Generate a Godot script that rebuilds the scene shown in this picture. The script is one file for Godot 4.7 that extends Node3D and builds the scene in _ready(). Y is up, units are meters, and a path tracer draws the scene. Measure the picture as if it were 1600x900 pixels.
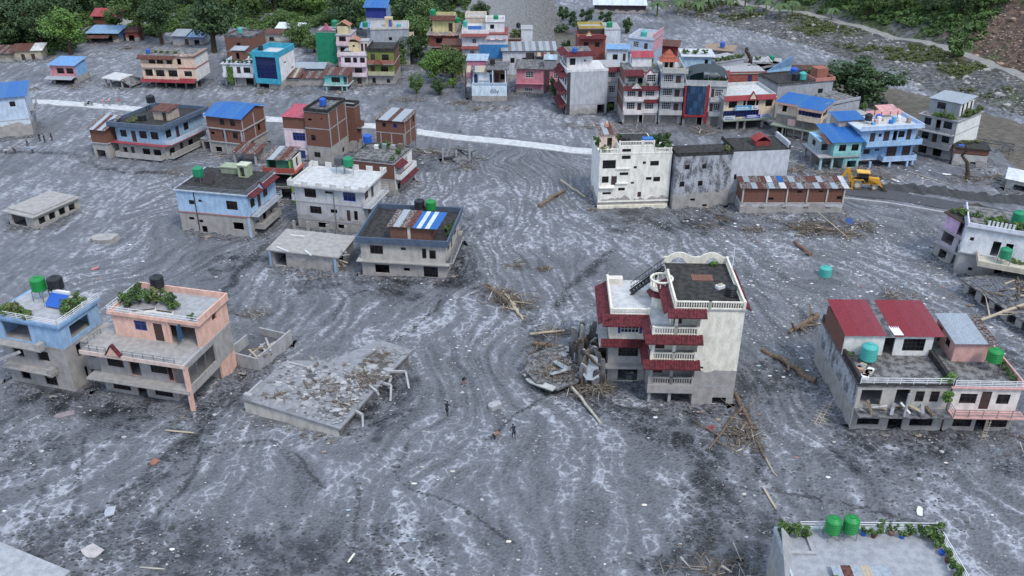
extends Node3D
# Mud-buried hill town seen from the air. Units are metres, y is up.

const GROUND_TEX := 2048
var rng := RandomNumberGenerator.new()
var names := {}
var mats := {}
var tex := {}
var meshes := {}
var relief := FastNoiseLite.new()
var relief2 := FastNoiseLite.new()
var H: Node3D
var BX := 0.0
var BZ := 0.0
var BW := 1.0
var BD := 1.0
var MUD := 0.0
var FOOT := []

class MB:
	var v := PackedVector3Array()
	var c := PackedColorArray()
	var col := Color.WHITE
	var colored := false
	func tri(a: Vector3, b: Vector3, d: Vector3) -> void:
		v.append(a); v.append(b); v.append(d)
		if colored:
			c.append(col); c.append(col); c.append(col)
	func quad(a: Vector3, b: Vector3, d: Vector3, e: Vector3) -> void:
		tri(a, b, d); tri(a, d, e)
	# a quad that faces along n whatever the order of its corners
	func face(a: Vector3, b: Vector3, d: Vector3, e: Vector3, n: Vector3) -> void:
		if (b - a).cross(d - a).dot(n) > 0.0: quad(a, e, d, b)
		else: quad(a, b, d, e)
	func ob(t: Transform3D, s: Vector3) -> void:
		var h := s * 0.5
		var p := []
		for i in 8: p.append(t * Vector3(h.x if i & 1 else -h.x, h.y if i & 2 else -h.y, h.z if i & 4 else -h.z))
		face(p[0], p[1], p[3], p[2], -t.basis.z); face(p[4], p[5], p[7], p[6], t.basis.z)
		face(p[0], p[1], p[5], p[4], -t.basis.y); face(p[2], p[3], p[7], p[6], t.basis.y)
		face(p[0], p[2], p[6], p[4], -t.basis.x); face(p[1], p[3], p[7], p[5], t.basis.x)
	func box(x0: float, x1: float, y0: float, y1: float, z0: float, z1: float) -> void:
		ob(Transform3D(Basis(), Vector3(x0 + x1, y0 + y1, z0 + z1) * 0.5), Vector3(abs(x1 - x0), abs(y1 - y0), abs(z1 - z0)))
	func bar(a: Vector3, b: Vector3, w: float, h := -1.0) -> void:
		var d := b - a
		if d.length() < 1e-4: return
		var up := Vector3.UP if abs(d.normalized().y) < 0.95 else Vector3.RIGHT
		var x := d.normalized()
		var z := x.cross(up).normalized()
		ob(Transform3D(Basis(x, z.cross(x), z), (a + b) * 0.5), Vector3(d.length(), h if h > 0.0 else w, w))
	func tube(a: Vector3, b: Vector3, r0: float, r1: float, n := 6) -> void:
		var d := (b - a).normalized()
		var up := Vector3.UP if abs(d.y) < 0.95 else Vector3.RIGHT
		var x := d.cross(up).normalized()
		var y := x.cross(d)
		for i in n:
			var t0 := TAU * i / n
			var t1 := TAU * (i + 1) / n
			var e0 := x * cos(t0) + y * sin(t0)
			var e1 := x * cos(t1) + y * sin(t1)
			face(a + e0 * r0, a + e1 * r0, b + e1 * r1, b + e0 * r1, e0 + e1)
			if r1 > 0.005: tri(b, b + e0 * r1, b + e1 * r1)
			tri(a, a + e1 * r0, a + e0 * r0)
	# body of revolution; pr holds (radius, height)
	func lathe(o: Vector3, pr: Array, n := 16) -> void:
		for k in pr.size() - 1:
			for i in n:
				var t0 := TAU * i / n
				var t1 := TAU * (i + 1) / n
				var e0 := Vector3(cos(t0), 0, sin(t0))
				var e1 := Vector3(cos(t1), 0, sin(t1))
				var a: Vector2 = pr[k]
				var b: Vector2 = pr[k + 1]
				quad(o + e0 * a.x + Vector3.UP * a.y, o + e1 * a.x + Vector3.UP * a.y, o + e1 * b.x + Vector3.UP * b.y, o + e0 * b.x + Vector3.UP * b.y)
	# corrugated sheet: O corner, U across the ribs, V along the ribs
	func sheet(O: Vector3, U: Vector3, V: Vector3, pitch: float, amp: float) -> void:
		var n := maxi(2, int(round(U.length() / pitch)) * 2)
		var N := U.cross(V).normalized()
		if N.y < 0.0: N = -N
		for i in n:
			var a := O + U * (float(i) / n) + N * (amp if i & 1 else 0.0)
			var b := O + U * (float(i + 1) / n) + N * (0.0 if i & 1 else amp)
			face(a, b, b + V, a + V, N)
	func mesh(smooth := false) -> ArrayMesh:
		var m := ArrayMesh.new()
		if v.is_empty(): return m
		if smooth:
			var st := SurfaceTool.new()
			st.begin(Mesh.PRIMITIVE_TRIANGLES)
			st.set_smooth_group(0)
			for i in v.size():
				if colored: st.set_color(c[i])
				st.add_vertex(v[i])
			st.index()
			st.generate_normals()
			return st.commit()
		var a := []
		a.resize(Mesh.ARRAY_MAX)
		a[Mesh.ARRAY_VERTEX] = v
		if colored: a[Mesh.ARRAY_COLOR] = c
		m.add_surface_from_arrays(Mesh.PRIMITIVE_TRIANGLES, a)
		return m

func numbered(n: String) -> String:
	var k: int = names.get(n, 0)
	names[n] = k + 1
	return n if k == 0 else "%s_%03d" % [n, k]

func put(mesh: Mesh, nm: String, parent: Node, m: Material) -> MeshInstance3D:
	var o := MeshInstance3D.new()
	o.mesh = mesh
	o.name = nm
	for i in mesh.get_surface_count():
		if m: o.set_surface_override_material(i, m)
	parent.add_child(o, true)
	return o

func tag(o: Node, label: String, cat: String, group := "", kind := "") -> Node:
	o.set_meta("label", label)
	if cat: o.set_meta("category", cat)
	if group: o.set_meta("group", group)
	if kind: o.set_meta("kind", kind)
	return o

func thing(nm: String, label: String, cat: String, p: Vector3, yaw := 0.0, group := "") -> Node3D:
	var o := Node3D.new()
	o.name = numbered(nm)
	add_child(o)
	o.position = p
	o.rotation_degrees.y = yaw
	tag(o, label, cat, group)
	return o

# ---------------------------------------------------------------- textures and materials
func noise_img(n: int, seed_: int, freq: float, oct: int, lo: float, hi: float, gain := 0.5) -> Image:
	var f := FastNoiseLite.new()
	f.seed = seed_
	f.frequency = freq
	f.fractal_octaves = oct
	f.fractal_gain = gain
	var im := f.get_seamless_image(n, n, false, false, 0.2)
	im.convert(Image.FORMAT_L8)
	var d := im.get_data()
	for i in d.size(): d[i] = int(clampf(lo + (hi - lo) * d[i] / 255.0, 0.0, 1.0) * 255.0)
	return Image.create_from_data(n, n, false, Image.FORMAT_L8, d)

func make_textures() -> void:
	# grime: light walls with darker blotches and specks
	var a := noise_img(512, 3, 0.012, 5, 0.0, 1.0).get_data()
	var b := noise_img(512, 4, 0.07, 3, 0.0, 1.0).get_data()
	var g := PackedByteArray(); g.resize(a.size())
	var s := PackedByteArray(); s.resize(a.size())
	var ru := PackedByteArray(); ru.resize(a.size() * 3)
	for i in a.size():
		var x := a[i] / 255.0
		var y := b[i] / 255.0
		g[i] = int(255.0 * clampf(1.0 - 0.11 * clampf((x - 0.5) * 2.0 + 0.4, 0.0, 1.0) - 0.07 * clampf((y - 0.5) * 2.4 + 0.25, 0.0, 1.0), 0.3, 1.0))
		s[i] = int(255.0 * clampf(1.0 - 0.34 * pow(clampf((x - 0.5) * 2.6 + 0.5, 0.0, 1.0), 1.4) * (0.55 + 0.9 * y) - 0.18 * clampf((y - 0.5) * 2.0 + 0.5, 0.0, 1.0), 0.2, 1.0))
		var k := smoothstep(0.4, 0.62, x * 0.75 + y * 0.25)
		var c := Color(0.58, 0.59, 0.6).lerp(Color(0.36, 0.2, 0.14), k)
		c = c.darkened(0.35 * y)
		ru[i * 3] = int(c.r * 255); ru[i * 3 + 1] = int(c.g * 255); ru[i * 3 + 2] = int(c.b * 255)
	tex.grime = ImageTexture.create_from_image(Image.create_from_data(512, 512, false, Image.FORMAT_L8, g))
	tex.stain = ImageTexture.create_from_image(Image.create_from_data(512, 512, false, Image.FORMAT_L8, s))
	tex.rust = ImageTexture.create_from_image(Image.create_from_data(512, 512, false, Image.FORMAT_RGB8, ru))
	tex.fine = ImageTexture.create_from_image(noise_img(512, 9, 0.05, 4, 0.0, 1.0))
	# brickwork too far away to tell the bricks apart: 8 courses by 4 bricks a tile
	var im := Image.create_empty(256, 256, false, Image.FORMAT_RGB8)
	im.fill(Color(0.56, 0.5, 0.47))
	var r := RandomNumberGenerator.new()
	r.seed = 5
	for j in 16:
		for i in 8:
			var q := Color(0.5, 0.31, 0.26).lerp(Color(0.37, 0.24, 0.21), r.randf()).lerp(Color(0.58, 0.43, 0.37), r.randf() * 0.5)
			var x0 := i * 32 + (16 if j & 1 else 0)
			im.fill_rect(Rect2i(x0 % 256, j * 16, mini(30, 256 - x0 % 256), 14), q)
			if x0 % 256 + 30 > 256: im.fill_rect(Rect2i(0, j * 16, (x0 % 256 + 30) - 256, 14), q)
	tex.brick = ImageTexture.create_from_image(im)

func base_mat(color: Color, rough: float) -> StandardMaterial3D:
	var m := StandardMaterial3D.new()
	m.albedo_color = color
	m.roughness = rough
	m.cull_mode = BaseMaterial3D.CULL_DISABLED
	return m

func tri_tex(m: StandardMaterial3D, t: Texture2D, sx: float, sy: float, world := true) -> StandardMaterial3D:
	m.albedo_texture = t
	m.uv1_triplanar = true
	m.uv1_world_triplanar = world
	m.uv1_scale = Vector3(sx, sy, sx)
	m.uv1_triplanar_sharpness = 6.0
	return m

func M(k: String) -> StandardMaterial3D:
	if mats.has(k): return mats[k]
	var m: StandardMaterial3D
	match k:
		"mud": m = tri_tex(base_mat(Color("a3a09e"), 0.95), tex.grime, 0.14, 0.09)
		"mudwet": m = tri_tex(base_mat(Color("55565c"), 0.8), tex.grime, 0.2, 0.2)
		"conc": m = tri_tex(base_mat(Color("a5a5a8"), 0.95), tex.grime, 0.17, 0.06)
		"concdark": m = tri_tex(base_mat(Color("7d7d80"), 0.95), tex.stain, 0.15, 0.07)
		"mould": m = tri_tex(base_mat(Color("b4b9c2"), 0.95), tex.stain, 0.12, 0.05)
		"roofslab": m = tri_tex(base_mat(Color("868585"), 0.95), tex.stain, 0.13, 0.13)
		"roofblack": m = tri_tex(base_mat(Color("3d3c3b"), 0.9), tex.stain, 0.16, 0.16)
		"roofpale": m = tri_tex(base_mat(Color("c4c5c6"), 0.95), tex.grime, 0.12, 0.12)
		"brick": m = tri_tex(base_mat(Color("e2d8d4"), 0.95), tex.brick, 0.52, 0.78, false)
		"brickpale": m = tri_tex(base_mat(Color("e4e0dc"), 0.95), tex.brick, 0.52, 0.78, false)
		"rust": m = tri_tex(base_mat(Color("ffffff"), 0.8), tex.rust, 0.33, 0.33)
		"tin": m = tri_tex(base_mat(Color("a9b2bb"), 0.5), tex.grime, 0.4, 0.4); m.metallic = 0.3
		"tinblue": m = tri_tex(base_mat(Color("1b62ab"), 0.5), tex.grime, 0.3, 0.3)
		"tinred": m = tri_tex(base_mat(Color("842330"), 0.55), tex.grime, 0.3, 0.3)
		"tinbrown": m = tri_tex(base_mat(Color("74463c"), 0.8), tex.stain, 0.3, 0.3)
		"tile": m = tri_tex(base_mat(Color("70242f"), 0.8), tex.stain, 0.33, 0.33)
		"wood": m = tri_tex(base_mat(Color("8d7a68"), 0.9), tex.stain, 0.8, 0.5)
		"woodpale": m = tri_tex(base_mat(Color("b5a894"), 0.9), tex.grime, 0.8, 0.5)
		"wooddark": m = tri_tex(base_mat(Color("5a4a3e"), 0.95), tex.stain, 0.8, 0.5)
		"door": m = tri_tex(base_mat(Color("4e2c26"), 0.7), tex.grime, 0.5, 0.5)
		"frame": m = base_mat(Color("3d3230"), 0.7)
		"framewhite": m = base_mat(Color("d8dade"), 0.7)
		"steel": m = tri_tex(base_mat(Color("8b9096"), 0.5), tex.grime, 0.5, 0.5); m.metallic = 0.4
		"iron": m = base_mat(Color("26282b"), 0.6)
		"glass":
			m = base_mat(Color(0.03, 0.04, 0.06, 0.55), 0.06)
			m.transparency = BaseMaterial3D.TRANSPARENCY_ALPHA
		"glassblue":
			m = base_mat(Color("101f50"), 0.12)
		"cloth": m = tri_tex(base_mat(Color("1f8566"), 0.9), tex.grime, 0.2, 0.1)
		"leaf":
			m = base_mat(Color.WHITE, 0.65)
			m.vertex_color_use_as_albedo = true
		"vcol":
			m = base_mat(Color.WHITE, 0.85)
			m.vertex_color_use_as_albedo = true
		"plasticgreen": m = base_mat(Color("17805a"), 0.45)
		"plasticgrass": m = base_mat(Color("12803a"), 0.45)
		"plasticteal": m = base_mat(Color("45a39c"), 0.45)
		"plasticblue": m = base_mat(Color("1d56b0"), 0.45)
		"plasticblack": m = base_mat(Color("1d2026"), 0.45)
		"bank": m = tri_tex(base_mat(Color("73767d"), 0.9), tex.stain, 0.3, 0.3)
		_:
			if "~" in k:
				# the same sheet, more or less weathered
				m = M(k.get_slice("~", 0)).duplicate()
				m.albedo_color = m.albedo_color.lerp(Color("8d8f94"), 0.09 * int(k.get_slice("~", 1)))
			else:
				var c := Color(k)
				m = tri_tex(base_mat(c.lerp(Color(c.v, c.v, c.v) * 0.85, 0.13 * minf(1.0, c.s * 4.0)), 0.9), tex.grime, 0.15, 0.06)
	mats[k] = m
	return m
func _ready() -> void:
	rng.seed = 20240
	relief.seed = 7; relief.frequency = 0.045; relief.fractal_octaves = 3
	relief2.seed = 8; relief2.frequency = 0.42; relief2.fractal_octaves = 3
	var cam := Camera3D.new()
	cam.name = "camera"
	cam.position = Vector3(0, 57, 0)
	cam.rotation_degrees = Vector3(-28.18, 0, 0)
	cam.fov = 35.64
	cam.near = 0.5
	cam.far = 3000.0
	add_child(cam)
	cam.current = true
	var we := WorldEnvironment.new()
	we.name = "world_environment"
	var env := Environment.new()
	var sky := Sky.new()
	var sm := ProceduralSkyMaterial.new()
	sm.sky_top_color = Color(0.82, 0.895, 1.0)
	sm.sky_horizon_color = Color(0.60, 0.65, 0.72)
	sm.sky_curve = 0.25
	sm.ground_bottom_color = Color(0.3, 0.31, 0.33)
	sm.ground_horizon_color = Color(0.62, 0.66, 0.72)
	sm.sun_angle_max = 0.0
	sky.sky_material = sm
	env.background_mode = Environment.BG_SKY
	env.sky = sky
	env.background_energy_multiplier = 1.0
	env.tonemap_mode = Environment.TONE_MAPPER_LINEAR
	env.tonemap_exposure = 1.52
	env.sdfgi_enabled = true
	env.ssao_enabled = true
	env.ssil_enabled = true
	we.environment = env
	add_child(we)
	var sun := DirectionalLight3D.new()
	sun.name = "sun"
	sun.light_energy = 0.5
	sun.light_color = Color(1.0, 0.97, 0.93)
	sun.light_angular_distance = 14.0
	sun.shadow_enabled = true
	sun.rotation_degrees = Vector3(-52, 38, 0)
	add_child(sun)
	make_textures()
	build_ground()
	build_town()
	build_rest()

# ---------------------------------------------------------------- ground, river, hillside, road
const TRAILS := [
	[2.6, -42.9, -56.9, -39.3, -60.0, -36.1, -65.0, -33.9, -70.9, -32.2, -75.9, -30.7, -83.3, -29.7, -87.5],
	[1.6, -38.1, -101.1, -37.9, -110.2, -36.9, -117.9, -35.7, -120.5],
	[0.5, -22.6, -97.8, -21.6, -104.2, -17.2, -106.4, -12.2, -108.3],
	[3.0, 4.3, -83.6, 10.4, -79.9, 15.8, -74.3, 18.5, -69.2, 18.5, -63.7, 15.7, -58.8, 11.9, -55.0],
	[2.0, -6.0, -116.2, -4.7, -106.4, 0.0, -101.1, 2.8, -94.7, 3.7, -86.2],
	[0.8, -52.9, -74.5, -47.8, -70.6, -44.8, -66.4, -43.2, -61.6, -43.8, -59.2],
	[0.6, -43.8, -73.2, -41.4, -66.4, -39.9, -60.0, -40.1, -58.0],
	[2.6, -9.8, -132.5, -7.1, -119.4, -7.1, -110.2, -9.5, -106.4],
	[0.5, -15.4, -68.2, -14.2, -63.7, -14.1, -59.6],
	[0.5, -10.5, -73.2, -11.1, -68.2, -9.1, -65.9, -4.7, -63.7, 0.0, -58.8],
	[0.5, -18.3, -66.4, -24.2, -73.2, -32.0, -71.1, -34.2, -66.4, -36.3, -59.6],
	[0.7, -9.2, -102.8, -12.6, -94.7, -18.4, -91.0],
	[0.6, -31.7, -76.4, -31.1, -68.2, -32.3, -62.8],
	[0.5, -2.6, -73.2, 0.0, -77.6, 3.5, -81.1],
	[0.7, 20.7, -66.4, 26.0, -65.4, 31.4, -63.7, 38.3, -60.4],
	[1.2, 24.8, -78.7, 24.5, -73.2, 24.2, -68.2],
	[2.2, -31.3, -135.1, -31.4, -120.5, -34.2, -116.2],
	[1.4, -96.7, -161.4, -83.8, -159.7, -71.0, -151.2, -61.3, -149.6],
	[1.4, 5.8, -101.1, 8.7, -108.3, 15.0, -118.3],
]
const WET := [
	-49.1, -70.6, 4.0, -39.0, -59.2, 3.5, -34.3, -58.8, 3.0, -30.1, -58.0, 3.5, -23.2, -57.2, 3.0, -17.8, -58.0, 3.0, -12.1, -56.5, 4.0, -40.6, -56.5, 4.0, 19.2, -56.5, 4.0, 19.0, -63.7, 2.5, -40.8, -77.6, 3.0, -51.7, -80.5, 3.0, -33.5, -78.1, 2.5, -12.8, -82.3, 2.5, -14.8, -76.4, 2.5, 9.1, -81.1, 3.0, 17.1, -78.1, 4.0, 27.3, -83.6, 3.0, 34.6, -73.2, 4.0, 42.5, -73.2, 4.0, -38.3, -114.1, 3.0, -28.0, -108.3, 3.0, -15.7, -108.3, 4.0, -7.0, -127.5, 4.0, -29.3, -163.2, 4.0, -16.5, -156.2, 4.0, 29.8, -127.5, 4.0, 44.8, -127.5, 4.0, 20.1, -128.7, 4.0, 68.3, -112.1, 5.0, 55.6, -88.9, 4.0, 31.2, -84.9, 2.5
]
const ROAD := [-150.0, -199.0, -116.0, -194.2, -106.1, -192.7, -88.8, -189.9, -67.6, -184.3, -49.0, -179.9, -31.2, -176.1, -19.2, -172.4, -5.0, -167.0, 15.6, -160.4, 27.0, -156.5]
const RIVER := [-26.0, -420.0, -14.0, -311.8, -10.8, -280.7, 0.0, -250.0, 18.0, -232.0, 39.0, -222.0, 60.2, -212.0, 75.1, -194.0, 86.0, -181.2, 93.0, -165.1, 94.0, -150.9, 100.0, -136.6, 150.0, -120.0, 150.0, -160.0, 106.0, -179.1, 97.3, -196.7, 87.2, -208.3, 71.8, -223.0, 55.4, -236.2, 35.0, -247.0, 18.4, -258.8, 14.7, -280.7, 13.9, -311.8, 6.0, -420.0]
const HILLROAD := [62.0, -330.0, 69.7, -300.9, 79.2, -285.1, 88.3, -275.5, 97.7, -257.8, 107.9, -238.4, 114.4, -225.9, 118.5, -201.0, 128.0, -180.0, 170.0, -150.0]

func seg_dist(p: Vector2, pts: Array, closed := false) -> float:
	var best := 1e9
	var n := pts.size() / 2
	for i in (n if closed else n - 1):
		var j := (i + 1) % n
		var a := Vector2(pts[i * 2], pts[i * 2 + 1])
		var b := Vector2(pts[j * 2], pts[j * 2 + 1])
		var d := b - a
		var t := clampf((p - a).dot(d) / d.length_squared(), 0.0, 1.0)
		best = minf(best, p.distance_squared_to(a + d * t))
	return sqrt(best)

func inside(p: Vector2, pts: Array) -> bool:
	var n := pts.size() / 2
	var r := false
	var j := n - 1
	for i in n:
		var yi: float = pts[i * 2 + 1]
		var yj: float = pts[j * 2 + 1]
		if (yi > p.y) != (yj > p.y) and p.x < (pts[j * 2] - pts[i * 2]) * (p.y - yi) / (yj - yi) + pts[i * 2]: r = not r
		j = i
	return r

# distance past the hill road, positive up the slope
func hill_s(x: float, z: float) -> float:
	if x < 35.0 and z > -330.0: return -50.0
	var n := HILLROAD.size() / 2
	var d := seg_dist(Vector2(x, z), HILLROAD)
	# x of the road at this z
	var xr := 62.0
	if z < -330.0: xr = 62.0 + (z + 330.0) * 0.25
	elif z > -150.0: xr = 170.0
	else:
		for i in n - 1:
			if z >= HILLROAD[i * 2 + 1] and z <= HILLROAD[i * 2 + 3]:
				xr = lerpf(HILLROAD[i * 2], HILLROAD[i * 2 + 2], (z - HILLROAD[i * 2 + 1]) / (HILLROAD[i * 2 + 3] - HILLROAD[i * 2 + 1]))
	return d if x > xr else -d

# 0 inside the river, metres to the bank outside
func river_d(x: float, z: float) -> float:
	if z > -110.0 or x < -45.0: return 60.0
	var p := Vector2(x, z)
	var d := seg_dist(p, RIVER, true)
	return -d if inside(p, RIVER) else d

func gh(x: float, z: float) -> float:
	var h := relief.get_noise_2d(x, z) * 0.34 + relief2.get_noise_2d(x, z) * 0.09
	if z < -110.0 and x > -45.0:
		var rd := river_d(x, z)
		h = lerpf(-2.2, h, smoothstep(-2.5, 3.5, rd + relief.get_noise_2d(x * 3.0, z * 3.0) * 1.6))
		if x > 30.0 and z < -150.0:
			var s := hill_s(x, z)
			# silt terrace up to the road, then the slope
			var far := smoothstep(-26.0, -3.0, s) * smoothstep(2.0, 12.0, rd)
			if x > 10.0 and s > -26.0: h += far * (2.2 + relief.get_noise_2d(x * 1.5 + 50.0, z * 1.5) * 1.0)
			if s > 2.2:
				var k := s - 2.2
				h += k * 0.62 + relief.get_noise_2d(x * 1.2, z * 1.2 + 90.0) * minf(k, 14.0) * 0.28
	return h

func lines(steps: Array) -> PackedFloat32Array:
	var r := PackedFloat32Array()
	for s in steps:
		var v: float = s[0]
		while v < s[1] - 0.001:
			r.append(v)
			v += s[2]
	return r

func patch_noise(n: int, x0: float, z0: float, size: float, seed_: int, freq: float, oct: int, warp: float, wfreq: float, stretch := 1, ridged := false, cell := false) -> PackedByteArray:
	var f := FastNoiseLite.new()
	var t := size / n
	f.seed = seed_
	f.noise_type = FastNoiseLite.TYPE_CELLULAR if cell else FastNoiseLite.TYPE_SIMPLEX_SMOOTH
	if cell: f.cellular_return_type = FastNoiseLite.RETURN_DISTANCE2_SUB
	f.frequency = freq * t
	f.fractal_type = FastNoiseLite.FRACTAL_RIDGED if ridged else (FastNoiseLite.FRACTAL_NONE if oct < 2 else FastNoiseLite.FRACTAL_FBM)
	f.fractal_octaves = oct
	f.offset = Vector3(x0 / t, z0 / t / stretch, 0)
	if warp > 0.0:
		f.domain_warp_enabled = true
		f.domain_warp_amplitude = warp / t
		f.domain_warp_frequency = wfreq * t
		f.domain_warp_fractal_type = FastNoiseLite.DOMAIN_WARP_FRACTAL_PROGRESSIVE
		f.domain_warp_fractal_octaves = 2 if cell else 3
	var im := f.get_image(n, n / stretch, false, false, false)
	if stretch > 1: im.resize(n, n, Image.INTERPOLATE_CUBIC)
	im.convert(Image.FORMAT_L8)
	return im.get_data()

const OBSTACLES := [17.0, -85.0, 7.5, -21.0, -82.0, 8.0, -41.0, -85.0, 7.5, -45.0, -129.0, 7.0, -26.0, -128.0, 7.0, -15.0, -115.0, 8.0, 42.0, -82.0, 9.0, 20.0, -137.0, 8.0, 40.0, -135.0, 10.0, 6.0, -86.0, 4.0]
# streaks that fan out from the upper middle and part round the buildings: [broad flow, thin lines]
func flow_maps(n: int, x0: float, z0: float, size: float) -> Array:
	var m := n / 2
	var t := size / m
	var f := FastNoiseLite.new()
	f.seed = 31; f.frequency = 0.6; f.fractal_octaves = 4
	var g := FastNoiseLite.new()
	g.seed = 32; g.frequency = 0.26; g.fractal_octaves = 3
	var A := PackedByteArray(); A.resize(m * m)
	var B := PackedByteArray(); B.resize(m * m)
	var no := OBSTACLES.size() / 3
	for j in m:
		var z := z0 + j * t
		for i in m:
			var x := x0 + i * t
			var ex := x
			for k in no:
				var dx: float = x - OBSTACLES[k * 3]
				var dz: float = z - OBSTACLES[k * 3 + 1]
				var d2 := dx * dx + dz * dz
				var r: float = OBSTACLES[k * 3 + 2]
				if d2 < r * r * 9.0: ex -= dx * minf(1.0, r * r / d2) * (1.0 - d2 / (r * r * 9.0))
			var wob := relief.get_noise_2d(x * 0.8, z * 0.8) * 6.0
			var psi := atan2(ex + 4.0 + wob, z + 190.0) * 75.0
			var rr := sqrt(x * x + (z + 190.0) * (z + 190.0)) * 0.13
			A[j * m + i] = int(clampf(f.get_noise_2d(psi, rr) * 0.8 + 0.5, 0.0, 1.0) * 255.0)
			B[j * m + i] = int(clampf(g.get_noise_2d(psi * 2.2 + 300.0, rr * 1.4) * 0.9 + 0.5, 0.0, 1.0) * 255.0)
	var out := []
	for d in [A, B]:
		var im := Image.create_from_data(m, m, false, Image.FORMAT_L8, d)
		im.resize(n, n, Image.INTERPOLATE_CUBIC)
		out.append(im.get_data())
	return out

func ground_material(n: int, x0: float, z0: float, size: float) -> StandardMaterial3D:
	var t := size / n
	var wet := PackedByteArray(); wet.resize(n * n)
	for tr in TRAILS:
		var w: float = tr[0]
		for i in range(1, tr.size() - 2, 2):
			var a := Vector2(tr[i], tr[i + 1])
			var b := Vector2(tr[i + 2], tr[i + 3])
			var pa := Vector2(tr[maxi(1, i - 2)], tr[maxi(2, i - 1)])
			var pb := Vector2(tr[mini(tr.size() - 2, i + 4)], tr[mini(tr.size() - 1, i + 5)])
			var m := int(a.distance_to(b) / (w * 0.12)) + 1
			for k in m:
				var q := a.cubic_interpolate(b, pa, pb, float(k) / m)
				var e := relief.get_noise_2d(q.x * 4.0, q.y * 4.0)
				stamp(wet, n, q + Vector2(e, relief.get_noise_2d(q.y * 4.0, q.x * 4.0)) * w * 0.9, w * (0.62 + 0.5 * e), 235 if w > 1.0 else 165, x0, z0, t)
	for i in range(0, WET.size(), 3):
		for k in 14:
			stamp(wet, n, Vector2(WET[i] + rng.randfn() * WET[i + 2] * 0.6, WET[i + 1] + rng.randfn() * WET[i + 2] * 0.6), WET[i + 2] * rng.randf_range(0.3, 0.7), 190, x0, z0, t)
	var broad := patch_noise(n, x0, z0, size, 11, 0.035, 4, 9.0, 0.03)
	var web := patch_noise(n, x0, z0, size, 12, 0.30, 1, 4.5, 0.12, 1, false, true)
	var web2 := patch_noise(n, x0, z0, size, 13, 0.75, 1, 1.5, 0.33, 1, false, true)
	var flow := patch_noise(n, x0, z0, size, 14, 0.55, 4, 10.0, 0.03, 4)
	var rid := patch_noise(n, x0, z0, size, 15, 0.10, 3, 9.0, 0.03, 2, true)
	var thin := PackedByteArray()
	if size < 200.0:
		var fm := flow_maps(n, x0, z0, size)
		flow = fm[0]
		thin = fm[1]
	else: thin = flow
	var fine := patch_noise(n, x0, z0, size, 16, 2.4, 3, 0.0, 0.0)
	var col := PackedByteArray(); col.resize(n * n * 3)
	var hi := PackedByteArray(); hi.resize(n * n)
	var ro := PackedByteArray(); ro.resize(n * n)
	# lookup from dryness 0..255 to colour, mud from wet and dark to dried and pale
	var ramp := PackedByteArray(); ramp.resize(256 * 3)
	for i in 256:
		var s := i / 255.0
		var c := Color(0.115, 0.12, 0.13).lerp(Color(0.385, 0.394, 0.418), smoothstep(-0.03, 0.42, s)).lerp(Color(0.635, 0.648, 0.68), smoothstep(0.38, 0.95, s))
		ramp[i * 3] = c.r8; ramp[i * 3 + 1] = c.g8; ramp[i * 3 + 2] = c.b8
	for i in n * n:
		var bd: float = broad[i] * 0.00392157
		var wb: float = web[i] * 0.00392157
		var w2: float = web2[i] * 0.00392157
		var fl: float = flow[i] * 0.00392157
		var fi: float = fine[i] * 0.00392157
		var rg: float = rid[i] * 0.00392157
		# cellular distance difference is smallest on the borders between cells
		var veins: float = clampf(1.0 - wb * (7.0 + 14.0 * fi), 0.0, 1.0)
		var veins2: float = clampf(1.0 - w2 * (5.0 + 9.0 * fi), 0.0, 1.0)
		var dens: float = clampf((bd - 0.36) * 4.0, 0.0, 1.0)
		var st: float = clampf((fl - 0.5) * 4.0, -1.0, 1.0)
		var mk: float = clampf(0.75 + st * 0.45, 0.2, 1.2)
		var v: float = 0.375 + 0.085 * st + (veins * 0.24 * (0.45 + 0.55 * dens) + veins2 * 0.34 * (0.4 + 0.6 * dens)) * mk + (fi - 0.5) * 0.27 + (bd - 0.5) * 0.20
		var th: float = (thin[i] - 128) * 0.0078
		v += 0.20 * clampf(1.0 - absf(th - 0.12) * 24.0, 0.0, 1.0) * mk * (0.3 + bd)
		v -= 0.15 * clampf(1.0 - absf(th + 0.22) * 26.0, 0.0, 1.0) * (0.2 + fi)
		v += 0.10 * clampf((rg - 0.72) * 5.0, 0.0, 1.0) * mk
		v -= 0.26 * clampf((0.30 - rg) * 8.0, 0.0, 1.0)
		v += clampf(1.0 - w2 * 2.6, 0.0, 1.0) * 0.04 * dens
		var wt: float = wet[i] * 0.00392157
		wt = clampf((wt + (fi - 0.5) * 0.9 + (fl - 0.5) * 0.5 - 0.12) * 1.7, 0.0, 1.0) * minf(1.0, wt * 4.0)
		v -= wt * (0.20 + 0.4 * absf(fi - 0.45))
		var q := int(clampf(v, 0.0, 1.0) * 255.0)
		col[i * 3] = ramp[q * 3]; col[i * 3 + 1] = ramp[q * 3 + 1]; col[i * 3 + 2] = ramp[q * 3 + 2]
		ro[i] = int(clampf(0.42 + 0.85 * v - 0.25 * wt, 0.25, 0.95) * 255.0)
		hi[i] = int(clampf(0.35 + 0.22 * st * 0.5 + 0.2 * veins2 * dens + (fi - 0.5) * 0.6 - wt * absf(fi - 0.5) * 0.9, 0.0, 1.0) * 255.0)
	var m := StandardMaterial3D.new()
	m.albedo_texture = ImageTexture.create_from_image(Image.create_from_data(n, n, false, Image.FORMAT_RGB8, col))
	m.roughness = 1.0
	m.roughness_texture = ImageTexture.create_from_image(Image.create_from_data(n, n, false, Image.FORMAT_L8, ro))
	m.roughness_texture_channel = BaseMaterial3D.TEXTURE_CHANNEL_RED
	m.heightmap_enabled = true
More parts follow.
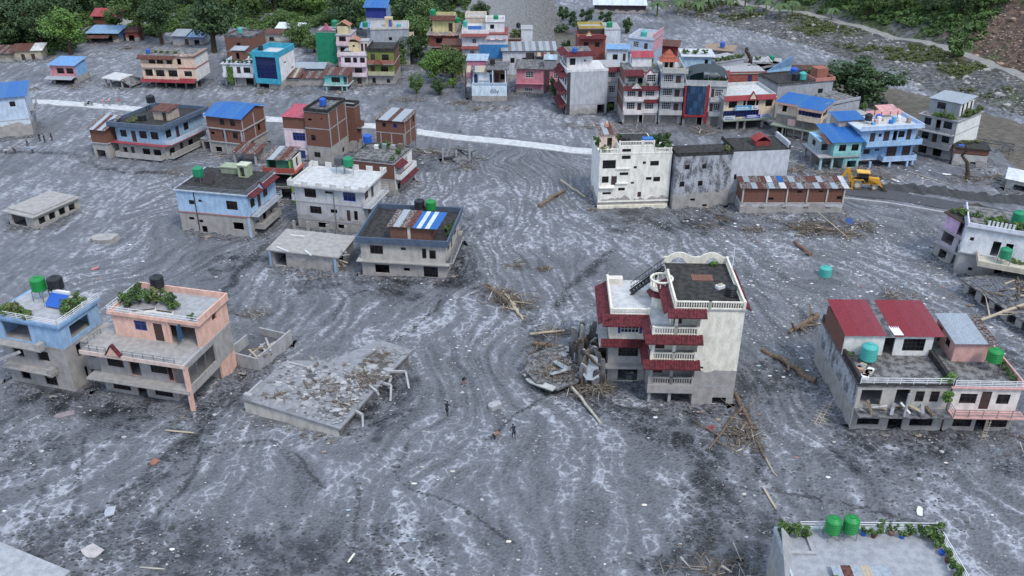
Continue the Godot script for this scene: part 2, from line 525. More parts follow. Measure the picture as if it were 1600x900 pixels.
	m.heightmap_texture = ImageTexture.create_from_image(Image.create_from_data(n, n, false, Image.FORMAT_L8, hi))
	m.heightmap_scale = 34.0
	return m

func stamp(a: PackedByteArray, n: int, p: Vector2, r: float, val: int, x0: float, z0: float, t: float) -> void:
	var cx := int((p.x - x0) / t)
	var cy := int((p.y - z0) / t)
	var rr := maxi(1, int(r / t))
	if cx < -rr or cy < -rr or cx > n + rr or cy > n + rr: return
	for y in range(maxi(0, cy - rr), mini(n, cy + rr + 1)):
		for x in range(maxi(0, cx - rr), mini(n, cx + rr + 1)):
			var d := Vector2(x - cx, y - cy).length() / rr
			if d < 1.0:
				var k := int(val * minf(1.0, (1.0 - d) * 1.25))
				if k > a[y * n + x]: a[y * n + x] = k

func build_ground() -> void:
	var xs := lines([[-1500.0, -400.0, 550.0], [-400.0, -160.0, 60.0], [-160.0, 162.0, 1.0], [162.0, 402.0, 60.0], [402.0, 1600.0, 550.0]])
	var zs := lines([[-1500.0, -600.0, 450.0], [-600.0, -330.0, 45.0], [-330.0, -158.0, 1.0], [-158.0, -38.0, 0.5], [-38.0, 22.0, 30.0], [22.0, 1200.0, 500.0]])
	var nx := xs.size()
	var nz := zs.size()
	var pos := PackedVector3Array(); pos.resize(nx * nz)
	var cls := PackedByteArray(); cls.resize(nx * nz)
	for j in nz:
		for i in nx:
			pos[j * nx + i] = Vector3(xs[i], gh(xs[i], zs[j]), zs[j])
			cls[j * nx + i] = 1 if xs[i] > 30.0 and zs[j] < -150.0 and hill_s(xs[i], zs[j]) > -22.0 and river_d(xs[i], zs[j]) > 3.0 else 0
	var am := ArrayMesh.new()
	var hm := ArrayMesh.new()
	var np := [[-62.0, -162.0, 124.0], [-160.0, -340.0, 320.0], [0.0, 0.0, 8.0]]
	for patch in 3:
		var P := PackedVector3Array()
		var U := PackedVector2Array()
		var I := PackedInt32Array()
		var C := PackedColorArray()
		var idx := PackedInt32Array(); idx.resize(nx * nz); idx.fill(-1)
		for j in nz - 1:
			for i in nx - 1:
				var k := j * nx + i
				var near := xs[i] >= -62.0 and xs[i + 1] <= 62.0 and zs[j] >= -162.0 and zs[j + 1] <= -38.0
				var which := 2 if cls[k] else (0 if near else 1)
				if which != patch: continue
				for q in [k, k + 1, k + nx + 1, k, k + nx + 1, k + nx]:
					if idx[q] < 0:
						idx[q] = P.size()
						P.append(pos[q])
						U.append(Vector2((pos[q].x - np[patch][0]) / np[patch][2], (pos[q].z - np[patch][1]) / np[patch][2]))
						if patch == 2: C.append(hill_color(pos[q].x, pos[q].z))
					I.append(idx[q])
		var st := []
		st.resize(Mesh.ARRAY_MAX)
		st[Mesh.ARRAY_VERTEX] = P
		st[Mesh.ARRAY_TEX_UV] = U
		st[Mesh.ARRAY_INDEX] = I
		if patch == 2: st[Mesh.ARRAY_COLOR] = C
		var tool := SurfaceTool.new()
		tool.create_from_arrays(st)
		tool.generate_normals()
		tool.commit(hm if patch == 2 else am)
	var o := put(am, "ground", self, null)
	o.set_surface_override_material(0, ground_material(GROUND_TEX, -62.0, -162.0, 124.0))
	o.set_surface_override_material(1, ground_material(GROUND_TEX / 2, -160.0, -340.0, 320.0))
	tag(o, "grey flood mud and silt covering the whole valley floor", "", "", "structure")
	var hmat := base_mat(Color.WHITE, 0.95)
	hmat.vertex_color_use_as_albedo = true
	tri_tex(hmat, tex.stain, 0.09, 0.09)
	var hl := put(hm, "hillside", self, hmat)
	tag(hl, "green hillside with a cut silt bank above the river", "", "", "structure")
	# river water
	var w := MB.new()
	var poly := PackedVector2Array()
	for i in range(0, RIVER.size(), 2): poly.append(Vector2(RIVER[i], RIVER[i + 1]))
	var grown := Geometry2D.offset_polygon(poly, 3.0)[0]
	var tr := Geometry2D.triangulate_polygon(grown)
	for i in range(0, tr.size(), 3):
		var a := grown[tr[i]]
		var b := grown[tr[i + 1]]
		var c := grown[tr[i + 2]]
		w.tri(Vector3(a.x, -0.95, a.y), Vector3(b.x, -0.95, b.y), Vector3(c.x, -0.95, c.y))
	var wm := base_mat(Color("6d665e"), 0.25)
	tri_tex(wm, tex.fine, 0.035, 0.035)
	wm.albedo_texture = ImageTexture.create_from_image(noise_img(512, 21, 0.02, 5, 0.75, 1.05))
	wm.normal_enabled = true
	wm.normal_texture = normal_of(tex.fine, 2.2)
	tag(put(w.mesh(), "river", self, wm), "brown silty river running behind the town", "", "", "structure")
	strip("road", ROAD, 3.1, 0.12, tri_tex(base_mat(Color("c3c5c7"), 0.9), tex.grime, 0.1, 0.1), "pale cement road crossing the mud behind the brick houses")
	strip("hill_road", HILLROAD, 3.6, 0.1, tri_tex(base_mat(Color("8d8b88"), 0.95), tex.grime, 0.1, 0.1), "dirt road climbing along the foot of the green hillside")

func normal_of(t: ImageTexture, k: float) -> ImageTexture:
	var im := t.get_image()
	im.convert(Image.FORMAT_RGBA8)
	im.bump_map_to_normal_map(k)
	return ImageTexture.create_from_image(im)

func hill_color(x: float, z: float) -> Color:
	var s := hill_s(x, z)
	var n := relief.get_noise_2d(x * 2.5, z * 2.5)
	var silt := Color(0.17, 0.172, 0.185).lerp(Color(0.105, 0.105, 0.095), clampf(n + 0.5, 0.0, 1.0))
	var grass := Color(0.05, 0.085, 0.03).lerp(Color(0.085, 0.12, 0.04), clampf(n * 1.5 + 0.5, 0.0, 1.0))
	var c := silt.lerp(grass, smoothstep(0.5, 7.0, s + n * 9.0))
	if s < -1.0: c = silt.lerp(grass.lerp(Color(0.13, 0.13, 0.08), 0.4), smoothstep(-0.12, 0.2, relief.get_noise_2d(x * 1.1 + 200.0, z * 1.1) + 0.3 * relief2.get_noise_2d(x, z)) * smoothstep(-20.0, -9.0, s))
	# bare red earth of the slip beside the bend of the road
	var e := Vector2(x, z).distance_to(Vector2(137, -222)) + n * 16.0
	c = Color(0.19, 0.115, 0.08).lerp(Color(0.13, 0.1, 0.08), clampf(relief2.get_noise_2d(x, z) + 0.5, 0.0, 1.0)).lerp(c, smoothstep(20.0, 24.0, e))
	return c

func strip(nm: String, pts: Array, w: float, lift: float, m: Material, label: String) -> void:
	var mb := MB.new()
	var cur := Curve2D.new()
	for i in range(0, pts.size(), 2): cur.add_point(Vector2(pts[i], pts[i + 1]))
	var len_ := cur.get_baked_length()
	var n := int(len_ / 2.0)
	var pa := Vector3.ZERO
	var pb := Vector3.ZERO
	for i in n + 1:
		var p := cur.sample_baked(len_ * i / n)
		var q := cur.sample_baked(minf(len_, len_ * i / n + 1.0)) - cur.sample_baked(maxf(0.0, len_ * i / n - 1.0))
		var side := Vector2(-q.y, q.x).normalized() * w * (0.5 + 0.06 * relief2.get_noise_2d(i * 7.0, 3.0))
		var y := maxf(gh(p.x, p.y), maxf(gh(p.x + side.x, p.y + side.y), gh(p.x - side.x, p.y - side.y))) + lift
		var a := Vector3(p.x + side.x, y, p.y + side.y)
		var b := Vector3(p.x - side.x, y, p.y - side.y)
		if i > 0:
			mb.face(pa, pb, b, a, Vector3.UP)
			mb.face(pa, a, a + Vector3.DOWN * 0.6, pa + Vector3.DOWN * 0.6, (a - b))
			mb.face(pb, b, b + Vector3.DOWN * 0.6, pb + Vector3.DOWN * 0.6, (b - a))
		pa = a
		pb = b
	tag(put(mb.mesh(), nm, self, m), label, "", "", "structure")
# ---------------------------------------------------------------- house kit
# A house is a Node3D at its front corner; x runs along the front, z towards the viewer, depth is -z.
func hs(nm: String, label: String, x: float, z: float, yaw: float, w: float, d: float, mud := 0.0, tilt := Vector2.ZERO, cat := "house") -> Node3D:
	H = thing(nm, label, cat, Vector3(x, 0, z), yaw, "flood damaged buildings")
	H.rotation_degrees = Vector3(tilt.x, yaw, tilt.y)
	blk(0, 0, w, d)
	MUD = maxf(mud, 0.9)
	FOOT.append([H.transform, w, d])
	if mud >= 0.0: bank(w, d, 0.25 if mud < 0.5 else 0.4)
	return H

# mud banked unevenly against the foot of the walls
func bank(w: float, d: float, h: float) -> void:
	var ring := []
	var per := 2.0 * (w + d)
	var n := int(per / 0.7)
	for i in n:
		var s := per * i / n
		var p := Vector2.ZERO
		var o := Vector2.ZERO
		if s < w: p = Vector2(s, 0); o = Vector2(0, 1)
		elif s < w + d: p = Vector2(w, -(s - w)); o = Vector2(1, 0)
		elif s < 2.0 * w + d: p = Vector2(w - (s - w - d), -d); o = Vector2(0, -1)
		else: p = Vector2(0, -d + (s - 2.0 * w - d)); o = Vector2(-1, 0)
		var a := relief.get_noise_2d(H.position.x * 3.0 + p.x * 7.0, H.position.z * 3.0 + p.y * 7.0)
		var b := relief2.get_noise_2d(H.position.x + p.x * 1.5, H.position.z + p.y * 1.5)
		var reach := 0.5 + 1.5 * clampf(0.5 + a * 1.6, 0.0, 1.0)
		var q := p + o * reach
		var wq := H.transform * Vector3(q.x, 0, q.y)
		ring.append([Vector3(p.x - o.x * 0.05, h * clampf(0.35 + a * 2.0 + b * 0.5, -0.4, 1.4), p.y - o.y * 0.05), Vector3(p.x + o.x * reach * 0.45, h * 0.5 * clampf(0.3 + a * 1.6 + b, -0.3, 1.2), p.y + o.y * reach * 0.45), H.transform.affine_inverse() * Vector3(wq.x, gh(wq.x, wq.z) - 0.08, wq.z)])
	var mb := MB.new()
	for i in n:
		var e: Array = ring[i]
		var f: Array = ring[(i + 1) % n]
		for k in 2: mb.face(e[k], f[k], f[k + 1], e[k + 1], Vector3.UP)
	put(mb.mesh(true), "mud_bank", H, M("bank"))

func blk(x: float, z: float, w: float, d: float) -> void:
	BX = x; BZ = z; BW = w; BD = d

func loc(v: Vector3) -> Vector3:
	return H.transform * v

func part(mb: MB, nm: String, m: String, parent: Node = null) -> MeshInstance3D:
	return put(mb.mesh(), nm, parent if parent else H, M(m))

func box(nm: String, x0: float, x1: float, y0: float, y1: float, z0: float, z1: float, m: String, parent: Node = null) -> MeshInstance3D:
	var mb := MB.new()
	mb.box(x0, x1, y0, y1, z0, z1)
	return part(mb, nm, m, parent)

# frame of a face: origin, direction along it, outward normal, length
func fr(f: String) -> Array:
	match f:
		"F": return [Vector3(BX, 0, BZ), Vector3.RIGHT, Vector3.BACK, BW]
		"K": return [Vector3(BX + BW, 0, BZ - BD), Vector3.LEFT, Vector3.FORWARD, BW]
		"R": return [Vector3(BX + BW, 0, BZ - 0.2), Vector3.FORWARD, Vector3.RIGHT, BD - 0.4]
	return [Vector3(BX, 0, BZ - 0.2), Vector3.FORWARD, Vector3.LEFT, BD - 0.4]

func wall(f: String, y0: float, y1: float, m: String, holes: Array) -> void:
	var q := fr(f)
	var O: Vector3 = q[0]
	var U: Vector3 = q[1]
	var N: Vector3 = q[2]
	var L: float = q[3]
	var us := [0.0, L]
	var vs := [y0, y1]
	for h in holes:
		us.append_array([clampf(h[1], 0, L), clampf(h[1] + h[3], 0, L)])
		vs.append_array([clampf(y0 + h[2], y0, y1), clampf(y0 + h[2] + h[4], y0, y1)])
	if MUD > y0:
		var k := 0.55
		while k < L:
			us.append(k)
			k += 0.55
	us.sort(); vs.sort()
	var a := MB.new()
	var b := MB.new()
	var T := N * -0.2
	var off: float = O.x * 3.1 + O.z * 1.7 + H.position.x * 2.3 + H.position.z
	for i in us.size() - 1:
		var u0: float = us[i]
		var u1: float = us[i + 1]
		if u1 - u0 < 0.004: continue
		for j in vs.size() - 1:
			var v0: float = vs[j]
			var v1: float = vs[j + 1]
			if v1 - v0 < 0.004: continue
			var cu := (u0 + u1) * 0.5
			var cv := (v0 + v1) * 0.5 - y0
			var cut := false
			for h in holes:
				if cu > h[1] and cu < h[1] + h[3] and cv > h[2] and cv < h[2] + h[4]:
					cut = true
					break
			if cut: continue
			var P := func(u: float, v: float) -> Vector3: return O + U * u + Vector3.UP * v
			var s0 := v0
			var s1 := v0
			if MUD > y0:
				s0 = clampf(MUD + relief.get_noise_2d((u0 + off) * 9.0, off) * 0.9, v0, v1)
				s1 = clampf(MUD + relief.get_noise_2d((u1 + off) * 9.0, off) * 0.9, v0, v1)
			if s0 > v0 + 0.001 or s1 > v0 + 0.001: b.face(P.call(u0, v0), P.call(u1, v0), P.call(u1, s1), P.call(u0, s0), N)
			if s0 < v1 - 0.001 or s1 < v1 - 0.001: a.face(P.call(u0, s0), P.call(u1, s1), P.call(u1, v1), P.call(u0, v1), N)
			a.face(P.call(u0, v0) + T, P.call(u1, v0) + T, P.call(u1, v1) + T, P.call(u0, v1) + T, -N)
	for e in [[0.0, -U], [L, U]]:
		a.face(O + U * e[0] + Vector3.UP * y0, O + U * e[0] + Vector3.UP * y1, O + U * e[0] + Vector3.UP * y1 + T, O + U * e[0] + Vector3.UP * y0 + T, e[1])
	a.face(O + Vector3.UP * y1, O + U * L + Vector3.UP * y1, O + U * L + Vector3.UP * y1 + T, O + Vector3.UP * y1 + T, Vector3.UP)
	for h in holes:
		var p0: Vector3 = O + U * h[1] + Vector3.UP * (y0 + h[2])
		var du: Vector3 = U * h[3]
		var dv: Vector3 = Vector3.UP * h[4]
		a.face(p0, p0 + du, p0 + du + T, p0 + T, Vector3.UP)
		a.face(p0 + dv, p0 + du + dv, p0 + du + dv + T, p0 + dv + T, Vector3.DOWN)
		a.face(p0, p0 + dv, p0 + dv + T, p0 + T, U)
		a.face(p0 + du, p0 + du + dv, p0 + du + dv + T, p0 + du + T, -U)
	var mesh := a.mesh()
	if not b.v.is_empty():
		var arr := []
		arr.resize(Mesh.ARRAY_MAX)
		arr[Mesh.ARRAY_VERTEX] = b.v
		mesh.add_surface_from_arrays(Mesh.PRIMITIVE_TRIANGLES, arr)
	var o := put(mesh, "wall", H, M(m))
	if not b.v.is_empty(): o.set_surface_override_material(1 if not a.v.is_empty() else 0, M("mud"))
	for h in holes: opening(h, O, U, N, y0)

func opening(h: Array, O: Vector3, U: Vector3, N: Vector3, y0: float) -> void:
	var k: String = h[0]
	if k == "o": return
	var w: float = h[3]
	var hh: float = h[4]
	var X := U
	var p: Vector3 = O + U * h[1] + Vector3.UP * (y0 + h[2]) - N * 0.1
	if U.cross(Vector3.UP).dot(N) < 0.0:
		X = -U
		p += U * w
	var T := Transform3D(Basis(X, Vector3.UP, N), p)
	var key := "%s %.2f %.2f" % [k, w, hh]
	if not meshes.has(key):
		var f := MB.new()
		var g := MB.new()
		var t := 0.07
		if k in "dbrs":
			f.box(0.01, w - 0.01, 0.005, hh - 0.01, -0.03, 0.03)
			if k == "s":
				f = MB.new()
				var n := maxi(3, int(hh / 0.16))
				for i in n: f.ob(Transform3D(Basis(Vector3.RIGHT, 0.5), Vector3(w * 0.5, hh * (i + 0.5) / n, 0)), Vector3(w - 0.02, hh / n, 0.02))
			else:
				g.box(0.12 * w, 0.88 * w, 0.55 * hh, 0.92 * hh, 0.03, 0.045)
				g.box(0.12 * w, 0.88 * w, 0.08 * hh, 0.46 * hh, 0.03, 0.045)
				g.box(0.86 * w, 0.94 * w, 0.47 * hh, 0.52 * hh, 0.03, 0.08)
		else:
			for e in [0.0, w - t]: f.box(e, e + t, 0, hh, -0.04, 0.05)
			for e in [0.0, hh - t]: f.box(t, w - t, e, e + t, -0.04, 0.05)
			var nx := maxi(1, int(round(w / (0.42 if k in "vg" else 0.62))))
			var ny := 1 if hh < 0.7 else (3 if k in "vg" else 2)
			for i in range(1, nx): f.box(w * i / nx - 0.025, w * i / nx + 0.025, t, hh - t, -0.03, 0.035)
			for i in range(1, ny):
				var y := hh * (float(i) / ny if k in "vg" else 0.68)
				f.box(t, w - t, y - 0.02, y + 0.02, -0.028, 0.03)
			g.box(t * 0.5, w - t * 0.5, t * 0.5, hh - t * 0.5, -0.012, 0.0)
		meshes[key] = [f.mesh(), g.mesh()]
	var nm := "window"
	var fm := "frame"
	var gm := "glass"
	match k:
		"v": fm = "framewhite"
		"d": nm = "door"; fm = "door"; gm = "frame"
		"b": nm = "door"; fm = "2d3f86"; gm = "1f2f6b"
		"r": nm = "door"; fm = "8c2b2b"; gm = "frame"
		"s": nm = "roller_shutter"; fm = "mud"; gm = ""
		"g": nm = "window"; fm = "iron"
		"B": fm = "3b58a8"; gm = "glassblue"
	var o := put(meshes[key][0], nm, H, M(fm))
	o.transform = T
	if gm and k != "s": put(meshes[key][1], "pane" if nm == "window" else "door_panel", o, M(gm))

# one storey: four walls with openings and the slab above them
func st(y0: float, y1: float, m, holes := {}, over := 0.03, slab := "conc") -> void:
	for f in ["F", "R", "L", "K"]:
		var mm: String = m if m is String else m.get(f, m.get("F"))
		if mm == "": continue
		wall(f, y0, y1 - 0.16, mm, holes.get(f, []))
	if slab != "":
		box("floor_slab", BX - over, BX + BW + over, y1 - 0.16, y1, BZ - BD - 0.03, BZ + over, slab)

func row(k: String, n: int, u: float, du: float, v: float, w: float, h: float) -> Array:
	var r := []
	for i in n: r.append([k, u + du * i, v, w, h])
	return r

func par(y: float, h: float, m: String, sides := "FRLK", t := 0.14) -> void:
	var a := 0.02
	if "F" in sides: box("parapet", BX - a, BX + BW + a, y, y + h, BZ - t, BZ + a, m)
	if "K" in sides: box("parapet", BX - a, BX + BW + a, y, y + h, BZ - BD - a, BZ - BD + t, m)
	if "R" in sides: box("parapet", BX + BW - t, BX + BW + a, y, y + h - 0.003, BZ - BD + t, BZ - t, m)
	if "L" in sides: box("parapet", BX - a, BX + t, y, y + h - 0.003, BZ - BD + t, BZ - t, m)

func roof(y: float, m: String, inset := 0.15) -> void:
	box("roof", BX + inset, BX + BW - inset, y, y + 0.02, BZ - BD + inset, BZ - inset, m)

# rail of posts and bars through the given local points
func rail(pts: Array, h: float, m: String, bars := 3, gap := 1.3, nm := "railing") -> void:
	var mb := MB.new()
	for i in pts.size() - 1:
		var a: Vector3 = pts[i]
		var b: Vector3 = pts[i + 1]
		var n := maxi(1, int(round(a.distance_to(b) / gap)))
		for k in n + 1:
			if k == 0 and i > 0: continue
			var p := a.lerp(b, float(k) / n)
			mb.bar(p, p + Vector3.UP * h, 0.06)
		for k in bars:
			var y := Vector3.UP * h * (k + 1) / bars
			mb.bar(a + y, b + y, 0.05, 0.045)
	part(mb, nm, m)

func rails(y: float, h: float, m: String, sides := "FRL", bars := 3) -> void:
	var e := 0.06
	var fl := Vector3(BX + e, y, BZ - e)
	var fr_ := Vector3(BX + BW - e, y, BZ - e)
	var bl := Vector3(BX + e, y, BZ - BD + e)
	var br := Vector3(BX + BW - e, y, BZ - BD + e)
	if "F" in sides: rail([fl, fr_], h, m, bars)
	if "R" in sides: rail([fr_, br], h, m, bars)
	if "L" in sides: rail([bl, fl], h, m, bars)
	if "K" in sides: rail([bl, br], h, m, bars)

# close-set balusters under a hand rail
func balusters(a: Vector3, b: Vector3, h: float, m: String) -> void:
	var mb := MB.new()
	mb.bar(a + Vector3.UP * (h - 0.06), b + Vector3.UP * (h - 0.06), 0.2, 0.12)
	mb.bar(a + Vector3.UP * 0.05, b + Vector3.UP * 0.05, 0.18, 0.1)
	var n := int(a.distance_to(b) / 0.24)
	for i in n:
		var p := a.lerp(b, (i + 0.5) / n)
		mb.tube(p + Vector3.UP * 0.1, p + Vector3.UP * (h * 0.5), 0.045, 0.075, 5)
		mb.tube(p + Vector3.UP * (h * 0.5), p + Vector3.UP * (h - 0.1), 0.075, 0.045, 5)
	for p in [a, b]: mb.bar(p, p + Vector3.UP * (h + 0.08), 0.26)
	part(mb, "balustrade", m)

# balcony on a face: slab with a solid front, bars or balusters
func balc(f: String, u0: float, u1: float, y: float, dep: float, kind: String, m: String, slab := "conc") -> void:
	var q := fr(f)
	var O: Vector3 = q[0] + Vector3.UP * y
	var U: Vector3 = q[1]
	var N: Vector3 = q[2]
	var mb := MB.new()
	mb.ob(Transform3D(Basis(U, Vector3.UP, U.cross(Vector3.UP)), O + U * (u0 + u1) * 0.5 + N * (dep * 0.5 + 0.01) + Vector3.DOWN * 0.07), Vector3(u1 - u0, 0.14, dep))
	var s := part(mb, "balcony", slab)
	var a := O + U * (u0 + 0.08) + N * (dep - 0.07)
	var b := O + U * (u1 - 0.08) + N * (dep - 0.07)
	var a0 := O + U * (u0 + 0.08) + N * 0.03
	var b0 := O + U * (u1 - 0.08) + N * 0.03
	var sv := H
	if kind == "p":
		var p := MB.new()
		p.bar(a + Vector3.UP * 0.42, b + Vector3.UP * 0.42, 0.12, 0.84)
		p.bar(a0 + Vector3.UP * 0.41, a - N * 0.07 + Vector3.UP * 0.41, 0.12, 0.82)
		p.bar(b0 + Vector3.UP * 0.41, b - N * 0.07 + Vector3.UP * 0.41, 0.12, 0.82)
		part(p, "balcony_front", m, s)
	elif kind == "r":
		rail([a0, a, b, b0], 0.9, m)
	elif kind == "b":
		balusters(a, b, 0.9, m)
	H = sv

# sloping tiled eave along a face
func eave(f: String, u0: float, u1: float, y: float, out: float, drop: float, m := "tile") -> void:
	var q := fr(f)
	var O: Vector3 = q[0] + Vector3.UP * y
	var U: Vector3 = q[1]
	var N: Vector3 = q[2]
	var mb := MB.new()
	mb.sheet(O + U * u0 + N * 0.02, U * (u1 - u0), N * out + Vector3.DOWN * drop, 0.28, 0.06)
	var a := O + U * u0 + N * out + Vector3.DOWN * drop
	mb.bar(a + Vector3.DOWN * 0.03, a + U * (u1 - u0) + Vector3.DOWN * 0.03, 0.08, 0.12)
	mb.face(O + U * u0 + Vector3.DOWN * 0.12, O + U * u1 + Vector3.DOWN * 0.12, a + U * (u1 - u0) + Vector3.DOWN * 0.06, a + Vector3.DOWN * 0.06, Vector3.DOWN)
	part(mb, "eave", m)

# roof of separate corrugated sheets between two slanting edges, ms cycles through materials
func tin(O: Vector3, U: Vector3, V: Vector3, ms: Array, sheet_w := 0.95, pitch := 0.24) -> void:
	var r := Node3D.new()
	r.name = "tin_roof"
	H.add_child(r, true)
	var n := maxi(1, int(round(U.length() / sheet_w)))
	var N := U.cross(V).normalized()
	if N.y < 0.0: N = -N
	for i in n:
		var mb := MB.new()
		var o := O + U * (float(i) / n) + N * (0.018 * (i % 2)) - V * rng.randf() * 0.012
		mb.sheet(o, U * (1.05 / n), V, pitch, 0.045)
		var x := put(mb.mesh(), "roofing_sheet", r, M(ms[i % ms.size()] if ms.size() > 1 else ms[0] + ["", "~1", "", "~2", "~1"][(i * 7 + int(absf(O.x) * 3.0)) % 5]))
		x.rotation = Vector3.ZERO

func cols(xs: Array, z: float, y0: float, y1: float, s: float, m: String) -> void:
	for x in xs: box("column", x - s * 0.5, x + s * 0.5, y0, y1, z - s * 0.5, z + s * 0.5, m)

# small gabled dormer shield over an eave
func gable(x: float, y: float, z: float, w: float, h: float, m: String, trim: String) -> void:
	var mb := MB.new()
	for s in [-1.0, 1.0]: mb.bar(Vector3(x + s * w * 0.5, y, z), Vector3(x, y + h, z), 0.5, 0.09)
	part(mb, "gable_roof", m)
	var g := MB.new()
	for k in [0.0, -0.1]:
		g.tri(Vector3(x - w * 0.42, y, z + 0.18 + k), Vector3(x, y + h * 0.86, z + 0.18 + k), Vector3(x + w * 0.42, y, z + 0.18 + k))
	part(g, "gable_wall", trim)

# ---------------------------------------------------------------- things that stand on roofs
func tank(p: Vector3, r: float, h: float, m: String, label: String, stand := 0.0) -> void:
	var t := thing("water_tank", label, "water tank", p, rng.randf() * 90.0, "rooftop water tanks")
	var b := MB.new()
	var pr := [Vector2(0.0, stand), Vector2(r * 0.97, stand)]
	var n := 5
	for i in n:
		var y0 := stand + h * 0.8 * i / n
		pr.append(Vector2(r, y0 + 0.02)); pr.append(Vector2(r, y0 + h * 0.8 / n - 0.05)); pr.append(Vector2(r * 0.955, y0 + h * 0.8 / n - 0.02))
	pr.append(Vector2(r * 0.93, stand + h * 0.82)); pr.append(Vector2(r * 0.4, stand + h * 0.96)); pr.append(Vector2(0.0, stand + h * 0.965))
	b.lathe(Vector3.ZERO, pr, 18)
	put(b.mesh(), "body", t, M(m))
	var l := MB.new()
	l.lathe(Vector3.ZERO, [Vector2(0, stand + h * 0.93), Vector2(r * 0.33, stand + h * 0.93), Vector2(r * 0.33, stand + h), Vector2(0, stand + h * 1.02)], 14)
	put(l.mesh(), "lid", t, M(m))
	if stand > 0.2:
		for i in 4:
			var e := Vector3(r * 0.75 * (1 if i & 1 else -1), 0, r * 0.75 * (1 if i & 2 else -1))
			var g := MB.new()
			g.bar(e, e + Vector3.UP * stand, 0.06)
			g.bar(e + Vector3.UP * stand * 0.9, Vector3(-e.x, stand * 0.9, e.z), 0.05)
			put(g.mesh(), "leg", t, M("steel"))

func leaf_mesh(key: String, n: int, blobs: int, leaf: float, cols_: Array, flat := 0.75, seed_ := 1) -> ArrayMesh:
	if meshes.has(key): return meshes[key]
	var r := RandomNumberGenerator.new()
	r.seed = seed_
	var mb := MB.new()
	mb.colored = true
	var cs := []
	for i in blobs:
		var d := Vector3(r.randfn(), r.randfn(), r.randfn()).normalized()
		d.y *= flat
		cs.append([d * r.randf_range(0.3, 0.85), r.randf_range(0.14, 0.44)])
	for i in n:
		var c: Array = cs[r.randi() % blobs]
		var d := Vector3(r.randfn(), r.randfn(), r.randfn()).normalized()
		var p: Vector3 = c[0] + d * c[1] * pow(r.randf(), 0.28) * Vector3(1, 0.85, 1)
		var nrm := (d + Vector3(r.randfn(), r.randfn() + 0.7, r.randfn()) * 0.7).normalized()
		var x := nrm.cross(Vector3(r.randfn(), r.randfn(), r.randfn())).normalized()
		var y := nrm.cross(x)
		var s := leaf * r.randf_range(0.6, 1.3)
		var a: Color = cols_[0]
		var b: Color = cols_[1]
		mb.col = a.lerp(b, r.randf())
		mb.tri(p - x * s, p + y * s * 0.55 + nrm * s * 0.2, p + x * s)
		mb.tri(p - x * s, p + x * s, p - y * s * 0.55 + nrm * s * 0.15)
	meshes[key] = mb.mesh()
	return meshes[key]

const GREENS := [[0.04, 0.085, 0.022, 0.12, 0.2, 0.05], [0.022, 0.055, 0.02, 0.062, 0.11, 0.036], [0.06, 0.135, 0.022, 0.15, 0.26, 0.055], [0.055, 0.08, 0.022, 0.17, 0.19, 0.06]]
func greens(i: int) -> Array:
	var g: Array = GREENS[i]
	return [Color(g[0], g[1], g[2]), Color(g[3], g[4], g[5])]

func shrub(p: Vector3, r: float, h: float, kind: int, label: String, nm := "shrub", group := "") -> void:
	var t := thing(nm, label, "shrub", p, rng.randf() * 360.0, group)
	var v := rng.randi() % 2
	var o := put(leaf_mesh("bush%d%d" % [kind, v], 520, 9, 0.15, greens(kind), 0.8, 40 + kind * 2 + v), "foliage", t, M("leaf"))
	o.position.y = h * 0.5
	o.scale = Vector3(r, h * 0.58, r)
	if not meshes.has("stem"):
		var s := MB.new()
		for k in 3: s.tube(Vector3(0.05 * (k - 1), -0.1, 0.04 * k), Vector3(0.25 * (k - 1), 0.7, 0.15 * (k - 1)), 0.05, 0.02, 5)
		meshes.stem = s.mesh()
	var q := put(meshes.stem, "stem", t, M("wooddark"))
	q.scale = Vector3(r, h * 0.7, r)

func tree(p: Vector3, r: float, h: float, kind: int, label: String, group := "", bare := 0.35, nm := "tree") -> Node3D:
	var t := thing(nm, label, "tree", p, rng.randf() * 360.0, group)
	var v := rng.randi() % 3
	var rr := RandomNumberGenerator.new()
	rr.seed = v + 70
	var key := "trunk%d" % v
	if not meshes.has(key):
		var mb := MB.new()
		var base := Vector3(0, -0.05, 0)
		var fork := Vector3(rr.randf_range(-0.06, 0.06), 0.42, rr.randf_range(-0.06, 0.06))
		mb.tube(base, fork, 0.075, 0.05, 9)
		for i in 7:
			var a := TAU * i / 7.0 + rr.randf()
			var k := rr.randf_range(0.3, 0.42)
			var e := fork + Vector3(cos(a) * k, rr.randf_range(0.12, 0.42), sin(a) * k)
			var s := base.lerp(fork, rr.randf_range(0.75, 1.0))
			mb.tube(s, s.lerp(e, 0.55) + Vector3.UP * 0.03, 0.034, 0.02, 6)
			mb.tube(s.lerp(e, 0.55) + Vector3.UP * 0.03, e, 0.02, 0.007, 5)
		meshes[key] = mb.mesh()
	var q := put(meshes[key], "trunk", t, M("wooddark"))
	q.scale = Vector3(r * 1.35, h, r * 1.35)
	var c := put(leaf_mesh("crown%d%d" % [kind, v], 4600, 32, 0.06, greens(kind), 0.9, 10 + kind * 3 + v), "crown", t, M("leaf"))
	c.position.y = h * (bare + (1.0 - bare) * 0.5)
	c.scale = Vector3(r, h * (1.0 - bare) * 0.56, r)
	return t
# ---------------------------------------------------------------- the town, nearest houses first
func build_town() -> void:
	near_houses()
	middle_houses()
	far_houses()

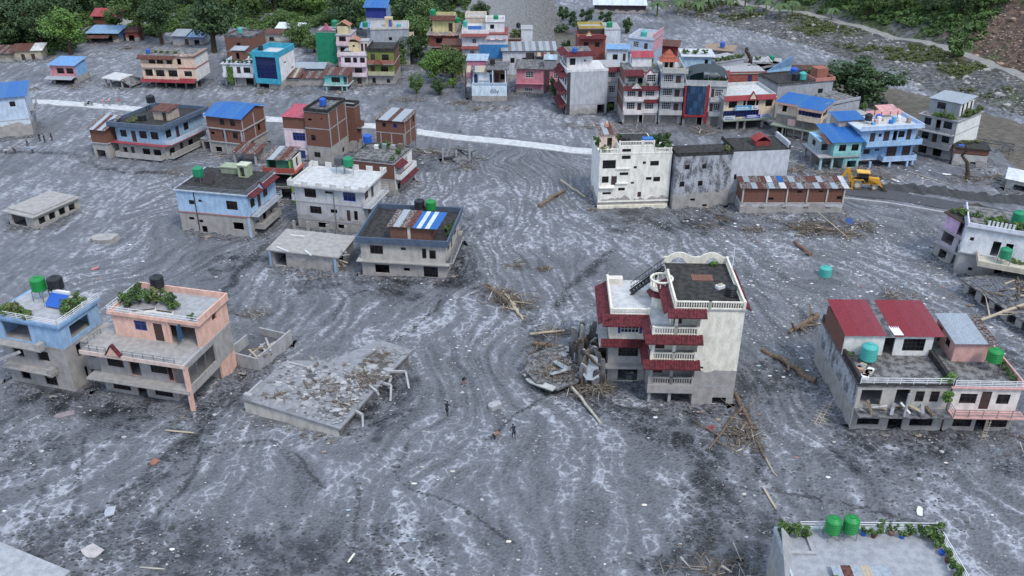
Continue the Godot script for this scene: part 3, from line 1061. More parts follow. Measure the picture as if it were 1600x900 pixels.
func near_houses() -> void:
	main_house()
	salmon_house()
	blue_terrace_house()
	red_roof_house()
	pink_house()
	# terrace roof at the bottom edge
	hs("terrace_house", "grey flat roof terrace with potted plants and twin green tanks", 21.2, -48.0, -1.0, 13.2, 7.0, 3.0)
	st(-0.8, 5.3, "9fa3a6", {}, 0.1, "9ea1a8")
	par(5.3, 0.25, "b9c4c6", "RLK", 0.18)
	rail([Vector3(2.0, 5.5, -6.85), Vector3(13.0, 5.5, -6.85), Vector3(13.05, 5.5, -0.1)], 0.75, "framewhite", 3, 1.6)
	tin(Vector3(3.2, 5.75, -2.6), Vector3(4.4, 0, 0), Vector3(0, -0.25, 3.0), ["tin", "tinbrown", "tin", "woodpale", "tin"], 0.8)
	box("beam", 0.4, 2.6, 5.3, 5.5, -4.4, -4.1, "conc"); box("beam", 2.3, 2.6, 5.3, 5.5, -6.0, -4.4, "conc")
	var sl := box("leaning_slab", -0.9, 1.0, -0.07, 0.07, -2.4, 2.4, "conc")
	sl.position = Vector3(0.2, 5.6, -3.2); sl.rotation_degrees = Vector3(14, -8, -58)
	for i in 2: tank(loc(Vector3(4.3 + 1.45 * i, 5.3, -6.1 - 0.1 * i)), 0.62, 1.45, "plasticgrass", ["green plastic water tank beside the shrub on the terrace", "green plastic water tank nearer the blue pot on the terrace"][i], 0.7)
	for q in [[0.9, 6.3, 1.1, 1.7], [2.1, 6.2, 0.8, 1.1], [12.3, 6.2, 1.1, 1.7]]:
		shrub(loc(Vector3(q[0], 5.3, -q[1])), q[2], q[3], 0, "large rounded green shrub in a corner of the tank terrace", "shrub", "terrace plants")
	for i in 13:
		var p := Vector3(7.0 + i * 0.75, 5.32, -6.4 + 0.25 * sin(i * 2.0)) if i < 7 else Vector3(12.45 + 0.1 * (i % 2), 5.32, -5.2 + (i - 7) * 0.82)
		potted(loc(p), 0.42 + 0.16 * (i % 3), 0.75 + 0.2 * (i % 4), ["plasticblue", "tinbrown", "framewhite", "8d6a52"][i % 4], "%s leafy plant in a %s pot along the white railing of the tank terrace" % [["low", "middling", "tall", "very tall"][i % 4] if i < 7 else ["short", "medium", "upright", "lanky"][i % 4], ["blue", "brown", "white", "clay"][i % 4]], "terrace plants")
	shrub(loc(Vector3(2.6, 5.3, -1.2)), 1.0, 0.9, 2, "spreading light green shrub beside the tin sheets of the terrace")
	# slab corner at the bottom edge
	hs("buried_roof", "bare pale concrete roof corner jutting from trampled mud", -47.0, -51.5, -24.0, 9.5, 6.0, 0.5)
	st(-0.8, 2.6, "conc", {}, 0.12, "a5a8ae")
	# broken slab house in the open mud
	hs("collapsed_house", "sunken house with a mud covered L-shaped roof slab and broken beams", -28.7, -78.3, -22.0, 12.0, 9.0, -1.0)
	H.position.y = 0.3
	H.rotation_degrees = Vector3(2.0, -22.0, -1.6)
	var mb := MB.new()
	var top := [Vector3(0, 1.5, 0), Vector3(12, 1.2, 0), Vector3(12, 1.15, -11.2), Vector3(12.2, 1.1, -15.6), Vector3(7.6, 1.0, -16.2), Vector3(6.4, 1.0, -11.0), Vector3(0.3, 1.3, -8.0)]
	for i in range(1, top.size() - 1): mb.face(top[0], top[i], top[i + 1], top[i + 1] + Vector3(0.001, 0, 0), Vector3.UP)
	for i in top.size():
		var a: Vector3 = top[i]
		var b: Vector3 = top[(i + 1) % top.size()]
		mb.face(a, b, b + Vector3.DOWN * 0.25, a + Vector3.DOWN * 0.25, (b - a).cross(Vector3.UP))
	part(mb, "roof_slab", "8b8d92")
	box("wall", 0.1, 11.6, -0.9, 1.0, -0.35, -0.15, "c2bdb6"); box("wall", 0.05, 0.25, -0.9, 1.25, -7.8, -0.35, "conc")
	box("wall", 7.9, 11.9, -0.9, 0.8, -15.3, -15.1, "conc"); box("wall", 11.3, 11.5, -0.9, 0.9, -15.1, -0.4, "concdark")
	for q in [[0.2, 2.4, -0.1, 0.9, 0.5], [-0.05, 1.9, -0.9, 0.25, 2.6], [2.4, 1.6, -1.2, 2.4, 0.5], [0.3, 1.75, -7.6, 3.4, 0.25]]:
		box("wall_stub", q[0], q[0] + q[3], q[1] - 0.9, q[1] - 0.35, q[2] - q[4], q[2], "conc")
	var br := [[11.6, 1.3, -10.5, 13.3, 0.9, -11.8, 14.4, -0.2, -10.4], [11.8, 1.2, -8.6, 13.0, 0.8, -9.0, 13.6, -0.2, -7.6], [11.9, 1.2, -3.2, 12.7, 0.8, -3.3, 13.2, -0.1, -2.4], [11.4, 1.35, -9.4, 12.6, 1.2, -9.9, 12.7, 1.0, -9.1], [11.2, 1.4, -7.4, 12.5, 1.3, -6.8, 12.7, 1.0, -6.7]]
	for q in br:
		var g := MB.new()
		g.bar(Vector3(q[0], q[1], q[2]), Vector3(q[3], q[4], q[5]), 0.24); g.bar(Vector3(q[3], q[4], q[5]), Vector3(q[6], q[7], q[8]), 0.22)
		part(g, "broken_beam", "conc")
	for i in 150:
		var s := rng.randf_range(0.06, 0.24)
		var o := box("rubble", -s, s, -s * 0.4, s * 0.5, -s * 0.7, s * 0.7, ["conc", "mud", "concdark", "mud", "wood"][i % 5])
		o.position = Vector3(rng.randf_range(2.0, 11.5), 1.36, -rng.randf_range(1.0, 10.0)) if i % 3 else Vector3(rng.randf_range(8.5, 11.5), 1.25, -rng.randf_range(2.0, 14.0))
		o.rotation = Vector3(rng.randf() * 0.4, rng.randf() * 6.0, rng.randf() * 0.4)
	for q in [[3.0, 2.0, 1.6, 40], [7.0, 5.0, 1.8, 50], [10.4, 8.6, 1.6, 90], [9.6, 12.5, 1.4, 50], [1.6, 1.4, 0.9, 25], [10.6, 3.4, 1.0, 40]]:
		pile(loc(Vector3(q[0], 1.32, -q[1])), q[2], q[3], "splintered wood and muck strewn on the sunken L-shaped roof slab", 1.3)
	var lumps := []
	var lc := []
	for i in 900:
		var lp := Vector3(rng.randf_range(0.3, 11.6), 1.33, -rng.randf_range(0.3, 8.0)) if i % 4 else Vector3(rng.randf_range(8.0, 11.6), 1.2, -rng.randf_range(8.0, 15.0))
		var s := rng.randf_range(0.05, 0.2) * (1.0 if rng.randf() < 0.9 else 2.4)
		lumps.append(Transform3D(Basis(Vector3.UP, rng.randf() * TAU).scaled(Vector3(s * 1.4, s * 0.5, s)), loc(lp)))
		var g := rng.randf_range(0.06, 0.42)
		lc.append(Color(g, g, g * 1.04))
	many("roof_rubble", "grey crumbs and stones covering the sunken L-shaped roof slab", lump(6, 33, 0.6), M("vcol"), lumps, lc)
	# ruin without a roof beside the salmon house
	hs("roofless_ruin", "small roofless concrete ruin filled with debris beside the salmon house", -33.2, -87.8, -22.0, 4.6, 6.6, 0.0)
	box("wall", 0, 4.6, -0.8, 1.7, -0.2, 0, "conc"); box("wall", 4.4, 4.6, -0.8, 1.9, -6.6, -0.2, "conc"); box("wall", 0, 0.2, -0.8, 1.7, -4.0, -0.2, "conc"); box("wall", 0, 4.4, -0.8, 1.3, -6.6, -6.4, "conc")
	box("partition", 3.0, 3.2, -0.8, 1.6, -3.5, -0.2, "conc"); box("floor", 0.2, 4.4, 0.0, 0.35, -6.4, -0.2, "mudwet")
	for i in 9:
		var o := box("plank", -1.2, 1.2, -0.05, 0.05, -0.12, 0.12, ["wood", "woodpale", "conc"][i % 3])
		o.position = Vector3(3.2 + rng.randf(), 1.0 + 0.1 * i, -0.6 - rng.randf() * 3.0); o.rotation = Vector3(rng.randf(), rng.randf() * 3.0, rng.randf() - 0.5)

func potted(p: Vector3, r: float, h: float, m: String, label: String, group: String) -> void:
	var t := thing("potted_plant", label, "plant", p, rng.randf() * 360.0, group)
	if not meshes.has("pot"):
		var b := MB.new()
		b.lathe(Vector3.ZERO, [Vector2(0, 0), Vector2(0.17, 0), Vector2(0.23, 0.3), Vector2(0.25, 0.3), Vector2(0.25, 0.34), Vector2(0.2, 0.34), Vector2(0, 0.3)], 12)
		meshes.pot = b.mesh()
	put(meshes.pot, "pot", t, M(m))
	var o := put(leaf_mesh("pp%d" % (rng.randi() % 2), 220, 6, 0.2, greens(0 if h < 1.0 else 2), 0.8, 60 + int(h * 10)), "foliage", t, M("leaf"))
	o.position.y = 0.3 + h * 0.45
	o.scale = Vector3(r, h * 0.55, r)

func main_house() -> void:
	hs("villa", "tall cream villa with red tiled eaves, stacked balconies and a black flat roof", 14.7, -79.8, -2.0, 9.1, 10.6, 4.6)
	var cr := "e9e5d6"
	# blank wall block
	blk(4.7, 0, 4.4, 10.6)
	st(-0.8, 2.6, cr, {"F": [["o", 2.2, 0.9, 1.5, 0.9]]}, 0.0, "conc"); st(2.6, 11.9, cr, {"F": [["o", 0.45, 2.0, 0.4, 0.3]], "R": row("w", 2, 2.0, 4.0, 4.0, 1.3, 1.2)}, 0.0, "")
	# rooms behind the loggias
	blk(0, -2.0, 4.7, 8.6)
	var lv := [-0.8, 2.6, 5.7, 8.8]
	st(-0.8, 2.6, "mud", {"F": [["o", 0.5, 1.2, 1.2, 2.0], ["o", 2.6, 1.2, 1.6, 1.3]]}, 0.0)
	st(2.6, 5.7, "mud", {"F": [["d", 0.6, 0.1, 1.0, 2.1], ["w", 2.2, 0.9, 1.8, 1.3]]}, 0.0)
	st(5.7, 8.8, cr, {"F": [["d", 0.6, 0.1, 1.0, 2.1], ["w", 2.2, 0.9, 1.8, 1.3]]}, 0.0)
	blk(2.0, -2.0, 2.7, 8.6)
	st(8.8, 11.9, cr, {"F": [["d", 0.3, 0.1, 0.9, 2.1], ["w", 1.4, 0.9, 1.1, 1.2]], "L": [["w", 2.0, 1.0, 1.2, 1.1]]}, 0.0, "")
	# loggia floors, balustrades and eaves
	blk(0, 0, 4.7, 2.0)
	for i in [1, 2, 3]:
		var y: float = lv[i]
		box("loggia_floor", -0.15, 4.69, y - 0.18, y, -1.99, 0.1, "conc" if i > 1 else "mud")
		balusters(Vector3(-0.02, y, -0.05), Vector3(2.3, y, -0.05), 0.85, cr if i > 1 else "mud"); balusters(Vector3(2.3, y, -0.05), Vector3(4.6, y, -0.05), 0.85, cr if i > 1 else "mud")
		if i == 1: box("loggia_front", -0.2, 4.72, y - 1.0, y - 0.02, 0.1, 0.24, "mud")
		else: eave("F", -0.9, 5.1, y + 0.02, 0.95, 0.62)
	eave("L", -0.1, 3.5, 5.72, 0.9, 0.6); eave("L", -0.1, 3.5, 8.82, 0.9, 0.6)
	for y in [[-0.8, 2.42], [2.6, 5.52], [5.7, 8.62]]: cols([0.12, 2.3], -0.22, y[0], y[1], 0.3, cr if y[0] > 3.0 else "mud")
	box("column", 2.15, 2.45, 8.8, 11.75, -0.4, -0.1, cr)
	# black roof with balustrade
	blk(1.9, 0, 7.2, 10.6)
	box("roof_slab", 1.8, 9.2, 11.74, 11.9, -10.7, 0.1, "conc")
	roof(11.9, "roofblack", 0.2)
	balusters(Vector3(2.0, 11.9, -0.08), Vector3(5.5, 11.9, -0.08), 0.85, cr); balusters(Vector3(5.5, 11.9, -0.08), Vector3(9.0, 11.9, -0.08), 0.85, cr)
	balusters(Vector3(2.0, 11.9, -0.3), Vector3(2.0, 11.9, -7.0), 0.85, cr); balusters(Vector3(9.0, 11.9, -0.4), Vector3(9.0, 11.9, -10.3), 0.85, cr)
	blk(1.9, 0, 3.2, 10.6); eave("F", -0.7, 3.3, 11.92, 0.9, 0.6)
	blk(1.9, 0, 7.2, 10.6); eave("L", -0.3, 6.6, 11.92, 1.0, 0.55); eave("R", 0.5, 9.8, 11.92, 0.8, 0.5)
	# curved back parapet with two arches
	var g := MB.new()
	var n := 48
	for i in n:
		var a := 7.2 * i / n
		var b := 7.2 * (i + 1) / n
		var ht := func(x: float) -> float: return 12.7 + 0.55 * maxf(0.0, 1.0 - pow((x - 1.8) / 1.3, 2)) + 0.55 * maxf(0.0, 1.0 - pow((x - 5.4) / 1.3, 2))
		var lo := func(x: float) -> float: return 11.9 + maxf(0.0, 0.75 * (1.0 - pow((x - 1.7) / 0.95, 2))) + maxf(0.0, 0.75 * (1.0 - pow((x - 5.5) / 0.85, 2)))
		for z in [-10.4, -10.6]: g.face(Vector3(1.9 + a, lo.call(a), z), Vector3(1.9 + b, lo.call(b), z), Vector3(1.9 + b, ht.call(b), z), Vector3(1.9 + a, ht.call(a), z), Vector3(0, 0, z + 10.5))
		g.face(Vector3(1.9 + a, ht.call(a), -10.4), Vector3(1.9 + b, ht.call(b), -10.4), Vector3(1.9 + b, ht.call(b), -10.6), Vector3(1.9 + a, ht.call(a), -10.6), Vector3.UP)
		g.face(Vector3(1.9 + a, lo.call(a), -10.4), Vector3(1.9 + b, lo.call(b), -10.4), Vector3(1.9 + b, lo.call(b), -10.6), Vector3(1.9 + a, lo.call(a), -10.6), Vector3.DOWN)
	part(g, "arched_parapet", cr)
	box("roof_patch", 4.6, 6.9, 11.92, 11.97, -7.6, -6.2, "brick")
	box("mast", 8.85, 8.92, 11.9, 15.6, -7.0, -6.93, "framewhite")
	# lower wing with the terrace
	blk(-4.2, -4.0, 4.2, 8.0)
	st(-0.8, 2.6, cr, {"F": [["o", 1.2, 1.0, 2.2, 1.9]]}, 0.02, "mud")
	st(2.6, 5.7, "mud", {"F": [["g", 1.1, 0.9, 2.2, 1.3]]}, 0.02)
	st(5.7, 8.8, cr, {"F": [["v", 1.2, 0.8, 2.0, 1.4]], "L": [["w", 2.0, 0.9, 1.4, 1.2]]}, 0.02, "roofpale")
	box("blue_shutter", -3.3, -3.02, 6.5, 7.9, -3.99, -3.92, "2d3f86"); box("blue_shutter", -0.97, -0.7, 6.5, 7.9, -3.99, -3.92, "2d3f86")
	eave("F", -0.9, 4.2, 8.82, 1.2, 0.8); eave("L", -1.0, 7.6, 8.82, 1.3, 0.8); eave("F", -0.9, 4.2, 5.72, 1.0, 0.4)
	box("ledge", -5.2, 0.0, 2.3, 2.55, -3.98, -3.2, "mud"); box("ledge", -5.3, -4.25, 5.0, 5.3, -11.5, -3.3, "conc")
	for q in [[-4.1, -4.1, -0.1, -4.1], [-4.1, -4.3, -4.1, -11.8]]:
		balusters(Vector3(q[0], 8.8, q[1]), Vector3(q[2], 8.8, q[3]), 0.7, cr)
	box("chest", -4.0, -2.4, 8.8, 9.5, -11.8, -11.0, "e7ded2")
	blk(-4.2, -4.0, 6.2, 8.0)
	box("terrace_floor", -0.03, 2.0, 8.66, 8.84, -11.9, -2.0, "roofpale")
	# iron stair from the terrace to the roof
	var s := MB.new()
	for i in 11:
		var y := 8.9 + 3.0 * i / 10.0
		var x := -1.6 + 3.2 * i / 10.0
		s.box(x, x + 0.34, y, y + 0.05, -9.4, -8.4)
	for z in [-9.4, -8.4]:
		s.bar(Vector3(-1.7, 8.85, z), Vector3(1.9, 12.0, z), 0.08, 0.2); s.bar(Vector3(-1.7, 9.85, z), Vector3(1.9, 13.0, z), 0.06)
		for i in 12: s.bar(Vector3(-1.6 + 0.31 * i, 8.9 + 0.27 * i, z), Vector3(-1.6 + 0.31 * i, 9.9 + 0.27 * i, z), 0.035)
	part(s, "iron_stair", "iron")
	var t := MB.new()
	t.lathe(Vector3(1.3, 0, -6.2), [Vector2(0.9, 8.8), Vector2(0.9, 11.0), Vector2(1.25, 11.05), Vector2(1.25, 11.3), Vector2(0, 11.3)], 16)
	part(t, "turret", cr)
	var t2 := MB.new()
	for i in 14: t2.tube(Vector3(1.3 + 1.15 * cos(i * 0.449), 11.3, -6.2 + 1.15 * sin(i * 0.449)), Vector3(1.3 + 1.15 * cos(i * 0.449), 12.1, -6.2 + 1.15 * sin(i * 0.449)), 0.07, 0.05, 5)
	t2.lathe(Vector3(1.3, 0, -6.2), [Vector2(1.05, 12.1), Vector2(1.28, 12.1), Vector2(1.28, 12.22), Vector2(1.05, 12.22)], 16)
	part(t2, "turret_balustrade", cr)
	var t3 := MB.new()
	t3.lathe(Vector3(1.3, 0, -6.2), [Vector2(0.92, 10.9), Vector2(1.5, 10.4)], 16)
	part(t3, "turret_eave", "tile")
	tank(loc(Vector3(8.1, 11.92, -3.0)), 0.62, 1.3, "plasticblack", "dark water tank on the black roof of the cream villa")
	var d := thing("cooler_box", "small white box lying on the black villa roof", "box", loc(Vector3(7.3, 11.92, -4.6)), 30)
	put(make_box(0.9, 0.35, 0.6), "case", d, M("framewhite"))
	var l := put(make_box(0.6, 0.12, 0.3), "lid", d, M("woodpale"))
	l.position.y = 0.35
	shrub(loc(Vector3(7.4, 11.92, -10.1)), 0.8, 0.7, 2, "green weeds in the arch of the villa's back parapet"); shrub(loc(Vector3(0.7, 8.82, -8.0)), 0.8, 1.2, 0, "green shrub under the iron stair of the villa")

func make_box(x: float, y: float, z: float) -> ArrayMesh:
	var b := MB.new()
	b.box(-x * 0.5, x * 0.5, 0, y, -z * 0.5, z * 0.5)
	return b.mesh()

func salmon_house() -> void:
	hs("salmon_house", "salmon terrace house with a roof garden and a mud covered deck", -46.2, -81.2, -14.0, 12.6, 9.4, 5.3)
	var c := "e6b6a4"
	blk(1.0, -1.3, 9.0, 8.0)
	st(-0.8, 2.6, c, {"F": [["g", 1.0, 1.3, 2.2, 1.3], ["o", 4.0, 0.8, 1.2, 2.4], ["g", 6.2, 1.3, 2.2, 1.3]]}, 0.0)
	st(2.6, 5.9, c, {"F": [["g", 1.0, 0.9, 2.0, 1.4], ["o", 3.7, 0.1, 1.3, 2.4], ["g", 6.3, 0.9, 2.0, 1.3], ["o", 8.3, 0.1, 0.7, 2.3]]}, 0.0)
	box("mud_floor", 0.1, 12.5, 2.45, 2.62, -1.29, 0.0, "mud"); box("deck", 0.0, 12.6, 5.75, 6.0, -9.2, 0.0, "conc"); box("deck_mud", 0.1, 12.2, 6.0, 6.06, -4.0, -0.1, "mud")
	box("balcony_front", 0.0, 12.5, 2.3, 2.46, -1.3, 0.1, "mud")
	box("fascia", -0.02, 12.62, 5.55, 6.02, 0.0, 0.1, "d9c3b8")
	box("pillar", 12.15, 12.55, -0.8, 5.74, -0.5, -0.1, c); box("wall", 12.35, 12.6, 2.4, 5.74, -9.2, -5.6, "mud"); box("wall", 12.33, 12.58, -0.8, 2.4, -9.2, -6.2, "dfb09c")
	box("beam", 12.36, 12.58, 2.1, 3.1, -6.2, -0.5, "mud"); box("beam", 12.36, 12.58, 5.3, 5.74, -5.6, -0.5, "mud")
	rail([Vector3(12.4, 3.1, -5.6), Vector3(12.4, 3.1, -0.5)], 2.2, "steel", 1, 1.8, "window_frame")
	box("inner_wall", 10.0, 12.3, -0.8, 5.74, -6.9, -6.7, "mud")
	gable(4.2, 6.0, 0.05, 1.8, 1.3, "tile", c)
	rails(6.0, 0.75, "steel", "", 2); rail([Vector3(0.2, 6.0, -3.4), Vector3(0.2, 6.0, -0.1), Vector3(3.2, 6.0, -0.1)], 0.7, "steel", 2, 1.2); rail([Vector3(5.2, 6.0, -0.1), Vector3(11.4, 6.0, -0.1)], 0.6, "steel", 2, 1.3)
	blk(2.0, -3.6, 10.5, 5.7)
	st(6.0, 9.0, c, {"F": [["B", 2.6, 1.1, 1.5, 1.2], ["d", 4.9, 0.05, 1.1, 2.2], ["o", 6.6, 0.05, 3.4, 2.3]], "R": [["o", 2.4, 1.7, 0.9, 0.8]]}, 0.35, "e0b3a1")
	roof(9.0, "a3a4a8", 0.1)
	blk(1.7, -3.3, 11.1, 6.0)
	par(9.0, 0.7, c, "RK"); par(9.0, 0.22, c, "FL"); rails(9.2, 0.6, "framewhite", "FL", 2)
	box("pillar", 8.7, 8.95, 6.0, 8.84, -3.75, -3.5, c)
	box("hanging_cloth", 10.2, 10.26, 6.8, 8.6, -3.75, -3.0, "2f5d86")
	for q in [[2.6, 5.0, 1.2, 2.0], [3.6, 5.6, 1.3, 2.3], [4.8, 5.5, 1.2, 2.0], [5.6, 5.8, 1.1, 2.2], [6.7, 6.0, 1.1, 1.7], [7.6, 5.7, 1.0, 1.6], [3.2, 4.3, 0.9, 1.5], [8.2, 5.0, 0.8, 1.2]]:
		shrub(loc(Vector3(q[0] + 0.2, 9.05, -q[1] - 0.6)), q[2], q[3], [0, 3, 0, 1][int(q[0]) % 4], "bushy plant in the dense garden on the salmon house roof", "shrub", "salmon roof garden")
	shrub(loc(Vector3(11.6, 9.05, -4.0)), 0.6, 0.9, 0, "small lone plant at the roof corner of the salmon house")
	for q in [[5.6, 3.9, 2.6, 28.0], [8.0, 4.2, 2.0, 0.0]]:
		var t := thing("planter", "white concrete trough at the edge of the salmon roof garden", "planter", loc(Vector3(q[0], 9.03, -q[1] - 0.3)), q[3] - 14.0, "salmon roof garden")
		put(make_box(q[2], 0.3, 0.45), "trough", t, M("e6e4de")); put(make_box(q[2] - 0.15, 0.33, 0.3), "soil", t, M("wooddark"))
	tank(loc(Vector3(4.4, 9.05, -8.9)), 0.75, 1.5, "plasticblack", "black water tank behind the salmon house's roof garden", 0.6)

func blue_terrace_house() -> void:
	hs("blue_terrace_house", "blue and grey terrace house with broken balconies and rooftop shrubs", -57.2, -83.7, -17.0, 9.3, 7.0, 5.6)
	var c := "8fb4da"
	blk(0.5, -0.9, 8.6, 6.0)
	st(-0.8, 2.6, "mud", {"F": [["o", 1.5, 1.3, 1.3, 1.2], ["w", 4.8, 1.2, 1.6, 1.3]], "R": [["o", 1.8, 0.9, 1.8, 2.0]]}, 0.02, "mud")
	st(2.6, 5.6, "mud", {"F": [["o", 1.4, 0.9, 1.4, 1.3], ["o", 4.6, 0.9, 1.6, 1.3]], "R": [["o", 1.4, 0.9, 2.4, 1.7]]}, 0.02, "mud")
	st(5.6, 8.5, c, {"F": [["o", 0.9, 0.1, 3.6, 2.2]], "R": [["o", 1.2, 0.5, 3.0, 1.6]]}, 0.35, "7ba6d6")
	roof(8.5, "a9abb0", 0.0)
	balc("F", 0.3, 7.0, 2.6, 1.1, "n", "mud", "mud"); balc("F", 0.2, 6.4, 5.6, 1.1, "n", "mud", "mud")
	box("balcony_post", 6.3, 6.9, 5.4, 6.3, -0.7, 0.15, "mud"); box("balcony_post", 6.9, 7.5, 2.3, 3.2, -0.7, 0.15, "mud")
	blk(0.15, -0.55, 9.3, 6.6)
	par(8.5, 0.3, c, "FR"); rails(8.75, 0.65, "framewhite", "FR", 3)
	var f := MB.new()
	f.bar(Vector3(-2.0, 2.2, 0.6), Vector3(4.6, 5.4, 0.7), 0.3); f.bar(Vector3(-1.8, 0.6, 0.7), Vector3(0.6, 3.4, 0.6), 0.3)
	part(f, "fallen_beam", "conc")
	# side wing behind
	blk(9.1, -3.2, 2.4, 4.2)
	st(-0.8, 2.6, "mud", {"R": [["o", 0.6, 1.0, 2.2, 1.8]], "F": [["o", 0.5, 1.0, 1.3, 1.6]]}, 0.02, "mud"); st(2.6, 5.4, "conc", {"R": [["o", 0.6, 0.8, 2.4, 1.6]], "F": [["o", 0.5, 0.8, 1.2, 1.6]]}, 0.1, "mud")
	blk(0.5, -0.9, 8.6, 6.0)
	tank(loc(Vector3(3.3, 8.53, -5.2)), 0.8, 1.65, "plasticgrass", "green water tank on a stand above the blue terrace house", 1.3); tank(loc(Vector3(4.9, 8.53, -6.0)), 0.85, 1.6, "plasticblack", "black water tank on a stand above the blue terrace house", 1.3)
	var t := thing("solar_heater", "blue solar panel tilted on the blue terrace house roof", "solar panel", loc(Vector3(6.0, 8.53, -4.6)), -17)
	var p := MB.new()
	p.ob(Transform3D(Basis(Vector3.RIGHT, 0.6), Vector3(0, 0.75, 0)), Vector3(2.3, 0.08, 1.9))
	put(p.mesh(), "panel", t, M("plasticblue"))
	var q := MB.new()
	for s in [-1.0, 1.0]: q.bar(Vector3(s, 0, -0.7), Vector3(s, 1.2, -0.7), 0.06); q.bar(Vector3(s, 0, 0.75), Vector3(s, 0.35, 0.75), 0.06)
	q.bar(Vector3(-1.2, 1.35, -0.75), Vector3(1.2, 1.35, -0.75), 0.32)
	put(q.mesh(), "frame", t, M("framewhite"))
	for k in [[1.0, 1.4, 1.0, 1.1], [2.2, 1.3, 1.1, 1.5], [3.3, 1.5, 1.1, 1.8], [4.4, 1.3, 1.0, 1.3], [5.2, 1.2, 0.8, 1.0]]:
		shrub(loc(Vector3(k[0], 8.55, -k[1])), k[2], k[3], int(k[0]) % 2 * 3, "leafy plant along the front roof rail of the blue terrace house", "shrub", "blue terrace roof plants")
	for k in [[8.2, 3.4, 1.1, 1.6], [8.3, 5.0, 1.2, 1.8], [7.6, 4.4, 0.9, 1.4]]:
		shrub(loc(Vector3(k[0], 8.55, -k[1])), k[2], k[3], 0, "leafy plant at the side rail beyond the solar panel", "shrub", "blue terrace roof plants")

func red_roof_house() -> void:
	hs("red_roof_house", "grey stained house with a red sheet roof and wrecked balcony", 35.1, -75.2, -1.0, 9.3, 13.2, 2.6)
	st(-0.8, 2.7, {"F": "c9c2b6", "R": "conc", "L": "mould", "K": "conc"}, {"F": [["o", 0.6, 1.4, 2.3, 1.2], ["o", 3.8, 0.8, 1.5, 2.1], ["o", 6.0, 1.3, 2.4, 1.3]]}, 0.0)
	st(2.7, 5.6, {"F": "b5b2ac", "R": "conc", "L": "mould", "K": "conc"}, {"F": [["o", 0.4, 0.4, 2.1, 1.9], ["o", 3.9, 0.1, 1.4, 2.3], ["w", 5.9, 0.9, 0.9, 1.3], ["w", 7.4, 0.9, 0.9, 1.3]]}, 0.12, "concdark")
	balc("F", 0.0, 9.3, 2.7, 1.5, "n", "conc", "concdark")
	roof(5.6, "roofslab", 0.1)
	par(5.6, 0.8, "roofblack", "RL", 0.25); box("kerb", -0.1, 9.4, 5.6, 5.75, -0.1, 0.1, "roofblack")
	rail([Vector3(0.1, 5.7, 0.0), Vector3(9.4, 5.7, 0.0)], 0.75, "framewhite", 3, 1.4)
	for i in 10:
		var o := box("broken_plank", -0.9, 0.9, -0.05, 0.05, -0.15, 0.15, ["conc", "wood", "framewhite", "woodpale"][i % 4])
		o.position = Vector3(0.6 + i * 0.75, 3.0 + 0.15 * (i % 3), 0.7 - 0.1 * (i % 4)); o.rotation = Vector3(rng.randf() - 0.5, rng.randf() * 3.0, rng.randf_range(-0.8, 0.8))
	box("post", 4.5, 4.7, 2.7, 5.44, 1.2, 1.4, "conc")
	# roof room
	blk(-0.05, -5.6, 9.3, 6.4)
	st(5.6, 8.2, {"F": "dfe0de", "L": "brick", "R": "dfe0de", "K": "brick"}, {"F": [["o", 4.2, 0.0, 1.1, 2.2], ["g", 6.2, 0.6, 2.3, 1.5]]}, 0.0, "")
	tin(Vector3(-0.2, 8.15, -5.3), Vector3(4.3, 0, 0), Vector3(0, 0.55, -7.0), ["tinred"]); tin(Vector3(4.1, 8.12, -5.3), Vector3(0.9, 0, 0), Vector3(0, 0.55, -7.0), ["concdark"]); tin(Vector3(5.0, 8.15, -5.3), Vector3(5.2, 0, 0), Vector3(0, 0.55, -7.0), ["tinred"])
	box("pale_sheet", 4.9, 5.9, 8.27, 8.3, -8.4, -5.35, "framewhite").rotation.x = 0.0
	tank(loc(Vector3(2.2, 5.62, -4.3)), 0.85, 1.9, "plasticteal", "teal water tank in front of the red roofed room", 0.4)
	for i in 8:
		var o := box("clutter", -0.4, 0.4, 0, 0.25, -0.3, 0.3, ["framewhite", "b98f7c", "conc", "woodpale"][i % 4])
		o.position = Vector3(0.9 + 0.25 * (i % 5), 5.63, -1.3 - 0.3 * i); o.rotation.y = i
	shrub(loc(Vector3(0.5, 5.6, -5.0)), 0.6, 1.0, 0, "small green plant growing beside the teal tank"); shrub(loc(Vector3(8.7, 5.6, -0.5)), 1.1, 1.4, 2, "bright green creeper at the corner of the red roofed house"); shrub(loc(Vector3(8.9, 4.0, 0.5)), 1.0, 1.9, 2, "bright green creeper hanging between the red roofed and pink houses")

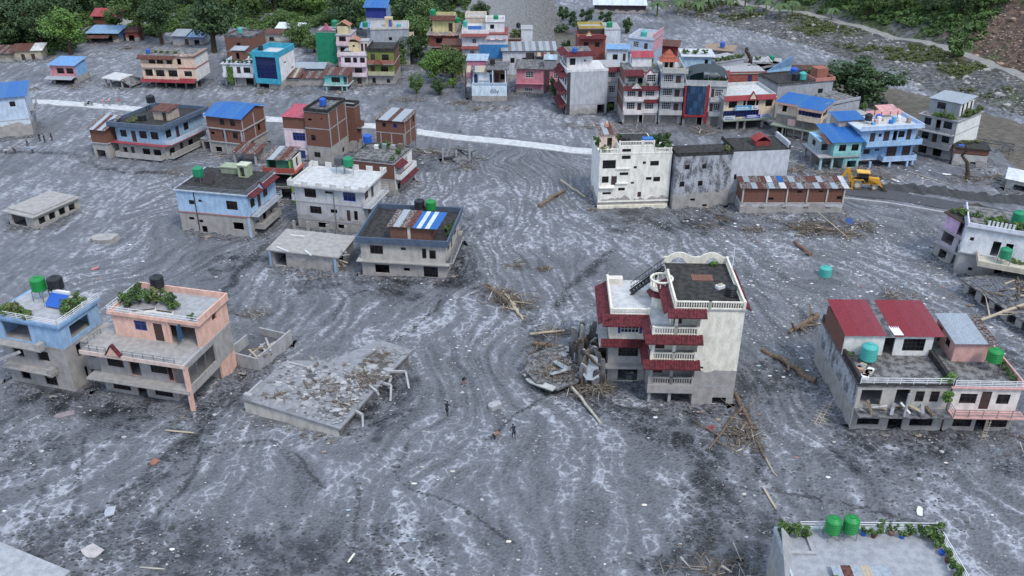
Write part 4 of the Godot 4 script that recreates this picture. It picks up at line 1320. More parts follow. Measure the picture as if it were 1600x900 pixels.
func pink_house() -> void:
	hs("pink_house", "pink two storey house with a tin roofed room and white rails", 44.6, -75.0, -2.0, 6.8, 12.0, 2.4)
	var c := "d6a49d"
	st(-0.8, 2.7, c, {"F": [["g", 0.9, 1.4, 1.9, 1.3], ["o", 3.2, 0.8, 1.1, 2.2], ["g", 4.5, 1.4, 1.9, 1.3]]}, 0.0)
	st(2.7, 5.6, "ded8d4", {"F": [["w", 0.9, 0.8, 1.7, 1.2], ["d", 3.0, 0.1, 1.0, 2.2], ["w", 4.6, 0.8, 1.3, 1.2]]}, 0.3, c)
	balc("F", 0.0, 7.3, 2.7, 1.4, "r", "steel", c)
	roof(5.6, "roofslab", 0.1)
	rail([Vector3(0.0, 5.6, 0.2), Vector3(7.2, 5.6, 0.2)], 0.8, "framewhite", 4, 1.3)
	par(5.6, 0.7, c, "R"); par(5.6, 0.5, "roofblack", "L")
	var l := MB.new()
	for s in [0.0, 0.4]: l.bar(Vector3(3.3 + s, 0.0, 1.6), Vector3(3.5 + s, 2.7, 1.3), 0.05)
	for i in 8: l.bar(Vector3(3.32 + 0.02 * i, 0.3 * i + 0.2, 1.58), Vector3(3.72 + 0.02 * i, 0.3 * i + 0.2, 1.58), 0.04)
	part(l, "ladder", "woodpale")
	blk(1.5, -4.6, 3.9, 5.0)
	st(5.6, 8.0, c, {"L": [["w", 1.0, 0.9, 1.0, 0.9], ["o", 3.2, 0.0, 1.1, 2.0]]}, 0.0, "")
	tin(Vector3(1.2, 8.0, -4.2), Vector3(3.4, 0, 0), Vector3(0, 0.4, -5.8), ["tin"]); tin(Vector3(4.6, 8.02, -4.3), Vector3(1.1, 0, 0), Vector3(0, 0.4, -5.6), ["rust"])
	tank(loc(Vector3(4.9, 5.62, -3.0)), 0.75, 1.5, "plasticgrass", "green water tank on a stand over the pink house's terrace", 1.2)
	for i in 4: shrub(loc(Vector3(6.3, 5.62, -1.2 - i * 0.9)), 0.45, 0.8, 0, "low green plant along the pink house's side parapet", "shrub", "pink house plants")
func middle_houses() -> void:
	# light blue house
	hs("light_blue_house", "light blue house with a railed black roof and red side eaves", -50.2, -124.6, -12.0, 11.4, 9.4, 3.2)
	var c := "a0c2e4"
	st(-0.8, 3.5, "mud", {"F": [["o", 1.4, 2.9, 0.9, 0.5], ["o", 1.2, 0.9, 0.7, 0.5], ["o", 3.0, 2.6, 0.7, 0.5], ["o", 8.6, 2.0, 1.7, 1.2], ["o", 3.3, 1.0, 0.9, 1.1]], "R": [["o", 1.0, 1.2, 1.5, 1.5], ["o", 4.0, 1.0, 1.2, 2.2], ["o", 6.5, 1.2, 1.5, 1.5]]}, 0.12, "a9776c")
	st(3.5, 7.0, c, {"F": [["w", 1.9, 1.2, 0.9, 0.7], ["w", 3.5, 1.7, 0.6, 0.4], ["w", 8.0, 0.9, 1.8, 1.4]], "R": [["w", 0.8, 0.9, 1.3, 1.4], ["d", 3.0, 0.1, 1.0, 2.2], ["w", 5.0, 0.9, 1.4, 1.4]]}, 0.3, "b9c2cf")
	roof(7.0, "roofblack", 0.0)
	balc("R", 0.2, 8.6, 3.5, 1.3, "r", "b9c2cf", "b7bdc8"); balc("R", 1.0, 7.0, 1.2, 1.6, "p", "mud", "mud")
	box("corner_post", 11.1, 11.5, -0.8, 3.3, 0.02, 0.09, c)
	eave("R", -0.2, 8.8, 7.05, 1.1, 0.5)
	gable(11.9, 6.7, -3.6, 1.6, 1.0, "tile", c)
	blk(-0.3, 0.3, 12.0, 9.9); rails(7.0, 0.7, "steel", "FRL", 3)
	box("drain_pipe", 2.9, 3.0, 0.5, 7.0, 0.02, 0.1, "iron")
	tank(loc(Vector3(2.0, 7.03, -3.6)), 0.8, 1.5, "plasticgreen", "green water tank on the light blue house's black roof", 0.9)
	var t := thing("solar_heater", "dark solar panel leaning beside the green tank", "solar panel", loc(Vector3(3.9, 7.03, -3.2)), -20)
	var p := MB.new()
	p.ob(Transform3D(Basis(Vector3.RIGHT, 0.8), Vector3(0, 0.7, 0)), Vector3(1.7, 0.08, 1.8)); put(p.mesh(), "panel", t, M("3b3236"))
	var p2 := MB.new()
	for s in [-0.7, 0.7]: p2.bar(Vector3(s, 0, -0.6), Vector3(s, 1.2, -0.6), 0.06)
	put(p2.mesh(), "frame", t, M("steel"))
	blk(3.6, -7.4, 4.2, 2.0); st(7.0, 8.1, "8f9a86", {}, 0.1, "9aa58e")
	blk(7.0, -6.4, 1.6, 1.6); st(7.0, 9.0, "a3b094", {"F": [["o", 0.3, 0.1, 0.8, 1.5]]}, 0.1, "c5cbb5")
	# stair room with red eaves between the two
	hs("stair_house", "narrow white stair house with a rusty roof and green posts", -39.6, -137.0, -8.0, 4.4, 4.0, 1.5)
	st(-0.8, 2.6, "mud", {"F": [["o", 0.4, 1.0, 3.2, 2.0]]}, 0.1); st(2.6, 5.2, "4a5a50", {"F": [["o", 0.5, 0.4, 3.0, 1.8]]}, 0.5, "a8483f"); st(5.2, 7.4, {"F": "3d7d62", "R": "e4e0da"}, {"F": [["o", 0.3, 0.1, 1.2, 1.8]], "R": [["o", 1.3, 0.2, 1.0, 1.7]]}, 0.0, "")
	tin(Vector3(-0.5, 7.3, 0.6), Vector3(4.6, 0, 0), Vector3(0.4, 0.7, -4.8), ["rust", "tin", "rust", "tinbrown"])
	box("post", 3.9, 4.15, -0.8, 7.2, 0.3, 0.5, "86b94a")
	balc("F", -0.6, 4.6, 5.2, 0.9, "p", "a8483f", "conc")
	# white house with a crenellated parapet
	hs("white_house", "off white house with a notched roof parapet and pale roof", -33.7, -126.3, -14.0, 12.4, 8.2, 1.9)
	c = "c4c6ca"
	blk(0.6, -0.6, 11.0, 7.4)
	st(-0.8, 1.5, "mud", {"F": [["o", 3.3, 0.9, 1.7, 0.9], ["o", 6.6, 1.1, 1.0, 0.7]]}, 0.05)
	st(1.5, 4.3, "b4b5b8", {"F": [["w", 2.2, 0.9, 1.9, 1.2], ["w", 5.6, 1.3, 1.1, 0.6], ["d", 8.2, 0.2, 0.6, 1.8], ["w", 9.4, 0.5, 0.6, 1.5]], "R": [["w", 1.4, 0.9, 1.4, 1.2], ["w", 4.2, 0.9, 1.4, 1.2]]}, 0.05)
	st(4.3, 7.0, c, {"F": [["w", 1.6, 0.7, 1.9, 1.4], ["w", 5.0, 1.6, 1.3, 0.4], ["B", 7.9, 0.7, 2.0, 1.4]], "R": [["w", 0.7, 0.7, 1.3, 1.3], ["d", 3.2, 0.1, 1.0, 2.1]]}, 0.7, c)
	roof(7.0, "roofpale", -0.5)
	balc("R", -0.4, 7.0, 4.3, 1.4, "r", "c4c6ca", c); balc("L", 0.0, 3.0, 4.3, 0.8, "p", c, c)
	var mb := MB.new()
	for i in 6:
		mb.box(-0.1 + i * 2.3, 0.95 + i * 2.3, 7.0, 7.75, 0.0, 0.14); mb.box(-0.1 + i * 2.3, 0.95 + i * 2.3, 7.0, 7.75, -8.6, -8.46)
	mb.box(-0.1, 12.4, 7.0, 7.3, -0.02, 0.12)
	for z in [-0.8, -8.3]: mb.box(-0.1, 0.05, 7.0, 7.8, z - 0.3, z + 0.9); mb.box(12.25, 12.4, 7.0, 7.8, z - 0.3, z + 0.9)
	mb.box(12.24, 12.38, 7.0, 7.3, -8.4, 0.0); mb.box(-0.08, 0.06, 7.0, 7.3, -8.4, 0.0)
	part(mb, "parapet", "d4d4d2")
	box("drain_pipe", 6.9, 7.0, 0.0, 7.0, -0.59, -0.5, "steel")
	cols([0.9, 3.2, 6.4, 9.4], 1.4, -0.8, 1.8, 0.35, "mud")
	tank(loc(Vector3(7.2, 7.03, -6.2)), 0.8, 1.5, "plasticgreen", "green water tank on thin legs above the pale roof", 1.4); tank(loc(Vector3(5.7, 7.03, -6.4)), 0.8, 1.5, "5a5d63", "grey water tank on thin legs above the pale roof", 1.4)
	# grey house in front
	hs("grey_house", "grey two storey house with a navy parapet and brick roof hut", -21.2, -109.9, -7.0, 12.7, 11.8, 2.2)
	c = "b3b0ab"
	blk(0.5, -0.5, 11.7, 10.8)
	st(-0.8, 2.4, c, {"F": [["o", 1.8, 1.2, 2.0, 1.3], ["o", 5.8, 1.7, 0.9, 0.5], ["g", 8.6, 1.0, 2.0, 1.6]], "R": [["o", 1.5, 1.0, 1.6, 1.4], ["o", 5.0, 0.8, 1.2, 2.0]]}, 0.6, "a9a7a3")
	st(2.4, 5.2, c, {"F": [["w", 1.3, 0.9, 1.8, 1.3], ["w", 5.6, 1.7, 0.7, 0.4], ["w", 8.5, 0.6, 0.6, 1.5], ["w", 9.5, 0.6, 0.9, 1.3]], "R": [["w", 1.5, 0.9, 1.6, 1.2], ["d", 4.2, 0.1, 1.0, 2.1], ["w", 6.6, 0.9, 1.6, 1.2]]}, 0.5, "56657e")
	roof(5.2, "roofblack", -0.4)
	blk(0.0, 0.0, 12.7, 11.8); par(5.2, 0.75, "4f6078", "FRLK", 0.2)
	blk(0.5, -0.5, 11.7, 10.8); balc("R", 0.0, 9.0, 2.4, 1.0, "r", "concdark", "conc")
	blk(4.6, -1.2, 5.6, 3.8); st(5.2, 7.4, {"F": "brickpale", "R": "brick", "L": "b9a79c", "K": "brick"}, {}, 0.0, "")
	box("plaster_strip", 7.0, 7.4, 5.2, 7.3, -1.19, -1.1, "d5cfc7")
	tin(Vector3(4.2, 7.35, -0.8), Vector3(3.6, 0, 0), Vector3(0.5, 0.6, -4.6), ["rust", "tin", "rust", "tinbrown"]); tin(Vector3(7.8, 7.4, -0.6), Vector3(3.4, 0, 0), Vector3(0.6, 0.6, -4.4), ["tinblue", "c9d6e2", "tinblue", "c9d6e2", "tinblue"], 0.6)
	tank(loc(Vector3(8.4, 5.22, -10.0)), 0.75, 1.5, "plasticgrass", "green water tank at the back of the navy parapet roof", 1.0); tank(loc(Vector3(6.7, 5.22, -10.2)), 0.75, 1.45, "plasticblack", "black water tank at the back of the navy parapet roof", 1.0)
	shrub(loc(Vector3(11.6, 5.22, -5.0)), 0.7, 1.0, 0, "green weeds inside the navy parapet")
	for i in 6: shrub(loc(Vector3(12.3, 5.3, -3.0 - i * 0.9)), 0.5, 0.6, 1, "dark moss plants along the navy parapet's side", "shrub", "navy parapet weeds")
	# buried slab house
	hs("buried_house", "half buried house with a mud flooded slab roof and lying posts", -34.3, -112.7, -11.0, 10.8, 7.4, 1.4, Vector2(0, -1.5))
	blk(0.4, -0.6, 9.6, 6.6)
	st(-1.2, 2.7, "b4b3b2", {"F": [["o", 0.2, 1.3, 1.9, 2.0]], "R": [["o", 0.4, 1.2, 2.2, 2.0]]}, 0.55, "mud")
	for q in [[2.2, -0.4, 2.4, -25.0], [6.0, -0.2, 1.8, -40.0], [2.5, -5.0, 2.2, 0.0]]:
		var o := box("fallen_post", -q[2] * 0.5, q[2] * 0.5, 0, 0.2, -0.13, 0.13, "d2d2d2")
		o.position = Vector3(q[0], 2.72, q[1]); o.rotation_degrees.y = q[3]
	cols([0.3, 9.9], -0.3, -0.8, 2.5, 0.3, "8fa9c9")
	for i in 12:
		var g := MB.new()
		var a := Vector3(9.5 + rng.randf() * 2.0, 0.2 + rng.randf() * 2.6, -0.5 - rng.randf() * 2.0)
		g.tube(a, a + Vector3(rng.randf_range(-2.4, 1.4), rng.randf_range(-0.6, 1.0), rng.randf_range(-1.0, 1.4)), 0.12, 0.05, 6)
		part(g, "driftwood", ["woodpale", "conc", "wood"][i % 3])
	# shed buried at the field edge
	hs("buried_shed", "low shed buried to its eaves with a mud crusted roof", -78.0, -127.5, -24.0, 5.6, 8.6, 0.0)
	st(-0.8, 2.3, "b3aea6", {"F": [["o", 0.8, 0.9, 3.0, 2.0]], "R": row("o", 4, 0.6, 1.9, 1.3, 1.2, 1.1)}, 0.5, "mud")
	box("mud_crust", -0.2, 5.6, 2.3, 2.5, -8.2, -0.4, "mud")
	# blue house with the brick stair tower
	hs("tilted_blue_house", "tilted blue house with a mossy roof and rusty roofed stair tower", -72.7, -158.4, -18.0, 10.2, 12.4, 0.6, Vector2(-1.5, 1.5))
	c = "8fb1cf"
	st(-0.8, 2.9, "a9a7a4", {"F": [["d", 2.6, 1.0, 0.8, 1.8], ["o", 0.9, 1.6, 0.9, 1.0], ["w", 5.2, 1.5, 1.6, 1.2], ["w", 7.6, 1.5, 1.6, 1.2]], "R": [["w", 1.0, 1.4, 1.4, 1.2], ["d", 4.0, 0.8, 1.0, 2.0], ["w", 6.5, 1.4, 1.4, 1.2]]}, 0.9, "a43f4d")
	st(2.9, 6.0, c, {"F": [["w", 1.0, 0.9, 1.4, 1.3], ["d", 3.4, 0.1, 1.0, 2.1], ["w", 5.2, 0.9, 1.6, 1.4], ["w", 7.7, 0.9, 1.6, 1.4]], "R": [["w", 0.8, 0.9, 1.5, 1.4], ["d", 3.6, 0.1, 1.0, 2.2], ["w", 6.0, 0.9, 1.4, 1.4]]}, 0.9, "55667e")
	roof(6.0, "roofblack", -0.6)
	balc("F", 0.0, 10.0, 0.4, 1.3, "p", "a9a7a4", "conc"); balc("R", 0.0, 11.0, 0.4, 1.3, "b", "a9a7a4", "conc"); balc("R", 0.0, 11.5, 2.9, 1.4, "p", "b9c6d6", "a43f4d")
	blk(-0.9, 0.9, 12.0, 14.0); par(6.0, 0.7, "56677f", "FRLK", 0.25)
	blk(5.2, -4.6, 3.4, 3.0); st(6.0, 7.8, "b5a69c", {"F": [["d", 2.0, 0.0, 0.8, 1.5]]}, 0.0, ""); tin(Vector3(4.8, 7.8, -4.2), Vector3(4.2, 0, 0), Vector3(0, 0.5, -3.6), ["tinbrown"])
	tank(loc(Vector3(3.6, 6.0, -3.4)), 0.75, 1.4, "plasticblack", "black water tank on the mossy roof of the tilted blue house"); tank(loc(Vector3(1.2, 6.0, -9.4)), 0.8, 1.5, "plasticblack", "black water tank raised at the back of the tilted blue house", 1.8)
	for q in [[2.4, 1.6], [2.0, 2.8], [1.4, 4.0], [4.0, 9.0]]: shrub(loc(Vector3(q[0], 6.02, -q[1])), 0.9, 0.7 if q[1] < 5.0 else 1.8, 3, "weedy plant on the mossy roof of the tilted blue house", "shrub", "tilted roof weeds")
	blk(-4.4, 1.6, 3.4, 3.4); st(-0.8, 2.8, "a9a7a4", {"F": [["o", 0.5, 0.6, 2.0, 1.6]]}, 0.2); st(2.8, 5.6, "brick", {}, 0.0, ""); tin(Vector3(-4.9, 5.3, 2.1), Vector3(4.4, 0, 0), Vector3(0.5, 1.7, -4.6), ["rust", "tin", "tinbrown", "tin", "rust"])
	blk(-8.0, -2.0, 4.4, 5.0); st(-0.8, 2.6, "b8b4ad", {"F": [["o", 1.2, 1.2, 1.6, 1.0]]}, 0.3, "c2c4c6")
	# brick house with the blue roof
	hs("blue_roof_brick_house", "brick house with a bright blue sheet roof beside the tilted house", -56.5, -160.6, -17.0, 7.3, 8.2, 1.2)
	st(-0.8, 2.3, "a5a09b", {"F": [["o", 1.0, 1.0, 1.4, 1.0]], "R": [["o", 1.2, 1.0, 2.0, 1.6]]}, 0.25)
	st(2.3, 4.9, "brick", {"F": [["w", 3.0, 0.8, 1.0, 1.2], ["w", 5.2, 0.8, 1.0, 1.2], ["o", 0.5, 1.2, 0.8, 0.5]], "R": [["o", 5.0, 0.8, 0.9, 1.2]]}, 0.25); st(4.9, 7.2, "brick", {"F": [["w", 2.8, 0.6, 1.0, 1.2], ["w", 5.0, 0.6, 1.0, 1.2]]}, 0.0, "")
	cols([0.15, 3.6, 7.15], 0.03, -0.8, 4.9, 0.3, "conc")
	for z in [-0.3, -4.2, -8.0]: box("column", 7.2, 7.36, -0.8, 7.0, z - 0.15, z + 0.15, "conc")
	tin(Vector3(-0.5, 7.1, 0.5), Vector3(8.2, 0, 0), Vector3(0, 1.15, -5.0), ["tinblue"]); tin(Vector3(-0.5, 8.25, -4.5), Vector3(8.2, 0, 0), Vector3(0, -1.0, -4.3), ["tinblue"])
	var gb := MB.new()
	for x in [7.3, 7.1]: gb.tri(Vector3(x, 7.04, -0.1), Vector3(x, 8.2, -4.5), Vector3(x, 7.04, -8.2))
	part(gb, "gable_wall", "brick")
	blk(-2.4, -0.8, 2.3, 3.5); st(-0.8, 2.2, "b3b0ab", {"F": [["o", 0.3, 0.8, 1.6, 1.6]]}, 0.15)
	# lean-to with the rusty roof below it
	hs("rusty_lean_to", "rusty roofed lean-to on concrete posts below the brick house", -50.4, -154.0, -14.0, 4.6, 3.6, 0.0)
	cols([0.2, 4.3], -0.2, -0.8, 2.4, 0.28, "conc"); cols([0.2, 4.3], -3.4, -0.8, 2.4, 0.28, "conc"); box("wall", 0.3, 4.2, -0.8, 2.2, -3.5, -3.3, "b8a79c")
	tin(Vector3(-0.2, 2.3, 0.2), Vector3(5.0, 0, 0), Vector3(0, 0.6, -4.2), ["tinbrown", "rust"])
	# pink house with the brick top
	hs("pink_brick_house", "slim pink house with a brick top and flat red roof", -41.3, -156.4, -11.0, 4.2, 6.0, 0.0)
	st(-0.8, 2.4, {"F": "e3d8da", "L": "conc", "K": "conc", "R": "conc"}, {"F": [["b", 1.9, 1.2, 1.8, 1.6]]}, 0.02); st(2.4, 6.0, "e0cbd4", {"F": [["B", 1.6, 1.4, 2.4, 1.5]]}, 0.06, "e0cbd4"); st(6.0, 8.3, "brick", {}, 0.0, "")
	tin(Vector3(-0.2, 8.2, 0.3), Vector3(4.5, 0, 0), Vector3(0, 0.5, -6.6), ["b4495c"])
	# brick tower house
	hs("brick_tower_house", "tall bare brick house with a blue tank on its roof", -37.0, -155.0, -15.0, 4.6, 7.6, 1.8)
	st(-0.8, 3.2, "a8a5a2", {"F": [["w", 1.2, 1.9, 1.2, 1.0]], "R": [["o", 4.4, 1.4, 1.0, 1.0]]}, 0.03); st(3.2, 6.6, "brick", {"F": [["w", 0.9, 1.0, 0.9, 1.1]]}, 0.06); st(6.6, 9.6, "brick", {"F": [["o", 0.7, 1.3, 0.7, 0.4], ["o", 3.2, 1.7, 0.3, 0.3]]}, 0.1, "concdark")
	for z in [-0.3, -3.6, -7.3]: box("column", 4.55, 4.68, 2.0, 9.4, z - 0.15, z + 0.15, "conc")
	roof(9.6, "concdark", 0.05); par(9.6, 0.6, "roofblack")
	blk(0.0, -7.7, 6.2, 2.4); st(-0.8, 8.6, "brick", {}, 0.06); par(8.6, 0.5, "roofblack")
	balc("R", 0.0, 2.0, 4.6, 0.8, "p", "brick")
	tank(loc(Vector3(2.3, 9.62, -3.2)), 0.62, 1.4, "plasticblue", "blue water tank on top of the brick tower house", 0.3)
	# brick house on stilts
	hs("stilted_brick_house", "square brick house raised on concrete legs with a patched tin roof", -24.9, -158.3, -16.0, 5.6, 5.8, 0.0)
	cols([0.2, 2.8, 5.4], -0.2, -0.8, 2.4, 0.3, "conc"); cols([0.2, 5.4], -5.6, -0.8, 2.4, 0.3, "conc"); box("wall", 0.3, 4.0, -0.8, 2.2, -3.5, -3.3, "mud")
	st(2.2, 4.8, "brick", {}, 0.03); st(4.8, 7.2, "brick", {"F": [["w", 1.3, 0.9, 0.7, 0.9], ["B", 3.4, 0.9, 0.8, 0.9]], "R": [["o", 4.0, 0.8, 0.9, 1.2]]}, 0.0, "")
	for x in [0.9, 3.0, 5.45]: box("column", x - 0.1, x + 0.1, 2.3, 4.6, 0.0, 0.05, "conc")
	for z in [-0.3, -2.8, -5.4]: box("column", 5.58, 5.65, 2.3, 7.0, z - 0.12, z + 0.12, "conc")
	tin(Vector3(-0.2, 7.1, 0.3), Vector3(6.2, 0, 0), Vector3(0, 0.45, -6.4), ["rust", "tin", "tin", "tinbrown", "tin", "tin"])
	# brick house behind the white one
	hs("white_balcony_house", "brick sided house with white and red balconies and a cluttered roof", -27.3, -141.2, -16.0, 8.2, 8.2, 0.8)
	st(-0.8, 2.8, {"F": "b3aba4", "R": "dfe0e0", "L": "brick", "K": "brick"}, {"R": [["o", 1.0, 1.2, 1.4, 1.3], ["o", 4.5, 1.2, 1.4, 1.3]]}, 0.05); st(2.8, 5.6, {"F": "brick", "R": "dfe0e0", "L": "brick", "K": "brick"}, {"R": [["v", 1.0, 1.0, 1.4, 1.2], ["v", 4.5, 1.0, 1.4, 1.2]]}, 0.1)
	roof(5.6, "roofslab", 0.1); par(5.6, 0.35, "concdark"); rails(5.9, 0.7, "steel", "F", 2)
	balc("R", 0.2, 7.4, 2.8, 1.0, "p", "dfe0e0", "conc"); eave("R", 0.0, 3.6, 5.4, 1.0, 0.7); eave("R", 0.2, 7.4, 3.0, 1.3, 1.0)
	tank(loc(Vector3(1.2, 5.62, -5.6)), 0.75, 1.5, "plasticblue", "blue water tank at the corner of the cluttered brick roof", 1.2)
	for q in [[3.0, 6.5, 0.8, 1.0], [4.2, 6.8, 1.0, 1.5], [7.2, 4.5, 0.8, 1.4], [7.4, 1.4, 0.7, 1.0]]: shrub(loc(Vector3(q[0], 5.65, -q[1])), q[2], q[3], 0, "green plant among the clutter of the brick balcony house roof", "shrub", "cluttered roof plants")
	for i in 4: box("roof_clutter", 2.2 + i * 1.3, 3.0 + i * 1.3, 5.65, 6.3 + 0.2 * (i % 2), -6.4 - 0.4 * i, -5.8 - 0.4 * i, ["framewhite", "8f9aa4", "conc", "7a6a5e"][i])
	# ruined shelter by the road
	hs("ruined_shelter", "collapsed concrete shelter with standing posts beside the pale road", -12.8, -155.6, -11.0, 5.6, 4.0, 0.0)
	for q in [[0.2, 0.0, 2.4], [2.6, -0.5, 2.0], [5.2, 0.0, 3.6], [0.5, -3.6, 3.2], [4.8, -3.4, 2.0]]: box("post", q[0] - 0.15, q[0] + 0.15, -0.6, q[2], q[1] - 0.15, q[1] + 0.15, "conc")
	for q in [[1.5, 1.4, -1.5, 14.0, 3.4], [4.0, 1.9, -2.0, -10.0, 2.8], [3.8, 0.6, 0.2, 25.0, 2.4]]:
		var o := box("fallen_slab", -q[4] * 0.5, q[4] * 0.5, -0.1, 0.1, -1.3, 1.3, "concdark")
		o.position = Vector3(q[0], q[1], q[2]); o.rotation_degrees = Vector3(q[3] * 0.7, q[3] * 2.0, q[3])
	# white four storey house
	hs("white_tall_house", "tall white house with scattered small windows and a planted roof", 13.8, -133.8, 4.0, 11.5, 8.0, 1.7)
	var w := [["g", 0.5, 7.5, 2.1, 1.4], ["w", 3.5, 9.0, 1.4, 0.6], ["w", 5.8, 10.0, 0.45, 0.35], ["w", 6.9, 8.1, 0.5, 0.45], ["w", 8.1, 7.8, 1.4, 0.8], ["w", 5.5, 7.4, 0.5, 0.4], ["w", 3.3, 6.3, 1.4, 0.5], ["w", 0.5, 5.1, 1.1, 1.1], ["d", 2.0, 4.7, 0.9, 1.5], ["w", 7.6, 5.4, 0.9, 0.5], ["w", 8.8, 5.1, 1.1, 0.8], ["w", 5.2, 4.8, 0.5, 0.35], ["w", 3.2, 3.7, 1.1, 0.5], ["w", 0.7, 3.1, 1.4, 0.4], ["d", 6.4, 2.5, 0.6, 0.9]]
	st(-0.8, 9.2, {"F": "eeece4", "L": "e8e8e6", "R": "d9d7d0", "K": "conc"}, {"F": w.filter(func(q): return q[2] + q[4] < 9.7), "R": [["o", 1.0, 2.5, 1.0, 3.0]]}, 0.05, "eeece4")
	box("step_ledge", 2.7, 4.9, 6.6, 6.75, 0.01, 0.25, "eeece4"); box("step_ledge", 2.7, 4.7, 4.1, 4.25, 0.01, 0.25, "eeece4"); box("step_ledge", 0.0, 11.5, 1.0, 1.2, 0.01, 0.2, "eeece4"); box("step_ledge", 0.1, 2.6, 3.5, 3.65, 0.01, 0.5, "eeece4"); box("plinth", -0.1, 11.3, -0.5, 0.5, 0.02, 0.5, "e6e0cf")
	blk(3.0, 0.0, 5.6, 6.0); st(9.2, 10.4, "eeece4", {"F": [["w", 0.5, 0.2, 1.4, 0.5]]}, 0.02, "eeece4"); roof(10.4, "roofblack", 0.1)
	balusters(Vector3(3.1, 10.4, -0.1), Vector3(6.6, 10.4, -0.1), 0.7, "e9e6dc"); balusters(Vector3(6.8, 10.4, -0.1), Vector3(8.5, 10.4, -0.1), 0.7, "e9e6dc"); balusters(Vector3(0.1, 9.2, -0.1), Vector3(2.8, 9.2, -0.1), 0.7, "e9e6dc"); balusters(Vector3(8.8, 9.2, -0.1), Vector3(11.3, 9.2, -0.1), 0.7, "e9e6dc")
	blk(0.3, -2.6, 2.8, 3.6); st(9.2, 11.6, "dcc3b6", {"F": [["o", 1.2, 0.0, 0.8, 1.7]]}, 0.0, ""); tin(Vector3(0.1, 11.5, -2.3), Vector3(3.2, 0, 0), Vector3(0, 0.6, -4.2), ["rust", "tin", "tinbrown", "rust"], 0.8)
	box("finial", 1.4, 2.0, 12.0, 12.5, -5.2, -4.6, "c98a6a"); box("finial", 1.55, 1.85, 12.5, 12.9, -5.05, -4.75, "d8c3b5")
	eave("R", 0.2, 3.0, 9.6, 1.2, 1.1); box("blue_tarp", 6.8, 8.5, 10.8, 11.3, -1.6, -0.5, "2d6fc0")
	tank(loc(Vector3(4.3, 10.42, -1.6)), 0.6, 1.1, "plasticblack", "black water tank behind the balusters of the tall white house")
	for q in [[0.5, 9.2, 0.6, 0.9, 1.3], [0.2, 9.2, 3.4, 1.0, 2.4], [3.4, 10.4, 3.0, 0.8, 1.2], [9.4, 9.2, 1.6, 1.5, 2.6], [10.4, 9.2, 2.0, 1.5, 2.8], [9.6, 9.2, 3.2, 1.4, 2.4], [1.6, 9.2, 0.5, 0.6, 0.9], [11.0, 9.2, 0.9, 0.9, 1.6]]: shrub(loc(Vector3(q[0], q[1], -q[2])), q[3], q[4], 1 if q[3] > 1.2 else 0, "leafy plant in the roof garden of the tall white house", "shrub", "white house roof garden")
	# stained concrete houses beside it
	hs("stained_house", "black stained grey concrete house beside the tall white one", 25.8, -133.5, 7.0, 9.2, 4.6, 2.6)
	st(-0.8, 9.0, "mould", {"F": [["w", 1.5, 7.4, 0.8, 0.8], ["w", 4.3, 7.4, 0.7, 0.8], ["w", 0.9, 4.5, 0.8, 0.9], ["w", 3.9, 4.5, 0.8, 0.9], ["o", 2.9, 2.0, 0.8, 0.4], ["o", 5.0, 0.9, 0.8, 0.4], ["o", 1.9, 0.7, 0.9, 0.4]]}, 0.05, "roofblack"); roof(9.0, "roofblack", 0.1); par(9.0, 0.4, "roofblack", "FRL")
	shrub(loc(Vector3(8.4, 9.0, -0.8)), 1.0, 1.3, 3, "yellowish green shrub on the black stained roof edge")
	hs("plain_concrete_house", "plain pale concrete house with a small red temple on its roof", 35.0, -135.0, 7.0, 9.4, 6.0, 2.2)
	st(-0.8, 9.3, "c2c7cf", {"F": [["w", 0.6, 5.2, 0.4, 0.9]]}, 0.05, "roofblack"); par(9.3, 0.5, "roofblack", "LR"); par(9.3, 0.9, "c2c7cf", "R", 0.3)
	blk(4.2, -1.6, 2.4, 2.0); st(9.3, 10.2, "8d3232", {}, 0.0, "")
	tin(Vector3(4.0, 10.1, -1.4), Vector3(1.4, 0.8, 0), Vector3(0, 0, -2.4), ["9a2f2c"]); tin(Vector3(6.8, 10.1, -1.4), Vector3(-1.4, 0.8, 0), Vector3(0, 0, -2.4), ["9a2f2c"])
	# brick store with the patched roof
	hs("brick_store", "long low brick store with concrete posts and a patched rusty roof", 36.2, -131.3, 0.0, 16.2, 3.4, 1.5)
	st(-0.8, 2.0, "c3c3c6", {"F": row("o", 4, 3.0, 3.5, 1.7, 0.8, 0.25)}, 0.08, "bdbdc0"); st(2.0, 4.6, "brick", {"F": [["w", 4.2, 0.4, 0.9, 0.45], ["w", 8.6, 1.6, 0.9, 0.45], ["w", 12.0, 1.7, 0.7, 0.35], ["w", 15.0, 0.5, 0.8, 0.6]]}, 0.0, "")
	cols([0.15, 4.0, 7.1, 10.3, 13.4, 16.05], 0.06, 2.0, 4.5, 0.22, "c3bdb6")
	tin(Vector3(-0.4, 4.55, 0.5), Vector3(17.0, 0, 0), Vector3(0.1, 0.16, -2.4), ["rust", "rust", "tin", "tinbrown", "rust", "9aa9b8", "rust", "c2c6ca", "tinbrown", "rust", "tin"], 0.9)
	tin(Vector3(-0.3, 4.76, -1.7), Vector3(17.0, 0, 0), Vector3(0.1, 0.16, -2.3), ["tinbrown", "tin", "rust", "rust", "tinbrown", "c2c6ca", "rust", "tinblue", "rust", "tin", "rust", "rust", "tinbrown"], 0.9)
	# turquoise house
	hs("turquoise_house", "turquoise house with a blue sheet roof over an open ground floor", 54.6, -150.6, 6.0, 7.2, 7.4, 0.0)
	c = "8fd0d2"
	cols([0.3, 2.4, 4.6], -0.3, -0.8, 2.6, 0.35, "a9d4d6"); cols([0.3, 6.9], -7.0, -0.8, 2.6, 0.35, "conc"); box("wall", 0.3, 7.0, -0.8, 2.4, -4.6, -4.4, "mud"); box("floor_slab", -0.4, 7.3, 2.44, 2.62, -7.4, 0.3, "conc")
